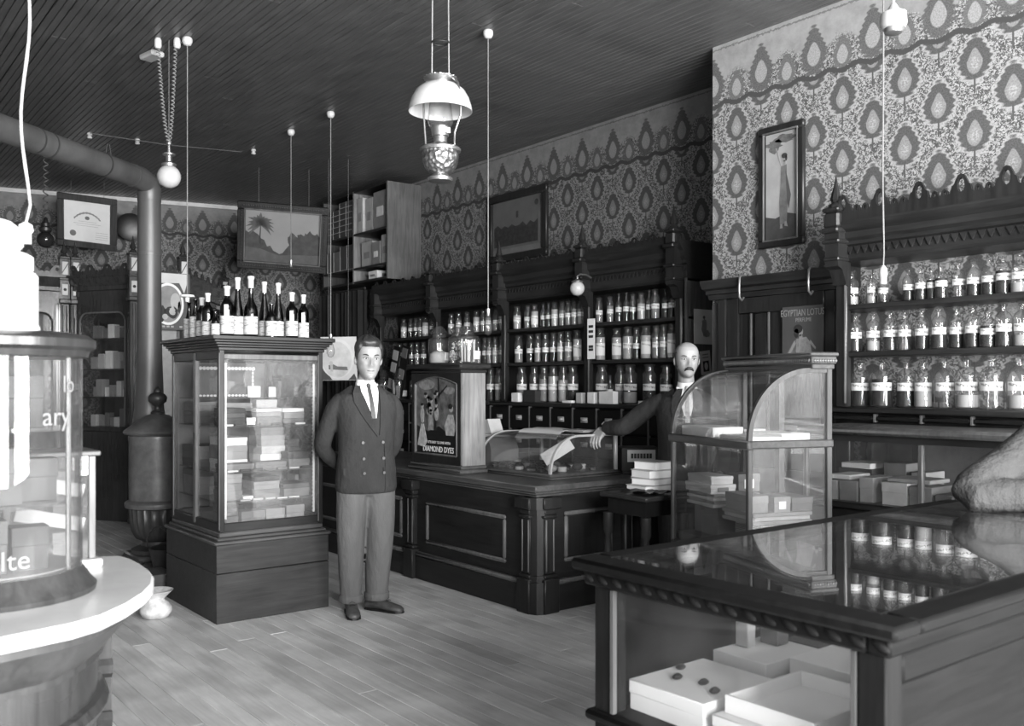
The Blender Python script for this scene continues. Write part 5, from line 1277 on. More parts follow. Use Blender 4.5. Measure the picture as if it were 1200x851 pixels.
ink(t, [[(-w2 * .95, -h2 * .68), (w2 * .8, -h2 * .68), (w2 * .8, h2 * .12)] + [(w2 * (.8 - 1.75 * k / 12), h2 * y) for k, y in enumerate([.12, .0, .1, -.05, .12, .02, .0, .1, .0, .08, .0, .15, .05])]], mat('print_town', 0.022, 0.7, var=0.7, scale=30)); ink(t, [[(w2 * .84, -h2 * .75), (w2 * .97, -h2 * .75), (w2 * .97, h2 * .8), (w2 * .84, h2 * .4)], [(-w2, -h2), (w2, -h2), (w2, -h2 * .78), (-w2, -h2 * .78)]], M_CARD[3], 2)
ink(t, [[(-.02, h2 * .3), (.015, h2 * .3), (.015, h2 * .55), (-.02, h2 * .55)], ell(w2 * .75, h2 * .72, .03, .03)], m_dk, 2)
# tall narrow picture on the near wall: standing robed figure under a bough
t, w2, h2 = wall_pic('tall_picture', 'tall narrow framed picture of robed figure reaching to a bough, near wall', 'picture', XN - 0.003, 891.5, 945, 153, 293, 0.050, W_DARK, mat('figure_print_ground', 0.30, 0.6, var=0.25, scale=4), 0.035, gold=0.010)
m_rob = mat('printed_robe', 0.13, 0.7, var=0.35, scale=18); m_fl = mat('printed_flesh', 0.22, 0.7, var=0.15)
ink(t, [[(-w2, -h2), (w2, -h2), (w2, -h2 * .58), (w2 * .3, -h2 * .52), (-w2 * .4, -h2 * .60), (-w2, -h2 * .55)]], mat('printed_ground', 0.05, 0.7, var=0.4, scale=12))
ink(t, [blob(-w2 * .45, h2 * .78, w2 * .45, h2 * .13, 21, 20, .35), blob(w2 * .25, h2 * .88, w2 * .6, h2 * .07, 22, 20, .35)], mat('printed_foliage', 0.10, 0.7, var=0.5, scale=40))
ink(t, [[(-w2 * .05, h2 * .36), (w2 * .30, h2 * .38), (w2 * .30, h2 * .10), (w2 * .36, -h2 * .25), (w2 * .30, -h2 * .70), (-w2 * .12, -h2 * .74), (-w2 * .16, -h2 * .3), (-w2 * .08, h2 * .05)]], m_rob, 2)
ink(t, [[(w2 * .22, h2 * .3), (w2 * .40, h2 * .05), (w2 * .55, -h2 * .2), (w2 * .42, -h2 * .45), (w2 * .32, -h2 * .3)]], mat('printed_shawl', 0.07, 0.7), 3)
ink(t, [[(-w2 * .10, h2 * .40), (-w2 * .02, h2 * .33), (-w2 * .30, h2 * .72), (-w2 * .40, h2 * .72)], ell(w2 * .17, h2 * .50, w2 * .13, h2 * .065), [(w2 * .08, h2 * .38), (w2 * .22, h2 * .38), (w2 * .22, h2 * .46), (w2 * .10, h2 * .46)], [(-w2 * .12, -h2 * .80), (w2 * .05, -h2 * .8), (w2 * .02, -h2 * .72), (-w2 * .08, -h2 * .72)], [(w2 * .16, -h2 * .76), (w2 * .36, -h2 * .78), (w2 * .28, -h2 * .68), (w2 * .18, -h2 * .68)]], m_fl, 3)
ink(t, [ell(w2 * .16, h2 * .55, w2 * .17, h2 * .05), ell(w2 * .27, h2 * .50, w2 * .06, h2 * .05)], m_dk, 4)
# perfume poster on the door
t, w2, h2 = wall_pic('perfume_poster', 'dark perfume poster of a robed lady pinned to the panelled door', 'poster', XN - 0.052, 917.5, 966, 360, 436, 0.004, M_INK, mat('poster_ground', 0.060, 0.5, var=0.15, scale=3), 0.010)
text_mesh('EGYPTIAN LOTUS', 0.060, 'printed_lettering', M_CARD[2], t, (0, -0.0125, h2 - 0.060), sx=0.66)
text_mesh('PERFUME', 0.036, 'printed_lettering', M_CARD[2], t, (0.01, -0.0125, h2 - 0.098), sx=0.8)
ink(t, [[(-.04, -.0), (.03, .01), (.055, -.02), (.09, -.18), (-.02, -.20), (-.05, -.06)]], mat('poster_gown', 0.20, 0.6, var=0.3, scale=50)); ink(t, [[(-.04, .0), (-.065, -.02), (-.15, -.15), (-.15, -.18), (-.02, -.2), (-.05, -.1)]], mat('poster_veil', 0.12, 0.6, var=0.4, scale=40))
ink(t, [[(-.055, -.01), (-.145, -.165), (-.135, -.17), (-.045, -.03)], [(-.02, .0), (-.04, -.19), (-.03, -.19), (-.012, .0)], [(.06, -.01), (.10, -.06), (.095, -.07), (.055, -.03)]], M_CARD[2], 2)
ink(t, [ell(-.015, .045, .022, .030), [(-.022, -.0), (.004, .0), (.0, .025), (-.02, .025)]], m_fl, 2); ink(t, [ell(-.028, .062, .032, .028), ell(-.040, .035, .018, .03)], M_INK, 3)
ink(t, [ell(.105, -.15, .012, .012), ell(.13, -.165, .014, .011), ell(.085, -.165, .01, .012)], M_CARD[1], 2)
# illustrated notices
t, w2, h2 = None, 0, 0
def flat_card(name, label, cat, X=None, Y=None, px0=0, px1=0, py0=0, py1=0, m=M_PAPER, th=0.004):
    if X is not None:
        a, b = P(px0, py0, X=X), P(px1, py0, X=X); zb = P(px0, py1, X=X).z; W_ = abs(a.y - b.y); c = (X, (a.y + b.y) / 2, (a.z + zb) / 2); rot = (0, 0, -pi / 2)
    else:
        a, b = P(px0, py0, Y=Y), P(px1, py0, Y=Y); zb = P(px0, py1, Y=Y).z; W_ = abs(a.x - b.x); c = ((a.x + b.x) / 2, Y, (a.z + zb) / 2); rot = (0, 0, 0)
    t = thing(name, label, cat, c, 0, None, rot); w2, h2 = W_ / 2, (a.z - zb) / 2
    bx('sheet', m, t, -w2, w2, -0.012, -0.012 + th, -h2, h2)
    return t, w2, h2
YE = 4.74 - 0.004 + 0.008
t, w2, h2 = flat_card('notice', 'pale illustrated notice high on the shelving end panel', 'notice', None, YE, 812, 835, 362, 403); ink(t, [blob(-.0, .0, w2 * .25, h2 * .5, 5), blob(w2 * .3, -h2 * .4, w2 * .3, h2 * .2, 6)], M_CARD[2]); ink(t, [ell(0, h2 * .55, w2 * .12, h2 * .09)], M_CARD[3], 2)
t, w2, h2 = flat_card('notice', 'small white card with dark oval, below the pale illustrated notice', 'notice', None, YE, 820, 831.5, 411, 439, M_PAPER); t.rotation_euler = (0, radians(-7), 0)
ink(t, [[(-w2 * .6, -h2 * .75), (w2 * .6, -h2 * .75), (w2 * .6, h2 * .15), (-w2 * .6, h2 * .15)]], M_INK); ink(t, [ell(0, -h2 * .3, w2 * .35, h2 * .32)], M_PAPER, 2); ink(t, [[(-w2 * .6, h2 * u), (w2 * .6, h2 * u), (w2 * .6, h2 * u + .008), (-w2 * .6, h2 * u + .008)] for u in (.4, .65)], M_INKG)
t, w2, h2 = flat_card('hanging_sign', 'narrow white hanging sign with heavy black bars, on shelving post', 'sign', XF - 0.33, None, 689.5, 698, 374, 421, M_WHITE); q = random.Random(2)
ink(t, [[(-w2 * .65, z), (w2 * .6, z), (w2 * .6, z + .022), (-w2 * .65, z + .022)] for z in (h2 * .55, h2 * .30, h2 * .05, -h2 * .45, -h2 * .6)], M_INK)
# round picture calendar sheet on the curtain
t, w2, h2 = picture('calendar_sheet', 'curling pale sheet with round scene, hung before the dark curtain', 'poster', (376.5, 395), (418.5, 394.5), (376.5, 446), 9.6, 9.65, 0.004, M_PAPER, mat('calendar_paper', 0.50, 0.7, var=0.12, scale=5), 0.011)
ink(t, [[(-w2, -h2), (-w2 * .4, -h2), (-w2 * .8, -h2 * .55), (-w2, -h2 * .2)], [(w2, -h2), (w2 * .5, -h2), (w2 * .85, -h2 * .7)], [(-w2, h2 * .85), (-w2 * .55, h2 * .95), (-w2, h2 * .95)]], M_CARD[4])
ink(t, [ell(-.02, 0, w2 * .95, h2 * .93, 32)], mat('calendar_disc', 0.55, 0.7, var=0.15, scale=6), 2); ink(t, [ell(-.02, -.01, w2 * .83, h2 * .84, 32)], mat('calendar_scene', 0.46, 0.7, var=0.3, scale=7), 3)
ink(t, [[(-w2 * .6, -h2 * .5), (w2 * .5, -h2 * .55), (w2 * .45, -h2 * .38), (-w2 * .1, -h2 * .36), (-w2 * .35, -h2 * .25), (-w2 * .6, -h2 * .3)]], M_CARD[3], 4); ink(t, [ell(-w2 * .45, -h2 * .22, .02, .026), [(-w2 * .5, -h2 * .6), (-w2 * .36, -h2 * .6), (-w2 * .36, -h2 * .3), (-w2 * .5, -h2 * .3)]], M_CARD[1], 5)
# oval picture poster by the stove pipe
t, w2, h2 = flat_card('oval_poster', 'dark poster with white-ringed oval scene, behind the stove pipe', 'poster', None, 9.92, 186, 222, 319, 386, mat('oval_poster_ground', 0.035, 0.4))
ink(t, [[(-w2, h2 * .62), (w2 * .3, h2 * .66), (w2 * .62, h2 * .30), (w2 * .80, h2 * .62), (w2 * .80, h2 * .98), (-w2, h2 * .98)]], M_PAPER)
ink(t, [ell(-w2 * .42, -.03, w2 * 1.02, h2 * .74, 36)], M_WHITE, 2); ink(t, [ell(-w2 * .42, -.03, w2 * .88, h2 * .65, 36)], mat('oval_scene', 0.20, 0.6, var=0.3, scale=8), 3)
ink(t, [ell(w2 * .05, .0, w2 * .33, h2 * .30)], M_CARD[1], 4); ink(t, [blob(-w2 * .2, -h2 * .38, w2 * .45, h2 * .2, 3), blob(w2 * .3, -h2 * .2, w2 * .12, h2 * .2, 12), blob(-w2 * .8, -h2 * .4, w2 * .2, h2 * .3, 13)], M_INK, 4); ink(t, [blob(-w2 * .15, -h2 * .35, w2 * .2, h2 * .15, 14), ell(-w2 * .62, -h2 * .55, .03, .03)], M_CARD[1], 5)
ink(t, [[(-w2 * .8 + k * .045, -h2 * .92), (-w2 * .8 + k * .045 + .03, -h2 * .92), (-w2 * .8 + k * .045 + .03, -h2 * .86), (-w2 * .8 + k * .045, -h2 * .86)] for k in (0, 1, 2, 4, 5, 6)], M_CARD[1])
# slanted card rack by the young man's head
p = P(452, 400, X=5.30)
t = thing('card_rack', 'slanted dark rack of pale picture cards beside the young man\'s head', 'rack', (5.37, p.y, 1.289), 0, None, (0, 0, -pi / 2))
for k in range(2):
    o = MB().box(-.09, .05, -.006, .006, .02, .60).build('slat_board', W_BLACK, t); o.location = (-.02 + .17 * k, .012 * k, 0); o.rotation_euler = (radians(-3), radians(13), 0)
for k, (x, z, kk) in enumerate([(-.03, .50, 0), (-.03, .36, 0), (-.03, .17, 0), (-.03, .52, 1), (-.03, .28, 1)]):
    o = MB().box(x - .05, x + .055, -.012, -.007, z - .055, z + .055).build('picture_card', M_CARD[[1, 1, 1, 3, 2][k]], t); o.location = (-.02 + .17 * kk, .012 * kk, 0); o.rotation_euler = (radians(-3), radians(13), 0)
# flue cover on the rear wall
o = MB().lathe([(.165, 0), (.17, .012), (.12, .03), (.03, .036)], 24).build('flue_cover', M_BLACK, None, 50, P(153, 266, d=11.45), (pi / 2, 0, BW)); tag(o, 'round dark flue cover on the rear wall behind the stove pipe', 'flue cover')

# ================================================================ STOVE
SX, SY = 2.36, 7.64
t = thing('parlour_stove', 'tall round cast-iron stove with urn finial and long pipe', 'stove', (SX, SY, 0))
MB().lathe([(0.20, 0.10), (0.20, 0.13), (0.13, 0.16), (0.12, 0.19), (0.15, 0.215)], 24).build('pedestal', M_IRON, t)
mb = MB().box(-.21, .21, -.21, .21, .05, .10, bev=.015); mb.build('ash_base', M_IRON, t)
for sx in (-1, 1):
    for sy in (-1, 1): MB().tube([(sx * .17, sy * .17, .07), (sx * .21, sy * .21, .045), (sx * .22, sy * .22, .0)], [.03, .022, .018], 8).build('foot', M_IRON, t)
MB().lathe([(.215, .52), (.218, .54), (.218, .99), (.222, 1.01), (.222, 1.035), (.21, 1.045)], 32).build('drum', mat('stove_drum', 0.13, 0.38, 0.3, var=0.4, scale=9, bump=0.1), t)
MB().lathe([(0.12, 0.195), (0.16, 0.215), (0.19, 0.27), (0.205, 0.36), (0.212, 0.455), (0.19, 0.47)], 72, flute=lambda a, k: 0.035 * cos(a * 24) if 0 < k < 5 else 0).build('fluted_bowl', M_IRON, t, 60)
MB().lathe([(0.20, .458), (.245, .465), (.25, .485), (.25, .50), (.235, .515), (.215, .525)], 32).build('lower_rim', MATS['stove_drum'], t)
MB().lathe([(.21, 1.040), (.25, 1.050), (.262, 1.065), (.255, 1.080), (.215, 1.110), (.15, 1.160), (.09, 1.200), (.05, 1.210), (.03, 1.215)], 32).build('dome_top', MATS['stove_drum'], t)
MB().lathe([(.05, 1.210), (.055, 1.225), (.028, 1.240), (.022, 1.270), (.032, 1.280), (.068, 1.310), (.075, 1.345), (.058, 1.370), (.03, 1.385), (.034, 1.400), (.015, 1.420), (.004, 1.435)], 20).build('urn_finial', M_NICKEL if False else M_IRON, t, 60)
px_, py_ = 2.40 - SX, 7.99 - SY
MB().lathe([(.135, 1.05), (.135, 1.12), (.118, 1.25), (.104, 1.65), (.098, 1.9), (.092, 3.0)], 24, (px_, py_, 0)).build('upright_pipe', M_PIPE, t, 60)
for z in (1.85, 2.55): MB().lathe([(.099, z - .012), (.1005, z), (.099, z + .012)], 24, (px_, py_, 0)).build('pipe_seam', M_PIPE, t)
hd = Vector((-1.3, -1.07, -0.0)).normalized()
e0 = Vector((px_, py_, 2.99)); pts = [e0, e0 + Vector((0, 0, .10)), e0 + Vector((0, 0, .15)) + hd * .04, e0 + Vector((0, 0, .17)) + hd * .13, e0 + Vector((0, 0, .17)) + hd * .25]
MB().tube(pts, .095, 24).build('elbow', M_PIPE, t, 45)
h0 = pts[-1]; MB().tube([h0, h0 + hd * 4.70], .092, 24).build('horizontal_pipe', M_PIPE, t, 60)
for k, s_ in enumerate((.35, .95, 1.08, 1.85)): MB().tube([h0 + hd * s_, h0 + hd * (s_ + .015)], .0945, 24).build('pipe_seam', M_IRON, t)
# coal hod and small crate beside the stove
t = thing('coal_hod', 'dark iron coal hod tucked between stove and display case', 'coal hod', (2.27, 6.98, 0), radians(20))
MB().lathe([(.10, 0), (.105, .01), (.14, .20), (.15, .24), (.135, .235), (.09, .03)], 20, sx=1.25).build('body', M_IRONB, t); MB().tube([(.16, 0, .23), (.24, 0, .33), (.25, .0, .36), (.21, 0, .36)], [.06, .055, .05, .02], 10).build('spout', M_IRONB, t)
MB().tube([(-.12 + 0, -.15 * cos(a), .24 + .16 * sin(a)) for a in [pi * k / 8 for k in range(9)]], .006, 6).build('handle', M_IRONB, t)
carton(1.95, 2.13, 6.52, 6.80, 0.0005, .13, 4, 'dark wooden crate on the floor behind the tall case', None, 0, True, name='crate', cat='crate')
# spittoon
t = thing('spittoon', 'white enamelled spittoon with flared rim on the floor by the case', 'spittoon', (1.80, 5.86, 0))
MB().lathe([(.045, 0), (.075, .006), (.095, .04), (.095, .065), (.075, .095), (.052, .112), (.05, .12), (.07, .14), (.10, .168), (.103, .172), (.098, .172), (.06, .145), (.03, .13)], 28).build('bowl', mat('spittoon_enamel', 0.50, 0.35, var=0.45, scale=16), t, 60)
# ================================================================ SODA FOUNTAIN, at the left
t = thing('soda_fountain', 'round-ended soda fountain counter with white marble top', 'counter', (0, 0, 0))
ZM = 0.95
edge = [P(px, py, z=ZM) for px, py in ((140, 651), (152, 654), (165, 660), (175, 667), (180.5, 675), (179, 684), (170, 694), (150, 707), (120, 721), (85, 731), (45, 739), (0, 748), (-60, 756))]
e2 = [(p.x, p.y) for p in edge] + [(-0.45, 1.72), (-1.1, 2.05), (-1.1, 3.1), (-0.2, 3.15)]
cxm = sum(p[0] for p in e2) / len(e2); cym = sum(p[1] for p in e2) / len(e2)
def scaled(off): 
    out = []
    n = len(e2)
    for i in range(n):
        a, b, c = Vector((*e2[i - 1], 0)), Vector((*e2[i], 0)), Vector((*e2[(i + 1) % n], 0)); tn = (c - a).normalized(); nr = Vector((tn.y, -tn.x, 0))
        if (Vector((cxm, cym, 0)) - b).dot(nr) < 0: nr = -nr
        out.append(b + nr * off)
    return out
def ringz(off, z): return [Vector((p.x, p.y, z)) for p in scaled(off)]
MB().rings([ringz(.006, ZM - .034), ringz(0, ZM - .028), ringz(0, ZM - .006), ringz(.006, ZM)]).build('marble_top', M_MARBLE, t, 30)
m_fo = wood('fountain_wood', 0.035, 0.30, 'z', 0.3)
MB().rings([ringz(.04, ZM - .035), ringz(.04, ZM - .06), ringz(.055, ZM - .075), ringz(.075, ZM - .10), ringz(.10, ZM - .13), ringz(.115, ZM - .145), ringz(.115, ZM - .16)][::-1]).build('cove_moulding', m_fo, t, 25)
MB().rings([ringz(.13, ZM - .16), ringz(.13, ZM - .26), ringz(.115, ZM - .265), ringz(.105, ZM - .285), ringz(.115, ZM - .305), ringz(.135, ZM - .31), ringz(.135, ZM - .40), ringz(.12, ZM - .41), ringz(.115, ZM - .43), ringz(.13, ZM - .45), ringz(.145, ZM - .46), ringz(.145, .14), ringz(.11, .12), ringz(.11, 0)][::-1]).build('body', m_fo, t, 25)
# round glass case on the marble
CXR, CYR, RR = 0.384, 2.455, 0.188
W_RING = wood('case_ring_wood', 0.028, 0.32)
t = thing('round_glass_case', 'cylindrical glass case with etched script on the marble counter', 'display case', (CXR, CYR, ZM))
MB().lathe([(RR + .03, 0), (RR + .032, .012), (RR + .02, .025), (RR + .004, .05), (RR - .004, .06), (RR - .01, .06)], 48).build('base_ring', W_RING, t, 30)
MB().lathe([(RR - .004, .555), (RR + .012, .558), (RR + .016, .572), (RR + .03, .58), (RR + .03, .598), (RR + .012, .61), (RR - .02, .615)], 48).build('top_ring', W_RING, t, 30)
o = MB()
vs = [[(RR * cos(2 * pi * k / 64), RR * sin(2 * pi * k / 64), z) for k in range(64)] for z in (.058, .557)]; vi = [[((RR - .004) * cos(2 * pi * k / 64), (RR - .004) * sin(2 * pi * k / 64), z) for k in range(64)] for z in (.557, .058)]
o.rings([[Vector(p) for p in r] for r in vs + vi + vs[:1]], False, False).build('glass_cylinder', glass('bent_glass', 0.94, 0.55, 0.022, 0.0, 0.014), t, 60)
for z in (.21, .385): MB().lathe([(RR - .03, z), (RR - .03, z + .008)], 32).build('glass_shelf', glass('bent_shelf_%d' % int(z * 100), 0.9, 0.6, 0.05), t, 40)
MB().lathe([(RR - .02, .0605), (RR - .02, .064)], 32).build('floor_disc', M_CARD[3], t, 40)
for a in (20, 140, 260): MB().cyl(((RR - .012) * cos(radians(a - 60)), (RR - .012) * sin(radians(a - 60)), .06), ((RR - .012) * cos(radians(a - 60)), (RR - .012) * sin(radians(a - 60)), .56), .006, n=8).build('upright', M_NICKEL, t)
def curved_text(txt, size, z, a_mid, m):
    """etched lettering wrapped round the cylinder"""
    o = text_mesh(txt, size, 'etched_lettering', m, t, (0, 0, 0), (0, 0, 0), 0.0003)
    for v in o.data.vertices:
        a = a_mid + v.co.x / RR; r = RR + .0012 + v.co.z
        v.co = (r * cos(a), r * sin(a), z + v.co.y)
cam_a = atan2(-CYR, -CXR)
m_et = mat('etched_glass_white', 0.15, 0.7)
curved_text('Malte', 0.060, .085, cam_a + .02, m_et); curved_text('ary', 0.062, .40, cam_a + .72, m_et); curved_text('lo', 0.055, .475, cam_a + .92, m_et)
q = random.Random(6)
# things inside the round case
for k, (a, r, z, h, tn) in enumerate([(250, .09, .0645, .12, 4), (310, .09, .0645, .10, 5), (190, .09, .0645, .13, 3), (340, .09, .2185, .10, 4), (270, .09, .2185, .13, 4), (200, .09, .2185, .11, 3), (300, .09, .3935, .12, 5), (210, .09, .3935, .09, 4)]):
    x, y = CXR + r * cos(radians(a)), CYR + r * sin(radians(a)); carton(x - .04, x + .04, y - .03, y + .03, ZM + z, h, tn, '%s packet, %s of those inside the round glass case' % (TONE[tn], ORD[k]), 'packets in the round glass case', 0.0)
# lidded square case behind it
pb = P(121, 664, z=ZM)
t = thing('square_glass_case', 'square glass candy case with wooden frame behind the round one', 'display case', (pb.x - .012, pb.y + .012, ZM), 0.0)
W, L, Hc = .23, .17, .30
MB().box(-W, .012, -.012, L, 0, .022, bev=.004).build('base', M_TRIMW, t)
for x, y in ((-.012, .012), (-W + .012, .012), (-.012, L - .014), (-W + .012, L - .014)): bx('corner_post', W_TRIM, t, x - .009, x + .009, y - .009, y + .009, .022, Hc, bev=.002)
MB().box(-W - .008, .008, -.008, L + .004, Hc, Hc + .014, bev=.003).build('lid', W_MIDX, t)
for a in ((-W + .021, -.021, .008, .011), (-W + .021, -.021, L - .016, L - .013)): bx('pane', M_GLASSD, t, *a, .022, Hc)
for x in (-.014, -W + .011): bx('pane', M_GLASSD, t, x, x + .003, .021, L - .023, .022, Hc)
for z in (.12, .21): bx('glass_shelf', M_GLASSC, t, -W + .02, -.02, .05, L - .02, z, z + .006)
for k, (x0, x1, z, h, tn) in enumerate([(-.20, -.12, .0225, .05, 3), (-.10, -.03, .0225, .07, 2), (-.20, -.12, .127, .05, 4), (-.10, -.03, .127, .06, 3), (-.18, -.04, .217, .04, 3)]):
    carton(pb.x - .012 + x0, pb.x - .012 + x1, pb.y + .07, pb.y + .15, ZM + z, h, tn, '%s box, %s of those inside the square glass case' % (TONE[tn], ORD[k]), 'boxes in the square glass case')
for k, z in enumerate((.115, .205)):
    o = bx('leaning_strip', M_PAPER, None, -.085, .085, -.002, .002, -.018, .018); o.location = (pb.x - .125, pb.y + .03, ZM + z + .02); o.rotation_euler = (0, radians(14), 0); tag(o, ('lower' if k == 0 else 'upper') + ' slanting white strip inside the square glass case', 'card')
# white urn standing on the round case
t = thing('white_urn', 'bright white onyx urn with domed lid on top of the round glass case', 'urn', (CXR + .0, CYR, ZM + .615))
MB().lathe([(.096, -.001), (.096, .012), (.092, .02), (.092, .135), (.086, .142)], 32).build('lower_drum', M_PORC, t, 40)
MB().lathe([(.076, .14), (.082, .15), (.082, .18), (.070, .188)], 32).build('upper_drum', M_PORC, t, 40)
MB().lathe([(.054, .187), (.052, .195), (.060, .205), (.062, .22), (.055, .245), (.036, .262), (.01, .27)], 32).build('domed_lid', M_PORC, t, 60)

# ================================================================ LAMPS AND CORDS
def cord(name, label, px, d, y0, y1, r, m, end='bulb', rose=True, wob=0.0, X=None):
    p1 = P(px, y1, d=d); top = H - 0.002 if y0 is None or True else 0
    t = thing(name, label, 'lamp', (p1.x, p1.y, H), 0)
    z1 = p1.z - H
    n = 28; q = random.Random(px)
    pts = [(wob * sin(k * .55 + px), wob * cos(k * .43 + px), z1 * k / n) for k in range(n + 1)]
    pts[0] = (0, 0, 0); pts[-1] = (0, 0, z1)
    MB().tube([pts[k] for k in range(n + 1)], r, 6).build('cord', m, t, 60)
    if rose: MB().lathe([(.012, -.055), (.024, -.05), (.034, -.03), (.034, -.008), (.028, 0)], 14).build('ceiling_rose', M_ROSE, t, 50)
    return t, z1
t, z1 = cord('pendant_lamp', 'pale knotted cord with white socket hanging over the soda fountain', 30, 3.2, 0, 262, .0058, M_CORDW, wob=.016)
MB().lathe([(.008, z1 + .005), (.022, z1 - .005), (.026, z1 - .025), (.019, z1 - .035), (.019, z1 - .07), (.015, z1 - .072)], 16).build('socket', M_PORC, t, 40)
t, z1 = cord('pendant_lamp', 'white cord with shaded white socket ending beside the stove pipe', 219.5, 6.25, 48, 345, .0038, M_CORD)
MB().lathe([(.008, z1), (.045, z1 - .005), (.05, z1 - .018), (.014, z1 - .025), (.013, z1 - .05)], 16).build('socket', M_PORC, t, 40)
t, z1 = cord('pendant_lamp', 'long straight cord with clear bulb in front of the shelving jars', 572, 6.12, 38, 362, .004, M_CORD)
MB().lathe([(.006, z1 + .004), (.014, z1), (.014, z1 - .045), (.011, z1 - .05)], 12).build('socket', M_BRASS, t); MB().lathe([(.012, z1 - .045), (.02, z1 - .07), (.031, z1 - .11), (.030, z1 - .14), (.018, z1 - .165), (.003, z1 - .175)], 14).build('bulb', M_BOT, t, 60)
t, z1 = cord('pendant_lamp', 'cord with pear-shaped clear bulb hanging before the calendar sheet', 387.5, 7.94, 131, 392, .0045, M_CORD)
MB().lathe([(.006, z1 + .004), (.016, z1), (.016, z1 - .05), (.012, z1 - .055)], 12).build('socket', M_BRASS, t); MB().lathe([(.013, z1 - .05), (.022, z1 - .09), (.034, z1 - .13), (.034, z1 - .16), (.02, z1 - .19), (.003, z1 - .20)], 14).build('bulb', M_BOT, t, 60)
t, z1 = cord('pendant_lamp', 'thin cord with small socket hanging before the landscape painting', 341, 8.5, 153, 305, .004, M_CORD)
MB().lathe([(.006, z1 + .004), (.016, z1), (.016, z1 - .06), (.012, z1 - .065)], 12).build('socket', M_STEEL, t)
t, z1 = cord('pendant_lamp', 'twisted cord with porcelain socket in front of the open-backed shelves', 1035, 4.55, 40, 312, .0042, M_CORD, wob=.003)
MB().lathe([(.006, z1 + .004), (.018, z1 - .012), (.021, z1 - .04), (.017, z1 - .055), (.017, z1 - .085), (.013, z1 - .09)], 16).build('socket', M_ROSE, t, 40); MB().lathe([(.012, z1 - .085), (.024, z1 - .115), (.026, z1 - .14), (.015, z1 - .165), (.003, z1 - .17)], 14).build('bulb', M_BOT, t, 60)
t, z1 = cord('pendant_lamp', 'large white porcelain socket hanging high before the near wallpaper', 1047, 3.0, 0, 8, .005, M_CORDW)
MB().lathe([(.008, z1 + .01), (.02, z1 - .01), (.040, z1 - .022), (.042, z1 - .055), (.036, z1 - .07)], 20).build('socket', M_ROSE, t, 40); MB().lathe([(.03, z1 - .068), (.028, z1 - .085), (.022, z1 - .088), (.0, z1 - .088)], 16).build('contact_ring', M_BRASS, t)
# globe on coiled cords
p = P(198, 207, d=6.26); t = thing('globe_lamp', 'white glass globe lamp hung on two coiled spring cords', 'lamp', (p.x, p.y, H)); zg = p.z - H
MB().ball((0, 0, zg), .078, 24).build('globe', mat('opal_glass', 0.40, 0.2, var=0.03), t, 80)
MB().lathe([(.045, zg + .068), (.050, zg + .085), (.022, zg + .10), (.020, zg + .14), (.04, zg + .145), (.04, zg + .155), (.014, zg + .165), (.010, zg + .21), (.02, zg + .215), (.02, zg + .228), (.006, zg + .24)], 18).build('fitter', M_BRASS, t)
zc = zg + .235
for sx, top in ((-.075, -.06), (.045, -.012)):
    pts = []
    for k in range(26 * 9 + 1):
        f = k / (26 * 9); a = k * 2 * pi / 9; x = sx * (1 - f) ** .6 if sx < 0 else sx * (1 - f) ** .6
        pts.append((x * CA + .011 * cos(a), -x * SA + .011 * sin(a), top + (zc - top) * f))
    MB().tube(pts, .0038, 5).build('coiled_cord', M_CORD, t, 60)
MB().cyl((0, 0, -.01), (0, 0, zc), .003, n=6).build('support_wire', M_STEEL, t)
for sx in (-.075, .055): MB().lathe([(.016, -.07), (.024, -.055), (.024, -.015), (.018, 0)], 14, (sx * CA, -sx * SA, 0)).build('ceiling_rose', M_ROSE, t, 50)
MB().tube([(.055 * CA, -.055 * SA, -.03), (.09 * CA, -.09 * SA, -.03)], .004, 6).build('lead_wire', M_STEEL, t)
# dark globe on coiled cord
p = P(53.5, 281, d=9.6); t = thing('dark_globe_lamp', 'small dark glass bulb on a coiled cord before the rear wall', 'lamp', (p.x, p.y, H)); zg = p.z - H
MB().ball((0, 0, zg), .088, 20, (1, 1, .95)).build('bulb', mat('dark_bulb_glass', 0.02, 0.1), t, 80); MB().lathe([(.045, zg + .075), (.062, zg + .09), (.066, zg + .12), (.045, zg + .135), (.045, zg + .17), (.026, zg + .185), (.02, zg + .22), (.006, zg + .235)], 16).build('socket', M_IRONB, t)
MB().tube([(.022 * cos(k * .8), .022 * sin(k * .8), zg + .225 + (-.0 - zg - .225) * k / 60) for k in range(61)], .007, 6).build('coiled_cord', M_CORDD, t, 60)
# little globe bracketed to the cornice
p = P(676.5, 338, X=5.20); t = thing('bracket_globe', 'small white globe light bracketed to the shelving cornice', 'lamp', p)
MB().ball((0, 0, 0), .062, 20).build('globe', MATS['opal_glass'], t, 80); MB().lathe([(.046, .048), (.05, .06), (.02, .07), (.012, .08)], 16).build('fitter', M_BRASS, t); MB().tube([(0, 0, .07), (0, 0, .10), (.03, 0, .12), (.10, 0, .12), (.16, 0, .10)], .008, 8).build('arm', M_BRASS, t)
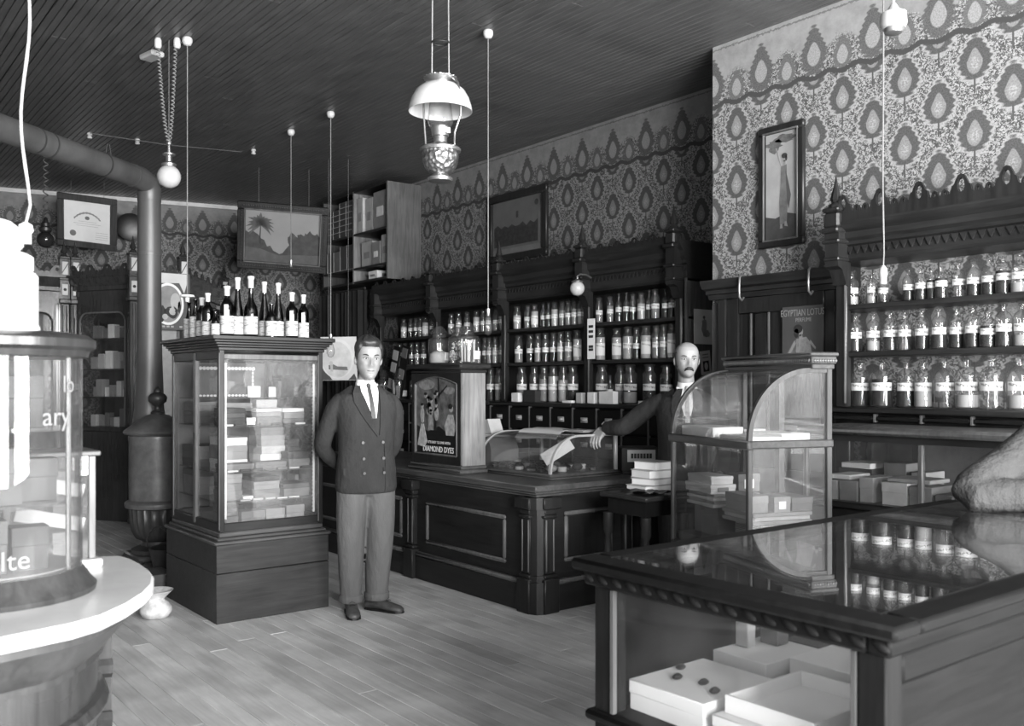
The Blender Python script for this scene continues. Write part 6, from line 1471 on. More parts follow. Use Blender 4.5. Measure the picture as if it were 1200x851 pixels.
# oil lamp
dL = 5.05; p = P(516, 190, d=dL); t = thing('hanging_oil_lamp', 'ornate hanging oil lamp with white dome shade and brass fount', 'lamp', (p.x, p.y, H))
zz = lambda py: P(516, py, d=dL).z - H
def LZ(L_): return [(r * dL / FPX, zz(py)) for r, py in L_]
MB().lathe(LZ([(3, 213), (14, 212.5), (15, 209), (10, 206), (9, 204)]), 24).build('foot_cap', M_BRASS, t, 50)
m, nt, bb = raw('embossed_brass'); b0 = nt.new('ShaderNodeTexVoronoi'); b0.inputs['Scale'].default_value = 38; nt.put(b0.inputs['Vector'], nt.obj()); bn = nt.new('ShaderNodeBump'); bn.inputs['Strength'].default_value = 0.9; bn.inputs['Distance'].default_value = .012; nt.put(bn.inputs['Height'], b0.outputs['Distance']); nt.put(bb.inputs['Normal'], bn.outputs[0]); nt.put(bb.inputs['Base Color'], nt.ramp(b0.outputs['Distance'], 0.1, 0.5, 0.55, 0.22)); bb.inputs['Metallic'].default_value = .85; bb.inputs['Roughness'].default_value = .34
MB().lathe(LZ([(9, 204.5), (14, 202), (18.5, 196), (20.5, 190), (21.5, 183), (21, 179)]), 32).build('embossed_fount', m, t, 60)
MB().lathe(LZ([(21, 179), (24, 178), (24.2, 175), (22, 173), (16, 171.5), (10, 170), (8, 167)]), 32).build('fount_rim', M_BRASS, t, 50)
MB().lathe(LZ([(8, 168), (8, 161), (10, 160), (10.5, 154), (11, 150), (11, 149)]), 20).build('burner', M_BRASS, t, 50)
MB().box(-.03, .03, -.056, -.05, zz(157.5), zz(151), bev=.002).build('burner_plate', M_PORC, t)
MB().lathe(LZ([(10.5, 151), (13, 148), (15, 143), (14.5, 137), (13.5, 128), (12.5, 118), (11.5, 108)]), 24).build('glass_chimney', M_BOT, t, 60)
shade = LZ([(14, 98), (22, 101), (29, 107), (34, 116), (36.8, 125), (37.5, 131), (36.5, 131), (33, 116.5), (28, 108.5), (21.5, 103), (14, 100)])
MB().lathe(shade, 40).build('dome_shade', mat('milk_glass', 0.50, 0.18, var=0.02), t, 60)
MB().lathe(LZ([(13.5, 99), (14, 96), (19, 93), (19.5, 91.5), (18, 91)]), 40, flute=lambda a, k: .04 * cos(a * 20) if k > 1 else 0).build('crown_ring', M_BRASS, t, 50)
U = Vector((CA, -SA, 0)); pxm = dL / FPX
for sg in (-1, 1):
    pts = [U * (sg * 15 * pxm) + Vector((0, 0, zz(94))), U * (sg * 22 * pxm) + Vector((0, 0, zz(103))), U * (sg * 25 * pxm if sg > 0 else sg * 20 * pxm) + Vector((0, 0, zz(120))), U * (sg * 25 * pxm if sg > 0 else sg * 19.5 * pxm) + Vector((0, 0, zz(140))), U * (sg * 18 * pxm) + Vector((0, 0, zz(160))), U * (sg * 17 * pxm) + Vector((0, 0, zz(174)))]
    back = Vector((-SA, -CA, 0)) * (.09 if sg > 0 else -.02)
    MB().tube([q_ + back * (1 if 0 < i < 5 else .4) for i, q_ in enumerate(pts)], .006, 6).build('harp_arm', M_BRASS, t, 60)
    MB().cyl(U * (sg * 10 * pxm) + Vector((0, 0, zz(92))), U * (sg * 9 * pxm) + Vector((0, 0, 0)), .005, n=8).build('suspension_rod', M_STEEL, t)
MB().tube([U * (10 * pxm * cos(a)) + Vector((SA, CA, 0)) * (8 * pxm * sin(a)) + Vector((0, 0, zz(50))) for a in [2 * pi * k / 16 for k in range(17)]], .006, 6).build('smoke_bell_ring', M_IRONB, t)
MB().lathe([(.08, 0), (.075, -.02), (.03, -.035)], 20).build('ceiling_plate', M_BRASS, t)
# ceiling details
p = P(178, 62, z=H); o = MB().box(-.05, .05, -.09, .09, -.04, -.001, bev=.01).build('porcelain_switch', M_ROSE, None, 30, p, (0, 0, .2)); tag(o, 'white porcelain switch block on the ceiling beside the coiled cords', 'switch')
for px, py, lb in ((297, 175, 'white porcelain cleat on the dark ceiling, isolated toward mid room'), (105, 156, 'small porcelain cleat on the ceiling above the stove pipe'), (161, 163, 'porcelain knob on the ceiling between pipe and coiled cords')):
    o = MB().lathe([(.022, 0), (.026, -.015), (.015, -.025), (.024, -.04), (.018, -.05)], 12).build('porcelain_cleat', M_ROSE, None, 50, P(px, py, z=H)); tag(o, lb, 'cleat')
a, b_ = P(105, 156, z=H - .035), P(283, 178, z=H - .035)
o = MB().tube([a, (a + b_) / 2 + Vector((0, 0, -.02)), b_], .004, 5).build('ceiling_wire', M_STEEL, None, 60); tag(o, 'thin wire strung between cleats under the ceiling', 'wire')
p = P(127, 207, d=9.0); t = thing('smoke_bell', 'thin dark dish hanging on wires above the certificate', 'smoke bell', (p.x, p.y, H)); MB().lathe([(.075, p.z - H), (.078, p.z - H + .012), (.04, p.z - H + .03), (.005, p.z - H + .035)], 20).build('dish', M_IRONB, t, 50)
for s_ in (-.05, .05): MB().cyl((s_, 0, p.z - H + .025), (s_ * .2, 0, 0), .0025, n=5).build('wire', M_CORDD, t)
# hooks over the door lintel
for px, lb in ((868, 'bent metal hook over the door lintel, toward the rear'), (949, 'bright bent hook over the door lintel beside the shelving')):
    y = P(px, 330, X=XN - .16).y
    o = MB().tube([(XN - .10, y, 2.160), (XN - .155, y, 2.162), (XN - .172, y, 2.15), (XN - .176, y, 2.08), (XN - .174, y, 2.02), (XN - .150, y, 2.0), (XN - .13, y, 2.02)], .008, 8).build('lintel_hook', M_STEEL, None, 60); tag(o, lb, 'hook')
# ================================================================ PEOPLE
HT = [(-.118, .020, .070, -.035), (-.110, .034, .088, -.005), (-.095, .045, .094, .025), (-.078, .053, .094, .046), (-.055, .064, .091, .062), (-.025, .069, .089, .077), (.0, .0725, .088, .086), (.03, .0745, .091, .093), (.06, .073, .087, .093), (.085, .063, .073, .082), (.103, .045, .050, .060), (.114, .024, .026, .033), (.118, .004, .005, .008)]
def lerp_tab(z):
    for a, b in zip(HT, HT[1:]):
        if z <= b[0]:
            f = (z - a[0]) / (b[0] - a[0]); f = max(0, min(1, f))
            return [a[i] + (b[i] - a[i]) * f for i in (1, 2, 3)]
    return list(HT[-1][1:])
def gz(x, x0, s): return math.exp(-((x - x0) / s) ** 2)
def head_pt(phi, z, off=0.0, age=0.0):
    """phi = 0 faces -Y"""
    a, f, b = lerp_tab(z); sx, cy = sin(phi), cos(phi)
    e = 0.86
    ux = (abs(sx) ** e) * (1 if sx >= 0 else -1); uy = (abs(cy) ** e) * (1 if cy >= 0 else -1)
    x = a * ux; y = -(f if cy > 0 else b) * uy
    if cy > 0:
        n = 0.0; ax = abs(x)
        n += 0.024 * gz(x, 0, .011 + .10 * max(0, -.02 - z) * 1.2) * gz(z, -.030, .020)        # tip of the nose
        n += 0.012 * gz(x, 0, .009) * gz(z, -.005, .020)                                        # bridge
        n += 0.006 * gz(ax, .014, .006) * gz(z, -.038, .007)                                    # wings
        n += 0.0055 * gz(ax, .026, .018) * gz(z, .022, .009)                                    # brow
        n -= 0.0085 * gz(ax, .031, .014) * gz(z, .002, .011)                                    # eye sockets
        n += 0.004 * gz(ax, .044, .014) * gz(z, -.022, .014)                                    # cheek bones
        n -= 0.004 * gz(ax, .048, .012) * gz(z, -.060, .018) * (1 + age)                        # hollow cheeks
        n += 0.0045 * gz(x, 0, .022) * gz(z, -.062, .005) + 0.005 * gz(x, 0, .018) * gz(z, -.073, .005) - 0.003 * gz(x, 0, .022) * gz(z, -.0675, .0022)
        n -= 0.004 * gz(x, 0, .02) * gz(z, -.085, .006); n += 0.006 * gz(x, 0, .018) * gz(z, -.102, .010)
        y -= n
    p = Vector((x, y, z))
    d = Vector((x, y, z * .8)); 
    if d.length > 1e-6: p = p + d.normalized() * off
    return p
def head_rings(nz=52, n=56, off=0.0, z0=-.118, z1=.118):
    return [[head_pt(2 * pi * k / n, z0 + (z1 - z0) * (0.5 - 0.5 * cos(pi * i / nz)) , off) for k in range(n)] for i in range(nz + 1)]
def ring(c, ax, ay, n=20, tilt=None, pw=1.0):
    out = []
    for k in range(n):
        a = 2 * pi * k / n; s_, c_ = sin(a), cos(a)
        v = Vector((ax * (abs(c_) ** pw) * (1 if c_ >= 0 else -1), ay * (abs(s_) ** pw) * (1 if s_ >= 0 else -1), 0))
        if tilt is not None: v = tilt @ v
        out.append(Vector(c) + v)
    return out
def limb(mb, pts, radii, n=16, flat=1.0):
    mb.tube(smooth_path(pts, radii)[0], smooth_path(pts, radii)[1], n)
def smooth_path(pts, radii, sub=5):
    P_ = [Vector(p) for p in pts]; out, rr = [], []
    for i in range(len(P_) - 1):
        p0, p1, p2, p3 = P_[max(i - 1, 0)], P_[i], P_[i + 1], P_[min(i + 2, len(P_) - 1)]
        for k in range(sub):
            t = k / sub
            q = 0.5 * ((2 * p1) + (p2 - p0) * t + (2 * p0 - 5 * p1 + 4 * p2 - p3) * t * t + (3 * p1 - p0 - 3 * p2 + p3) * t ** 3)
            out.append(q); rr.append(radii[i] + (radii[i + 1] - radii[i]) * t)
    out.append(P_[-1]); rr.append(radii[-1])
    return out, rr
def remeshed(o, vox, it=4):
    m1 = o.modifiers.new('Remesh', 'REMESH'); m1.mode = 'VOXEL'; m1.voxel_size = vox; m1.use_smooth_shade = True
    m2 = o.modifiers.new('Smooth', 'SMOOTH'); m2.factor = 0.5; m2.iterations = it
    dg = bpy.context.evaluated_depsgraph_get(); me = bpy.data.meshes.new_from_object(o.evaluated_get(dg))
    o.modifiers.clear(); o.data = me
    me.polygons.foreach_set('use_smooth', [True] * len(me.polygons))
    return o
def hand(mb, wrist, fwd, palm_n, size=0.185, curl=0.5, side=1):
    """palm, four unequal fingers and a thumb; fwd = towards the finger tips, palm_n = out of the palm, side = +1 when the thumb is on fwd x palm_n"""
    f = Vector(fwd).normalized(); nrm = Vector(palm_n); nrm = (nrm - f * nrm.dot(f)).normalized(); sd = f.cross(nrm) * side
    w = Vector(wrist); s_ = size / 0.185
    for k in range(5):
        u = -0.030 + 0.015 * k
        mb.tube([w + sd * u * .6 * s_, w + f * .045 * s_ + sd * u * s_, w + f * .092 * s_ + sd * u * 1.08 * s_], [.017 * s_, .0165 * s_, .013 * s_], 10)
    L = [.066, .078, .084, .076]
    for k in range(4):
        u = (-.034 + .0225 * k) * s_; l = L[k] * s_; b = w + f * .090 * s_ + sd * u
        c1 = curl * 0.9; c2 = curl * 1.9; c3 = curl * 2.6
        d1 = f * cos(c1) + nrm * sin(c1); d2 = f * cos(c2) + nrm * sin(c2); d3 = f * cos(c3) + nrm * sin(c3)
        p1 = b + d1 * l * .45; p2 = p1 + d2 * l * .32; p3 = p2 + d3 * l * .23
        mb.tube([b - f * .012 * s_, b, p1, p2, p3], [.0095 * s_, .0098 * s_, .0088 * s_, .008 * s_, .0055 * s_], 8)
    b = w + f * .028 * s_ + sd * .032 * s_; d = (f * .65 + sd * .62 + nrm * .35).normalized(); d2 = (f * .85 + sd * .15 + nrm * .5).normalized()
    mb.tube([b - d * .02 * s_, b + d * .032 * s_, b + d * .032 * s_ + d2 * .03 * s_, b + d * .032 * s_ + d2 * .052 * s_], [.0145 * s_, .012 * s_, .0105 * s_, .007 * s_], 8)
def person(label, loc, rz, head_c, head_rot, head_s, arms, legs, torso, coat_m, trou_m, hair, extras=None, hands=None, coat_open=None, shoes=True):
    """head_c/head_rot place the head; arms = [(points, radii)]; legs = [(points, radii)]; torso = [(z, half width, half depth, x, y)]"""
    t = thing('person', label, 'person', loc, rz)
    R = head_rot.to_matrix(); HM = Matrix.Translation(Vector(head_c)) @ R.to_4x4() @ Matrix.Diagonal((head_s[0], head_s[1], head_s[2], 1))
    mb = MB()
    mb.rings([[HM @ p for p in r] for r in head_rings()])
    hc = Vector(head_c); top = torso[-1]
    mb.tube([(top[3], top[4] + .005, top[0] - .06), (top[3], top[4] + .005, top[0]), hc + R @ Vector((0, .018, -.085 * head_s[2])), hc + R @ Vector((0, .015, -.02))], [.060, .053, .051, .048], 20)
    for sx in (-1, 1):
        mb.ball(HM @ Vector((sx * .0765, .012, -.008)), .031, 10, (.26, .62, 1.0), R @ Euler((.15, 0, sx * .35)).to_matrix())
    for z, a, b, x, y in torso[:-1]: pass
    mb.rings([ring((x, y, z), a * (.86 if z < 1.3 else .56), b * (.86 if z < 1.3 else .7), 20) for z, a, b, x, y in torso])
    for pts, rad in arms: limb(mb, pts, [r * .72 for r in rad], 12)
    for pts, rad in legs: limb(mb, pts, [r * .70 for r in rad], 12)
    for h in hands or []: hand(mb, *h[:3], **h[3])
    body = mb.build('body', M_SKIN, t, 0); remeshed(body, 0.0042, 2)
    # jacket
    mb = MB(); R_ = []
    top3 = torso[-3:-1]; lo = torso[:-3]; zt_ = torso[-2][0]
    for z, a, b, x, y in lo: R_.append(ring((x, y, z), a, b, 28, None, .85))
    for (z, a, b, x, y), k in list(zip(top3, (.015, .055))) + [((zt_ + .014, torso[-2][1] * .80, torso[-2][2] * .90, torso[-2][3], torso[-2][4]), .075)]:
        R_.append([p - Vector((0, 0, k * max(0, -(p.y - y) / b))) for p in ring((x, y, z), a, b, 28, None, .85)])
    mb.rings(R_)
    for pts, rad in arms: limb(mb, pts, rad, 16)
    c = mb.build('jacket', coat_m, t, 0); remeshed(c, 0.0075, 7)
    mb = MB(); mb.rings([ring((x, y - .002, z), min(a * .95, .066 if z < torso[-2][0] - .01 else .064), b * .975, 28, None, .85) for z, a, b, x, y in torso[-5:]]); mb.build('shirt', M_WHITE, t, 60)
    mb = MB()
    for pts, rad in legs: limb(mb, pts, rad, 18)
    if legs:
        zt = legs[0][0][0][2]
        mb.rings([ring((torso[0][3], torso[0][4], z), a, b, 20) for z, a, b in ((zt - .09, .155, .095), (zt, .175, .11), (zt + .12, .17, .11))])
        c = mb.build('trousers', trou_m, t, 0); remeshed(c, 0.009, 6)
    # face
    for sx in (-1, 1):
        e = HM @ Vector((sx * .031, -.0765, .003))
        o = MB().ball(e, .0115, 12, (1.15, .8, .62)).build('eye', M_EYEW, t, 60)
        MB().ball(HM @ Vector((sx * .031 + .001, -.0865, .003)), .0052, 10, (1, .5, 1)).build('iris', M_INK, o, 60)
        lid = [HM @ (head_pt(.0, .0) * 0 + Vector((sx * .031 + .0145 * cos(a), -.0845 - .003 * sin(a), .0045 + .0062 * sin(a)))) for a in [pi * k / 8 for k in range(9)]]
        MB().tube(lid, .0022, 6).build('eyelid', M_LIP, t, 60)
        brow = []
        for k in range(7):
            u = k / 6; xx = sx * (.014 + .034 * u); ph = math.asin(max(-1, min(1, xx / .080))); q_ = head_pt(ph, .0195 + .006 * sin(pi * u * .8))
            brow.append(HM @ (q_ + Vector((0, -.001, 0))))
        MB().tube(brow, [.0028, .0042, .0045, .0042, .0036, .003, .0016], 6).build('eyebrow', hair[1], t, 60)
    lips = [HM @ (head_pt(math.asin(x / .075), -.0672 + .0018 * abs(x) / .02) + Vector((0, -.0018, 0))) for x in (-.024, -.016, -.008, 0, .008, .016, .024)]
    MB().tube(lips, [.0015, .0032, .0042, .004, .0042, .0032, .0015], 8).build('lips', M_LIP, t, 60)
    # hair: the head's own surface, raised where hair grows
    n, nz = 64, 48; RR_ = []
    for i in range(nz + 1):
        z = -.118 + .236 * (.5 - .5 * cos(pi * i / nz)); rr = []
        for k in range(n):
            ph = 2 * pi * k / n; g = hair[0](ph if ph <= pi else ph - 2 * pi, z)
            p = head_pt(ph, z, -.006 + g)
            rr.append(HM @ p)
        RR_.append(rr)
    MB().rings(RR_).build('hair', hair[1], t, 80)
    if shoes:
        for (pts, rad), yaw in zip(legs, (radians(-8), radians(38))):
            ft = Vector(pts[-1]); m2 = Matrix.Translation((ft.x, ft.y, 0)) @ Matrix.Rotation(yaw, 4, 'Z')
            mb = MB(); L = [(-.075, .030, .035, .045), (-.06, .036, .05, .05), (-.02, .038, .055, .052), (.03, .037, .050, .046), (.08, .040, .034, .032), (.13, .044, .028, .026), (.17, .040, .024, .022), (.195, .026, .018, .017), (.20, .012, .014, .012)]
            mb.rings([[m2 @ Vector((a * cos(q_), -y, max(.006, zc + b * sin(q_)))) for q_ in [2 * pi * k / 16 for k in range(16)]] for y, a, zc, b in L])
            s = mb.build('shoe', M_SHOE, t, 60)
            mb = MB().prism([((m2 @ Vector((a, -y, 0))).x, (m2 @ Vector((a, -y, 0))).y) for a, y in [(.034, -.075), (.042, -.02), (.038, .04), (.048, .12), (.042, .175), (.014, .205), (-.014, .205), (-.042, .175), (-.046, .12), (-.038, .04), (-.042, -.02), (-.034, -.075)]], 'xy', .0005, .012)
            mb.build('sole', M_BLACK, s, 0)
            m3 = MB()
            for kk in range(3): m3.tube([m2 @ Vector((-.018, -.055 - .02 * kk, .092 - .012 * kk)), m2 @ Vector((0, -.055 - .02 * kk, .101 - .013 * kk)), m2 @ Vector((.018, -.055 - .02 * kk, .092 - .012 * kk))], .0025, 5)
            m3.build('laces', M_BLACK, s, 60)
    return t, HM
def front_y(torso, z, x):
    for a, b in zip(torso, torso[1:]):
        if a[0] <= z <= b[0]:
            f = (z - a[0]) / (b[0] - a[0]); A = [a[i] + (b[i] - a[i]) * f for i in range(5)]; break
    else: A = torso[-1]
    u = max(-1, min(1, (x - A[3]) / A[1])); return A[4] - A[2] * (max(0, 1 - abs(u) ** (2 / .85)) ** (.85 / 2))
def strip(mb, torso, pts, w, off=0.004, th=0.005):
    """a strip of cloth lying on the jacket front, pts = [(x, z, half width)]"""
    A, B = [], []
    for x, z, hw in pts:
        A.append([Vector((x - hw, front_y(torso, z, x - hw) - off, z)), Vector((x + hw, front_y(torso, z, x + hw) - off, z))])
    m2 = sheet([[p for p in r] for r in A], 0.0)
    m2.bm.free()
    vs = [[mb.bm.verts.new(p + Vector((0, d, 0))) for p in r for d in (0, th)] for r in A]
    for r, s_ in zip(vs, vs[1:]):
        for (i, j) in ((0, 2), (2, 3), (3, 1), (1, 0)): mb.bm.faces.new((r[i], r[j], s_[j], s_[i]))
    mb.bm.faces.new(vs[0]) if False else None
    return mb
def dress(t, torso, HM, head_c, collar_z, tie_m, lap, shirt, buttons, pockets, coat_m, bow=False, vx=0.0):
    # shirt front, collar, tie
    mb = MB()
    zs = [shirt[0] + (shirt[1] - shirt[0]) * k / 8 for k in range(9)]
    strip(mb, torso, [(vx * (1 - k / 8), z, .010 + .058 * k / 8) for k, z in enumerate(zs)], 0, .0035)
    mb.build('shirt_front', M_WHITE, t, 0)
    c = Vector((torso[-1][3], torso[-1][4] + .004, collar_z))
    mb = MB().rings([[c + Vector((.060 * sin(a), -.060 * cos(a) * 1.02, -.018 - .016 * max(0, cos(a)))) for a in [2 * pi * k / 28 for k in range(28)]], [c + Vector((.0565 * sin(a), -.056 * cos(a), .016 - .012 * max(0, cos(a)) )) for a in [2 * pi * k / 28 for k in range(28)]]], True, False)
    mb.build('collar', M_WHITE, t, 60)
    y0 = c.y - .070
    mb = MB().ball((c.x, y0 - .002, collar_z - .028), .016, 10, (.9, .6, 1.0))
    strip(mb, torso, [(c.x + (vx - c.x) * k / 5 * .6, collar_z - .03 - (collar_z - .03 - shirt[0]) * k / 5, .009 + .006 * k / 5) for k in range(6)], 0, .010)
    mb.build('tie', tie_m, t, 40)
    for s_ in (-1, 1):
        mb = MB(); strip(mb, torso, [(x * (1 if s_ > 0 else 1), z, hw) for x, z, hw in lap[0 if s_ < 0 else 1]], 0, .011, .006); mb.build('lapel', coat_m, t, 0)
    for x, z in buttons:
        MB().cyl((x, front_y(torso, z, x) - .004, z), (x, front_y(torso, z, x) - .010, z), .0095, n=10).build('button', M_BLACK, t)
    for x, z, hw in pockets:
        mb = MB(); strip(mb, torso, [(x, z - .022, hw), (x, z + .022, hw)], 0, .007, .005); mb.build('pocket_flap', coat_m, t, 0)

# ---- the young man standing by the tall case
def hair_young(ph, z):
    line = .072 - .060 * min(1, max(0, (abs(ph) - .75) / .5)) if abs(ph) < 1.25 else (.000 - .062 * min(1, max(0, (abs(ph) - 1.25) / .9)))
    g = min(1, max(0, (z - line) / .012 + .3))
    bulk = .0105 + .010 * max(0, z) / .1 + (.012 * gz(z, .095, .035) * (1 if -1.4 < ph < .6 else .35)) + .003 * sin(ph * 9 + z * 70)
    return g * bulk
torso = [(.765, .186, .132, 0, .0), (.80, .196, .138, 0, 0), (.90, .190, .132, 0, -.003), (1.02, .178, .122, 0, -.005), (1.14, .182, .122, 0, -.005), (1.26, .194, .124, 0, 0), (1.345, .190, .110, 0, .008), (1.395, .166, .092, 0, .014), (1.43, .112, .076, 0, .016), (1.462, .066, .064, 0, .012)]
arms = [([(-.145, .014, 1.362), (-.196, .03, 1.285), (-.250, .075, 1.11), (-.235, .120, 1.02), (-.13, .165, .93), (-.06, .175, .90)], [.050, .060, .054, .050, .045, .042]),
        ([(.145, .014, 1.362), (.192, .03, 1.285), (.212, .080, 1.11), (.205, .125, 1.02), (.13, .165, .93), (.07, .175, .90)], [.050, .062, .056, .052, .046, .042])]
legs = [([(-.085, .0, .84), (-.098, -.008, .62), (-.102, -.012, .46), (-.098, .005, .25), (-.094, .015, .085)], [.104, .095, .086, .076, .066]),
        ([(.085, .0, .84), (.088, -.01, .62), (.084, -.018, .46), (.078, .012, .25), (.078, .03, .085)], [.104, .096, .088, .080, .072])]
yl = Vector((2.895, 5.18, 0)); yrz = radians(-14)
hd_ = (0.012, -.012, 1.607)
t, HM = person('young man in dark double-breasted jacket and pale trousers, hands behind his back', yl, yrz, hd_, Euler((0.02, 0.03, radians(-4))), (1.06, 1.05, 1.10), arms, legs, torso, M_COAT, M_TROU, (hair_young, M_HAIRD),
    hands=[((-.055, .178, .90), (.75, .15, -.6), (.1, 1, .1), dict(curl=.45, side=1)), ((.065, .190, .90), (-.75, .2, -.6), (-.1, 1, .1), dict(curl=.45, side=-1))])
dress(t, torso, HM, hd_, 1.468, M_TIE, ([(-.068, 1.44, .014), (-.078, 1.395, .026), (-.070, 1.34, .034), (-.036, 1.265, .030), (.008, 1.18, .016), (.042, 1.12, .003)], [(.072, 1.44, .014), (.086, 1.395, .024), (.092, 1.34, .030), (.084, 1.27, .026), (.070, 1.19, .014), (.054, 1.13, .003)]),
      (1.235, 1.452), [(-.055, 1.085), (-.050, .985), (-.048, .895), (.075, 1.085), (.078, .985), (.080, .895)], [(-.105, .905, .062), (.125, .905, .050)], M_COAT, vx=.022)
mb = MB(); strip(mb, torso, [(.085, 1.10, .003), (.092, .95, .003), (.092, .80, .003), (.088, .772, .003)], 0, .006, .004); mb.build('jacket_edge', M_COAT, t, 0)
# turned-up trouser cuffs
for (pts, rad) in legs:
    f = Vector(pts[-1]); MB().lathe([(rad[-1] + .004, .07), (rad[-1] + .009, .075), (rad[-1] + .009, .115), (rad[-1] + .003, .12)], 20, (f.x, f.y, 0)).build('turn_up', M_TROU, t, 60)

# ---- the bald man with a moustache behind the counter
def hair_bald(ph, z):
    a = abs(ph)
    if a < .95: return 0
    g = min(1, (a - .95) / .25) * min(1, max(0, (.058 - z) / .02)) * min(1, max(0, (z + .060) / .02))
    return .012 * g
bl = Vector((4.635, 4.04, 0)); brz = radians(-46)
Rb = Matrix.Rotation(-brz, 3, 'Z')
def to_local(p): return Rb @ (Vector(p) - bl)
torso2 = [(.74, .182, .128, 0, .0), (.80, .190, .132, 0, 0), (.92, .190, .135, 0, -.004), (1.04, .186, .132, 0, -.006), (1.15, .190, .128, 0, -.004), (1.25, .198, .126, 0, 0), (1.33, .192, .112, 0, .008), (1.378, .160, .093, 0, .014), (1.41, .105, .076, 0, .016), (1.44, .068, .064, 0, .010)]
# his right hand rests on the near corner of the curved counter case
hw = Vector((4.455, 4.635, ZC + .325)); hl = to_local(hw)
sh = Vector((-.150, .010, 1.345)); el = (sh + hl) / 2 + Vector((-.05, -.04, -.075))
arms2 = [([sh, sh + (el - sh) * .4 + Vector((-.01, 0, .005)), el, el + (hl - el) * .5, hl + (el - hl).normalized() * .03], [.052, .063, .060, .054, .046]),
         ([(.145, .012, 1.345), (.198, .02, 1.26), (.232, .02, 1.08), (.225, -.05, .97), (.20, -.15, .88)], [.050, .062, .056, .052, .044])]
legs2 = [([(-.085, .0, .82), (-.095, -.008, .60), (-.095, -.010, .46), (-.09, .005, .25), (-.088, .015, .085)], [.105, .096, .088, .080, .074]), ([(.085, .0, .82), (.09, -.008, .60), (.09, -.01, .46), (.085, .005, .25), (.085, .02, .085)], [.105, .096, .088, .080, .074])]
hd2 = (0.0, -.012, 1.607)
fwdl = (to_local(hw + Vector((-.20, -.02, -.15))) - hl).normalized(); pn = to_local(bl + Vector((-.3, 0, -1))) 
t, HM = person('bald man with dark moustache in charcoal coat, leaning one hand on the counter case', bl, brz, hd2, Euler((0.0, 0.02, radians(8))), (1.0, 1.0, .985), arms2, legs2, torso2, M_COAT2, M_COAT2, (hair_bald, M_HAIRG),
    hands=[(hl, fwdl, pn, dict(curl=.62, side=-1, size=.20)), (Vector((.20, -.165, .865)), (-.05, -.35, -.9), (-1, 0, 0), dict(curl=.4, side=-1))])
dress(t, torso2, HM, hd2, 1.452, mat('pale_tie', 0.30, 0.6, var=0.3, scale=60), ([(-.045, 1.42, .016), (-.066, 1.37, .028), (-.070, 1.29, .034), (-.056, 1.19, .030), (-.025, 1.08, .016), (-.008, 1.02, .004)], [(.045, 1.42, .016), (.066, 1.37, .028), (.070, 1.29, .034), (.056, 1.19, .030), (.025, 1.08, .016), (.008, 1.02, .004)]),
      (1.20, 1.43), [(0, .96), (0, .86)], [(-.11, .90, .06), (.11, .90, .06)], M_COAT2)
mb = MB(); strip(mb, torso2, [(0, 1.06, .02), (0, 1.14, .036), (0, 1.22, .05), (0, 1.245, .052)], 0, .006, .004); mb.build('waistcoat', M_COAT2, t, 0)
mous = [HM @ (head_pt(math.asin(x / .078), -.0555 - .016 * (abs(x) / .033) ** 1.6) + Vector((0, -.006, 0))) for x in (-.036, -.027, -.018, -.009, 0, .009, .018, .027, .036)]
MB().tube(mous, [.0025, .006, .0085, .0095, .0085, .0095, .0085, .006, .0025], 10).build('moustache', M_HAIRD, t, 60)
pc = HM @ Vector((0, 0, 0))
c_ = to_local(hw); MB().tube([arms2[0][0][-1] - fwdl * .02, arms2[0][0][-1] + (hl - arms2[0][0][-1]) * .55], [.044, .040], 16).build('shirt_cuff', M_WHITE, t, 60)
o = MB().ball((-.085, front_y(torso2, 1.245, -.085) - .006, 1.245), .010, 8, (1, .4, 1)).build('lapel_pin', M_NICKEL, t, 60)

# ---- the third man, mostly outside the frame: a tweed elbow resting on the front showcase
ql = Vector((3.895, 1.34, 0)); qrz = radians(-62)
Rq = Matrix.Rotation(-qrz, 3, 'Z')
def q_local(p): return Rq @ (Vector(p) - ql)
torso3 = [(.76, .186, .132, 0, .0), (.82, .194, .138, 0, 0), (.94, .192, .136, 0, -.02), (1.06, .188, .132, 0, -.04), (1.16, .192, .128, 0, -.05), (1.25, .198, .126, 0, -.055), (1.33, .190, .112, 0, -.05), (1.378, .160, .093, 0, -.045), (1.41, .105, .076, 0, -.045), (1.44, .068, .064, 0, -.05)]
# sleeve: shoulder out of frame, elbow on the glass, forearm along the top
def lift(p): return Vector(p)
elb = q_local((3.275, 1.555, 1.062)); wr = q_local((3.50, 1.30, 1.052)); shq = Vector((-.150, -.045, 1.345))
arms3 = [([shq, shq + (elb - shq) * .5 + Vector((.0, 0, -.02)), elb + Vector((0, 0, .004)), elb + (wr - elb) * .5, wr], [.054, .070, .062, .058, .048]),
         ([(.165, -.04, 1.365), (.205, -.03, 1.27), (.235, -.0, 1.08), (.225, -.06, .97), (.20, -.14, .88)], [.060, .064, .056, .052, .044])]
t, HM = person('man in grey tweed jacket leaning an elbow on the front showcase', ql, qrz, (0.0, -.075, 1.607), Euler((0.05, 0, radians(-5))), (1.0, 1.0, 1.0), arms3, legs2, torso3, M_COAT3, M_COAT2, (hair_young, M_HAIRD),
    hands=[(wr, q_local(ql + Vector((.75, -.65, -.05))) , (0, 0, -1), dict(curl=.35, side=1)), (Vector((.20, -.155, .865)), (-.05, -.35, -.9), (-1, 0, 0), dict(curl=.4, side=-1))])
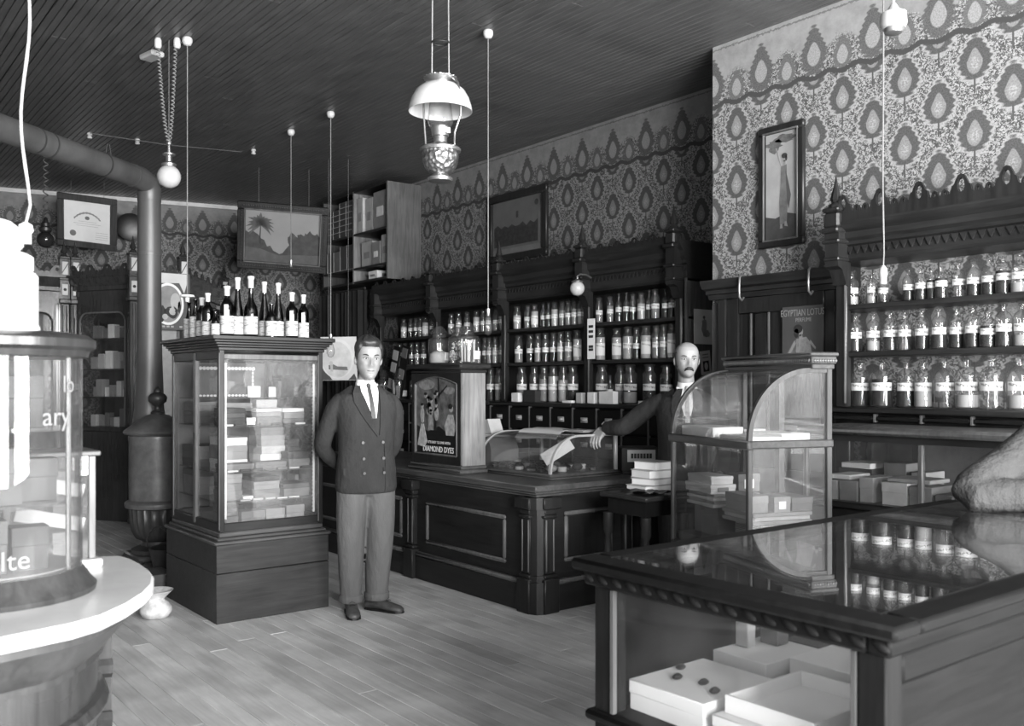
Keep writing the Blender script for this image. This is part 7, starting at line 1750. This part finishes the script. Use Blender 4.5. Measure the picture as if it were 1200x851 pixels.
dress(t, torso3, HM, (0, -.075, 1.607), 1.452, M_TIE, ([(-.045, 1.42, .016), (-.066, 1.37, .028), (-.070, 1.29, .034), (-.056, 1.19, .030), (-.025, 1.08, .016), (-.008, 1.02, .004)], [(.045, 1.42, .016), (.066, 1.37, .028), (.070, 1.29, .034), (.056, 1.19, .030), (.025, 1.08, .016), (.008, 1.02, .004)]), (1.20, 1.43), [(0, .96), (0, .86)], [], M_COAT3)

# ================================================================ BOOKS, TABLE AND BOX BETWEEN THE COUNTERS
bt = P(762, 600, d=5.55)
t = thing('side_table', 'small dark table with turned legs between counter and curved case', 'table', (4.245, 3.945, 0), 0)
bx('table_top', W_DARKX, t, -.30, .10, -.20, .20, .755, .785, bev=.008); bx('apron', W_BLACK, t, -.26, .06, -.16, .16, .66, .754)
leg = MB().lathe([(.02, 0), (.026, .02), (.018, .06), (.026, .25), (.030, .40), (.018, .52), (.032, .55), (.032, .66)], 12).mesh('leg', W_DARK)
for x in (-.26, .06):
    for y in (-.16, .16): place('leg', leg, t, (x, y, 0))
    
z = .7858; q = random.Random(8)
for k, (h, x0, x1) in enumerate([(.045, -.17, .06), (.04, -.14, .06), (.05, -.13, .07), (.05, -.11, .07)]):
    t = thing('book', ['lowest fat pale book in the stack beside the curved case', 'second pale book up in the stack beside the curved case', 'third pale book up in the stack beside the curved case', 'topmost pale book in the stack beside the curved case'][k], 'book', (4.245, 3.945, z), radians(q.uniform(-8, 8)), 'books on the side table')
    bx('pages', M_WHITE, t, x0 + .004, x1 - .008, -.085, .085, .004, h - .004); bx('cover', M_CARD[1], t, x0, x1, -.092, .092, 0, .004); bx('cover', M_CARD[1], t, x0, x1, -.092, .092, h - .004, h)
    MB().box(x1 - .008, x1, -.092, .092, .004, h - .004).build('spine', M_CARD[2], t)
    z += h + .0006
o = sheet([[Vector((-.10 + .2 * i / 5, -.12 + .24 * j / 5, .006 + .022 * (.5 + .5 * sin(i * 1.9 + j * 1.1)))) for j in range(6)] for i in range(6)], .004).build('folded_cloth', M_BLACK, None, 60, (4.07, 3.86, .786)); tag(o, 'crumpled black cloth on the small table beside the books', 'cloth')
t = carton(4.60, 4.85, 4.50, 4.80, 0.0, .30, 5, 'lower black box under the labelled one at the counter end', None, 0, False, name='black_box') if False else None
t = thing('black_box', 'black box with a white printed end label beside the counter end', 'box', (4.80, 4.68, 0), radians(-35))
bx('stand', W_BLACK, t, -.10, .16, -.12, .12, 0, .83); bx('body', M_CARD[5], t, -.11, .17, -.13, .13, .832, 1.0, bev=.004)
bx('end_label', M_PAPER, t, -.07, .13, -.133, -.129, .90, .985); mb = MB()
for k in range(7): mb.box(-.045 + .022 * k, -.028 + .022 * k, -.1345, -.1325, .925, .96)
mb.build('label_print', M_INK, t, 0)
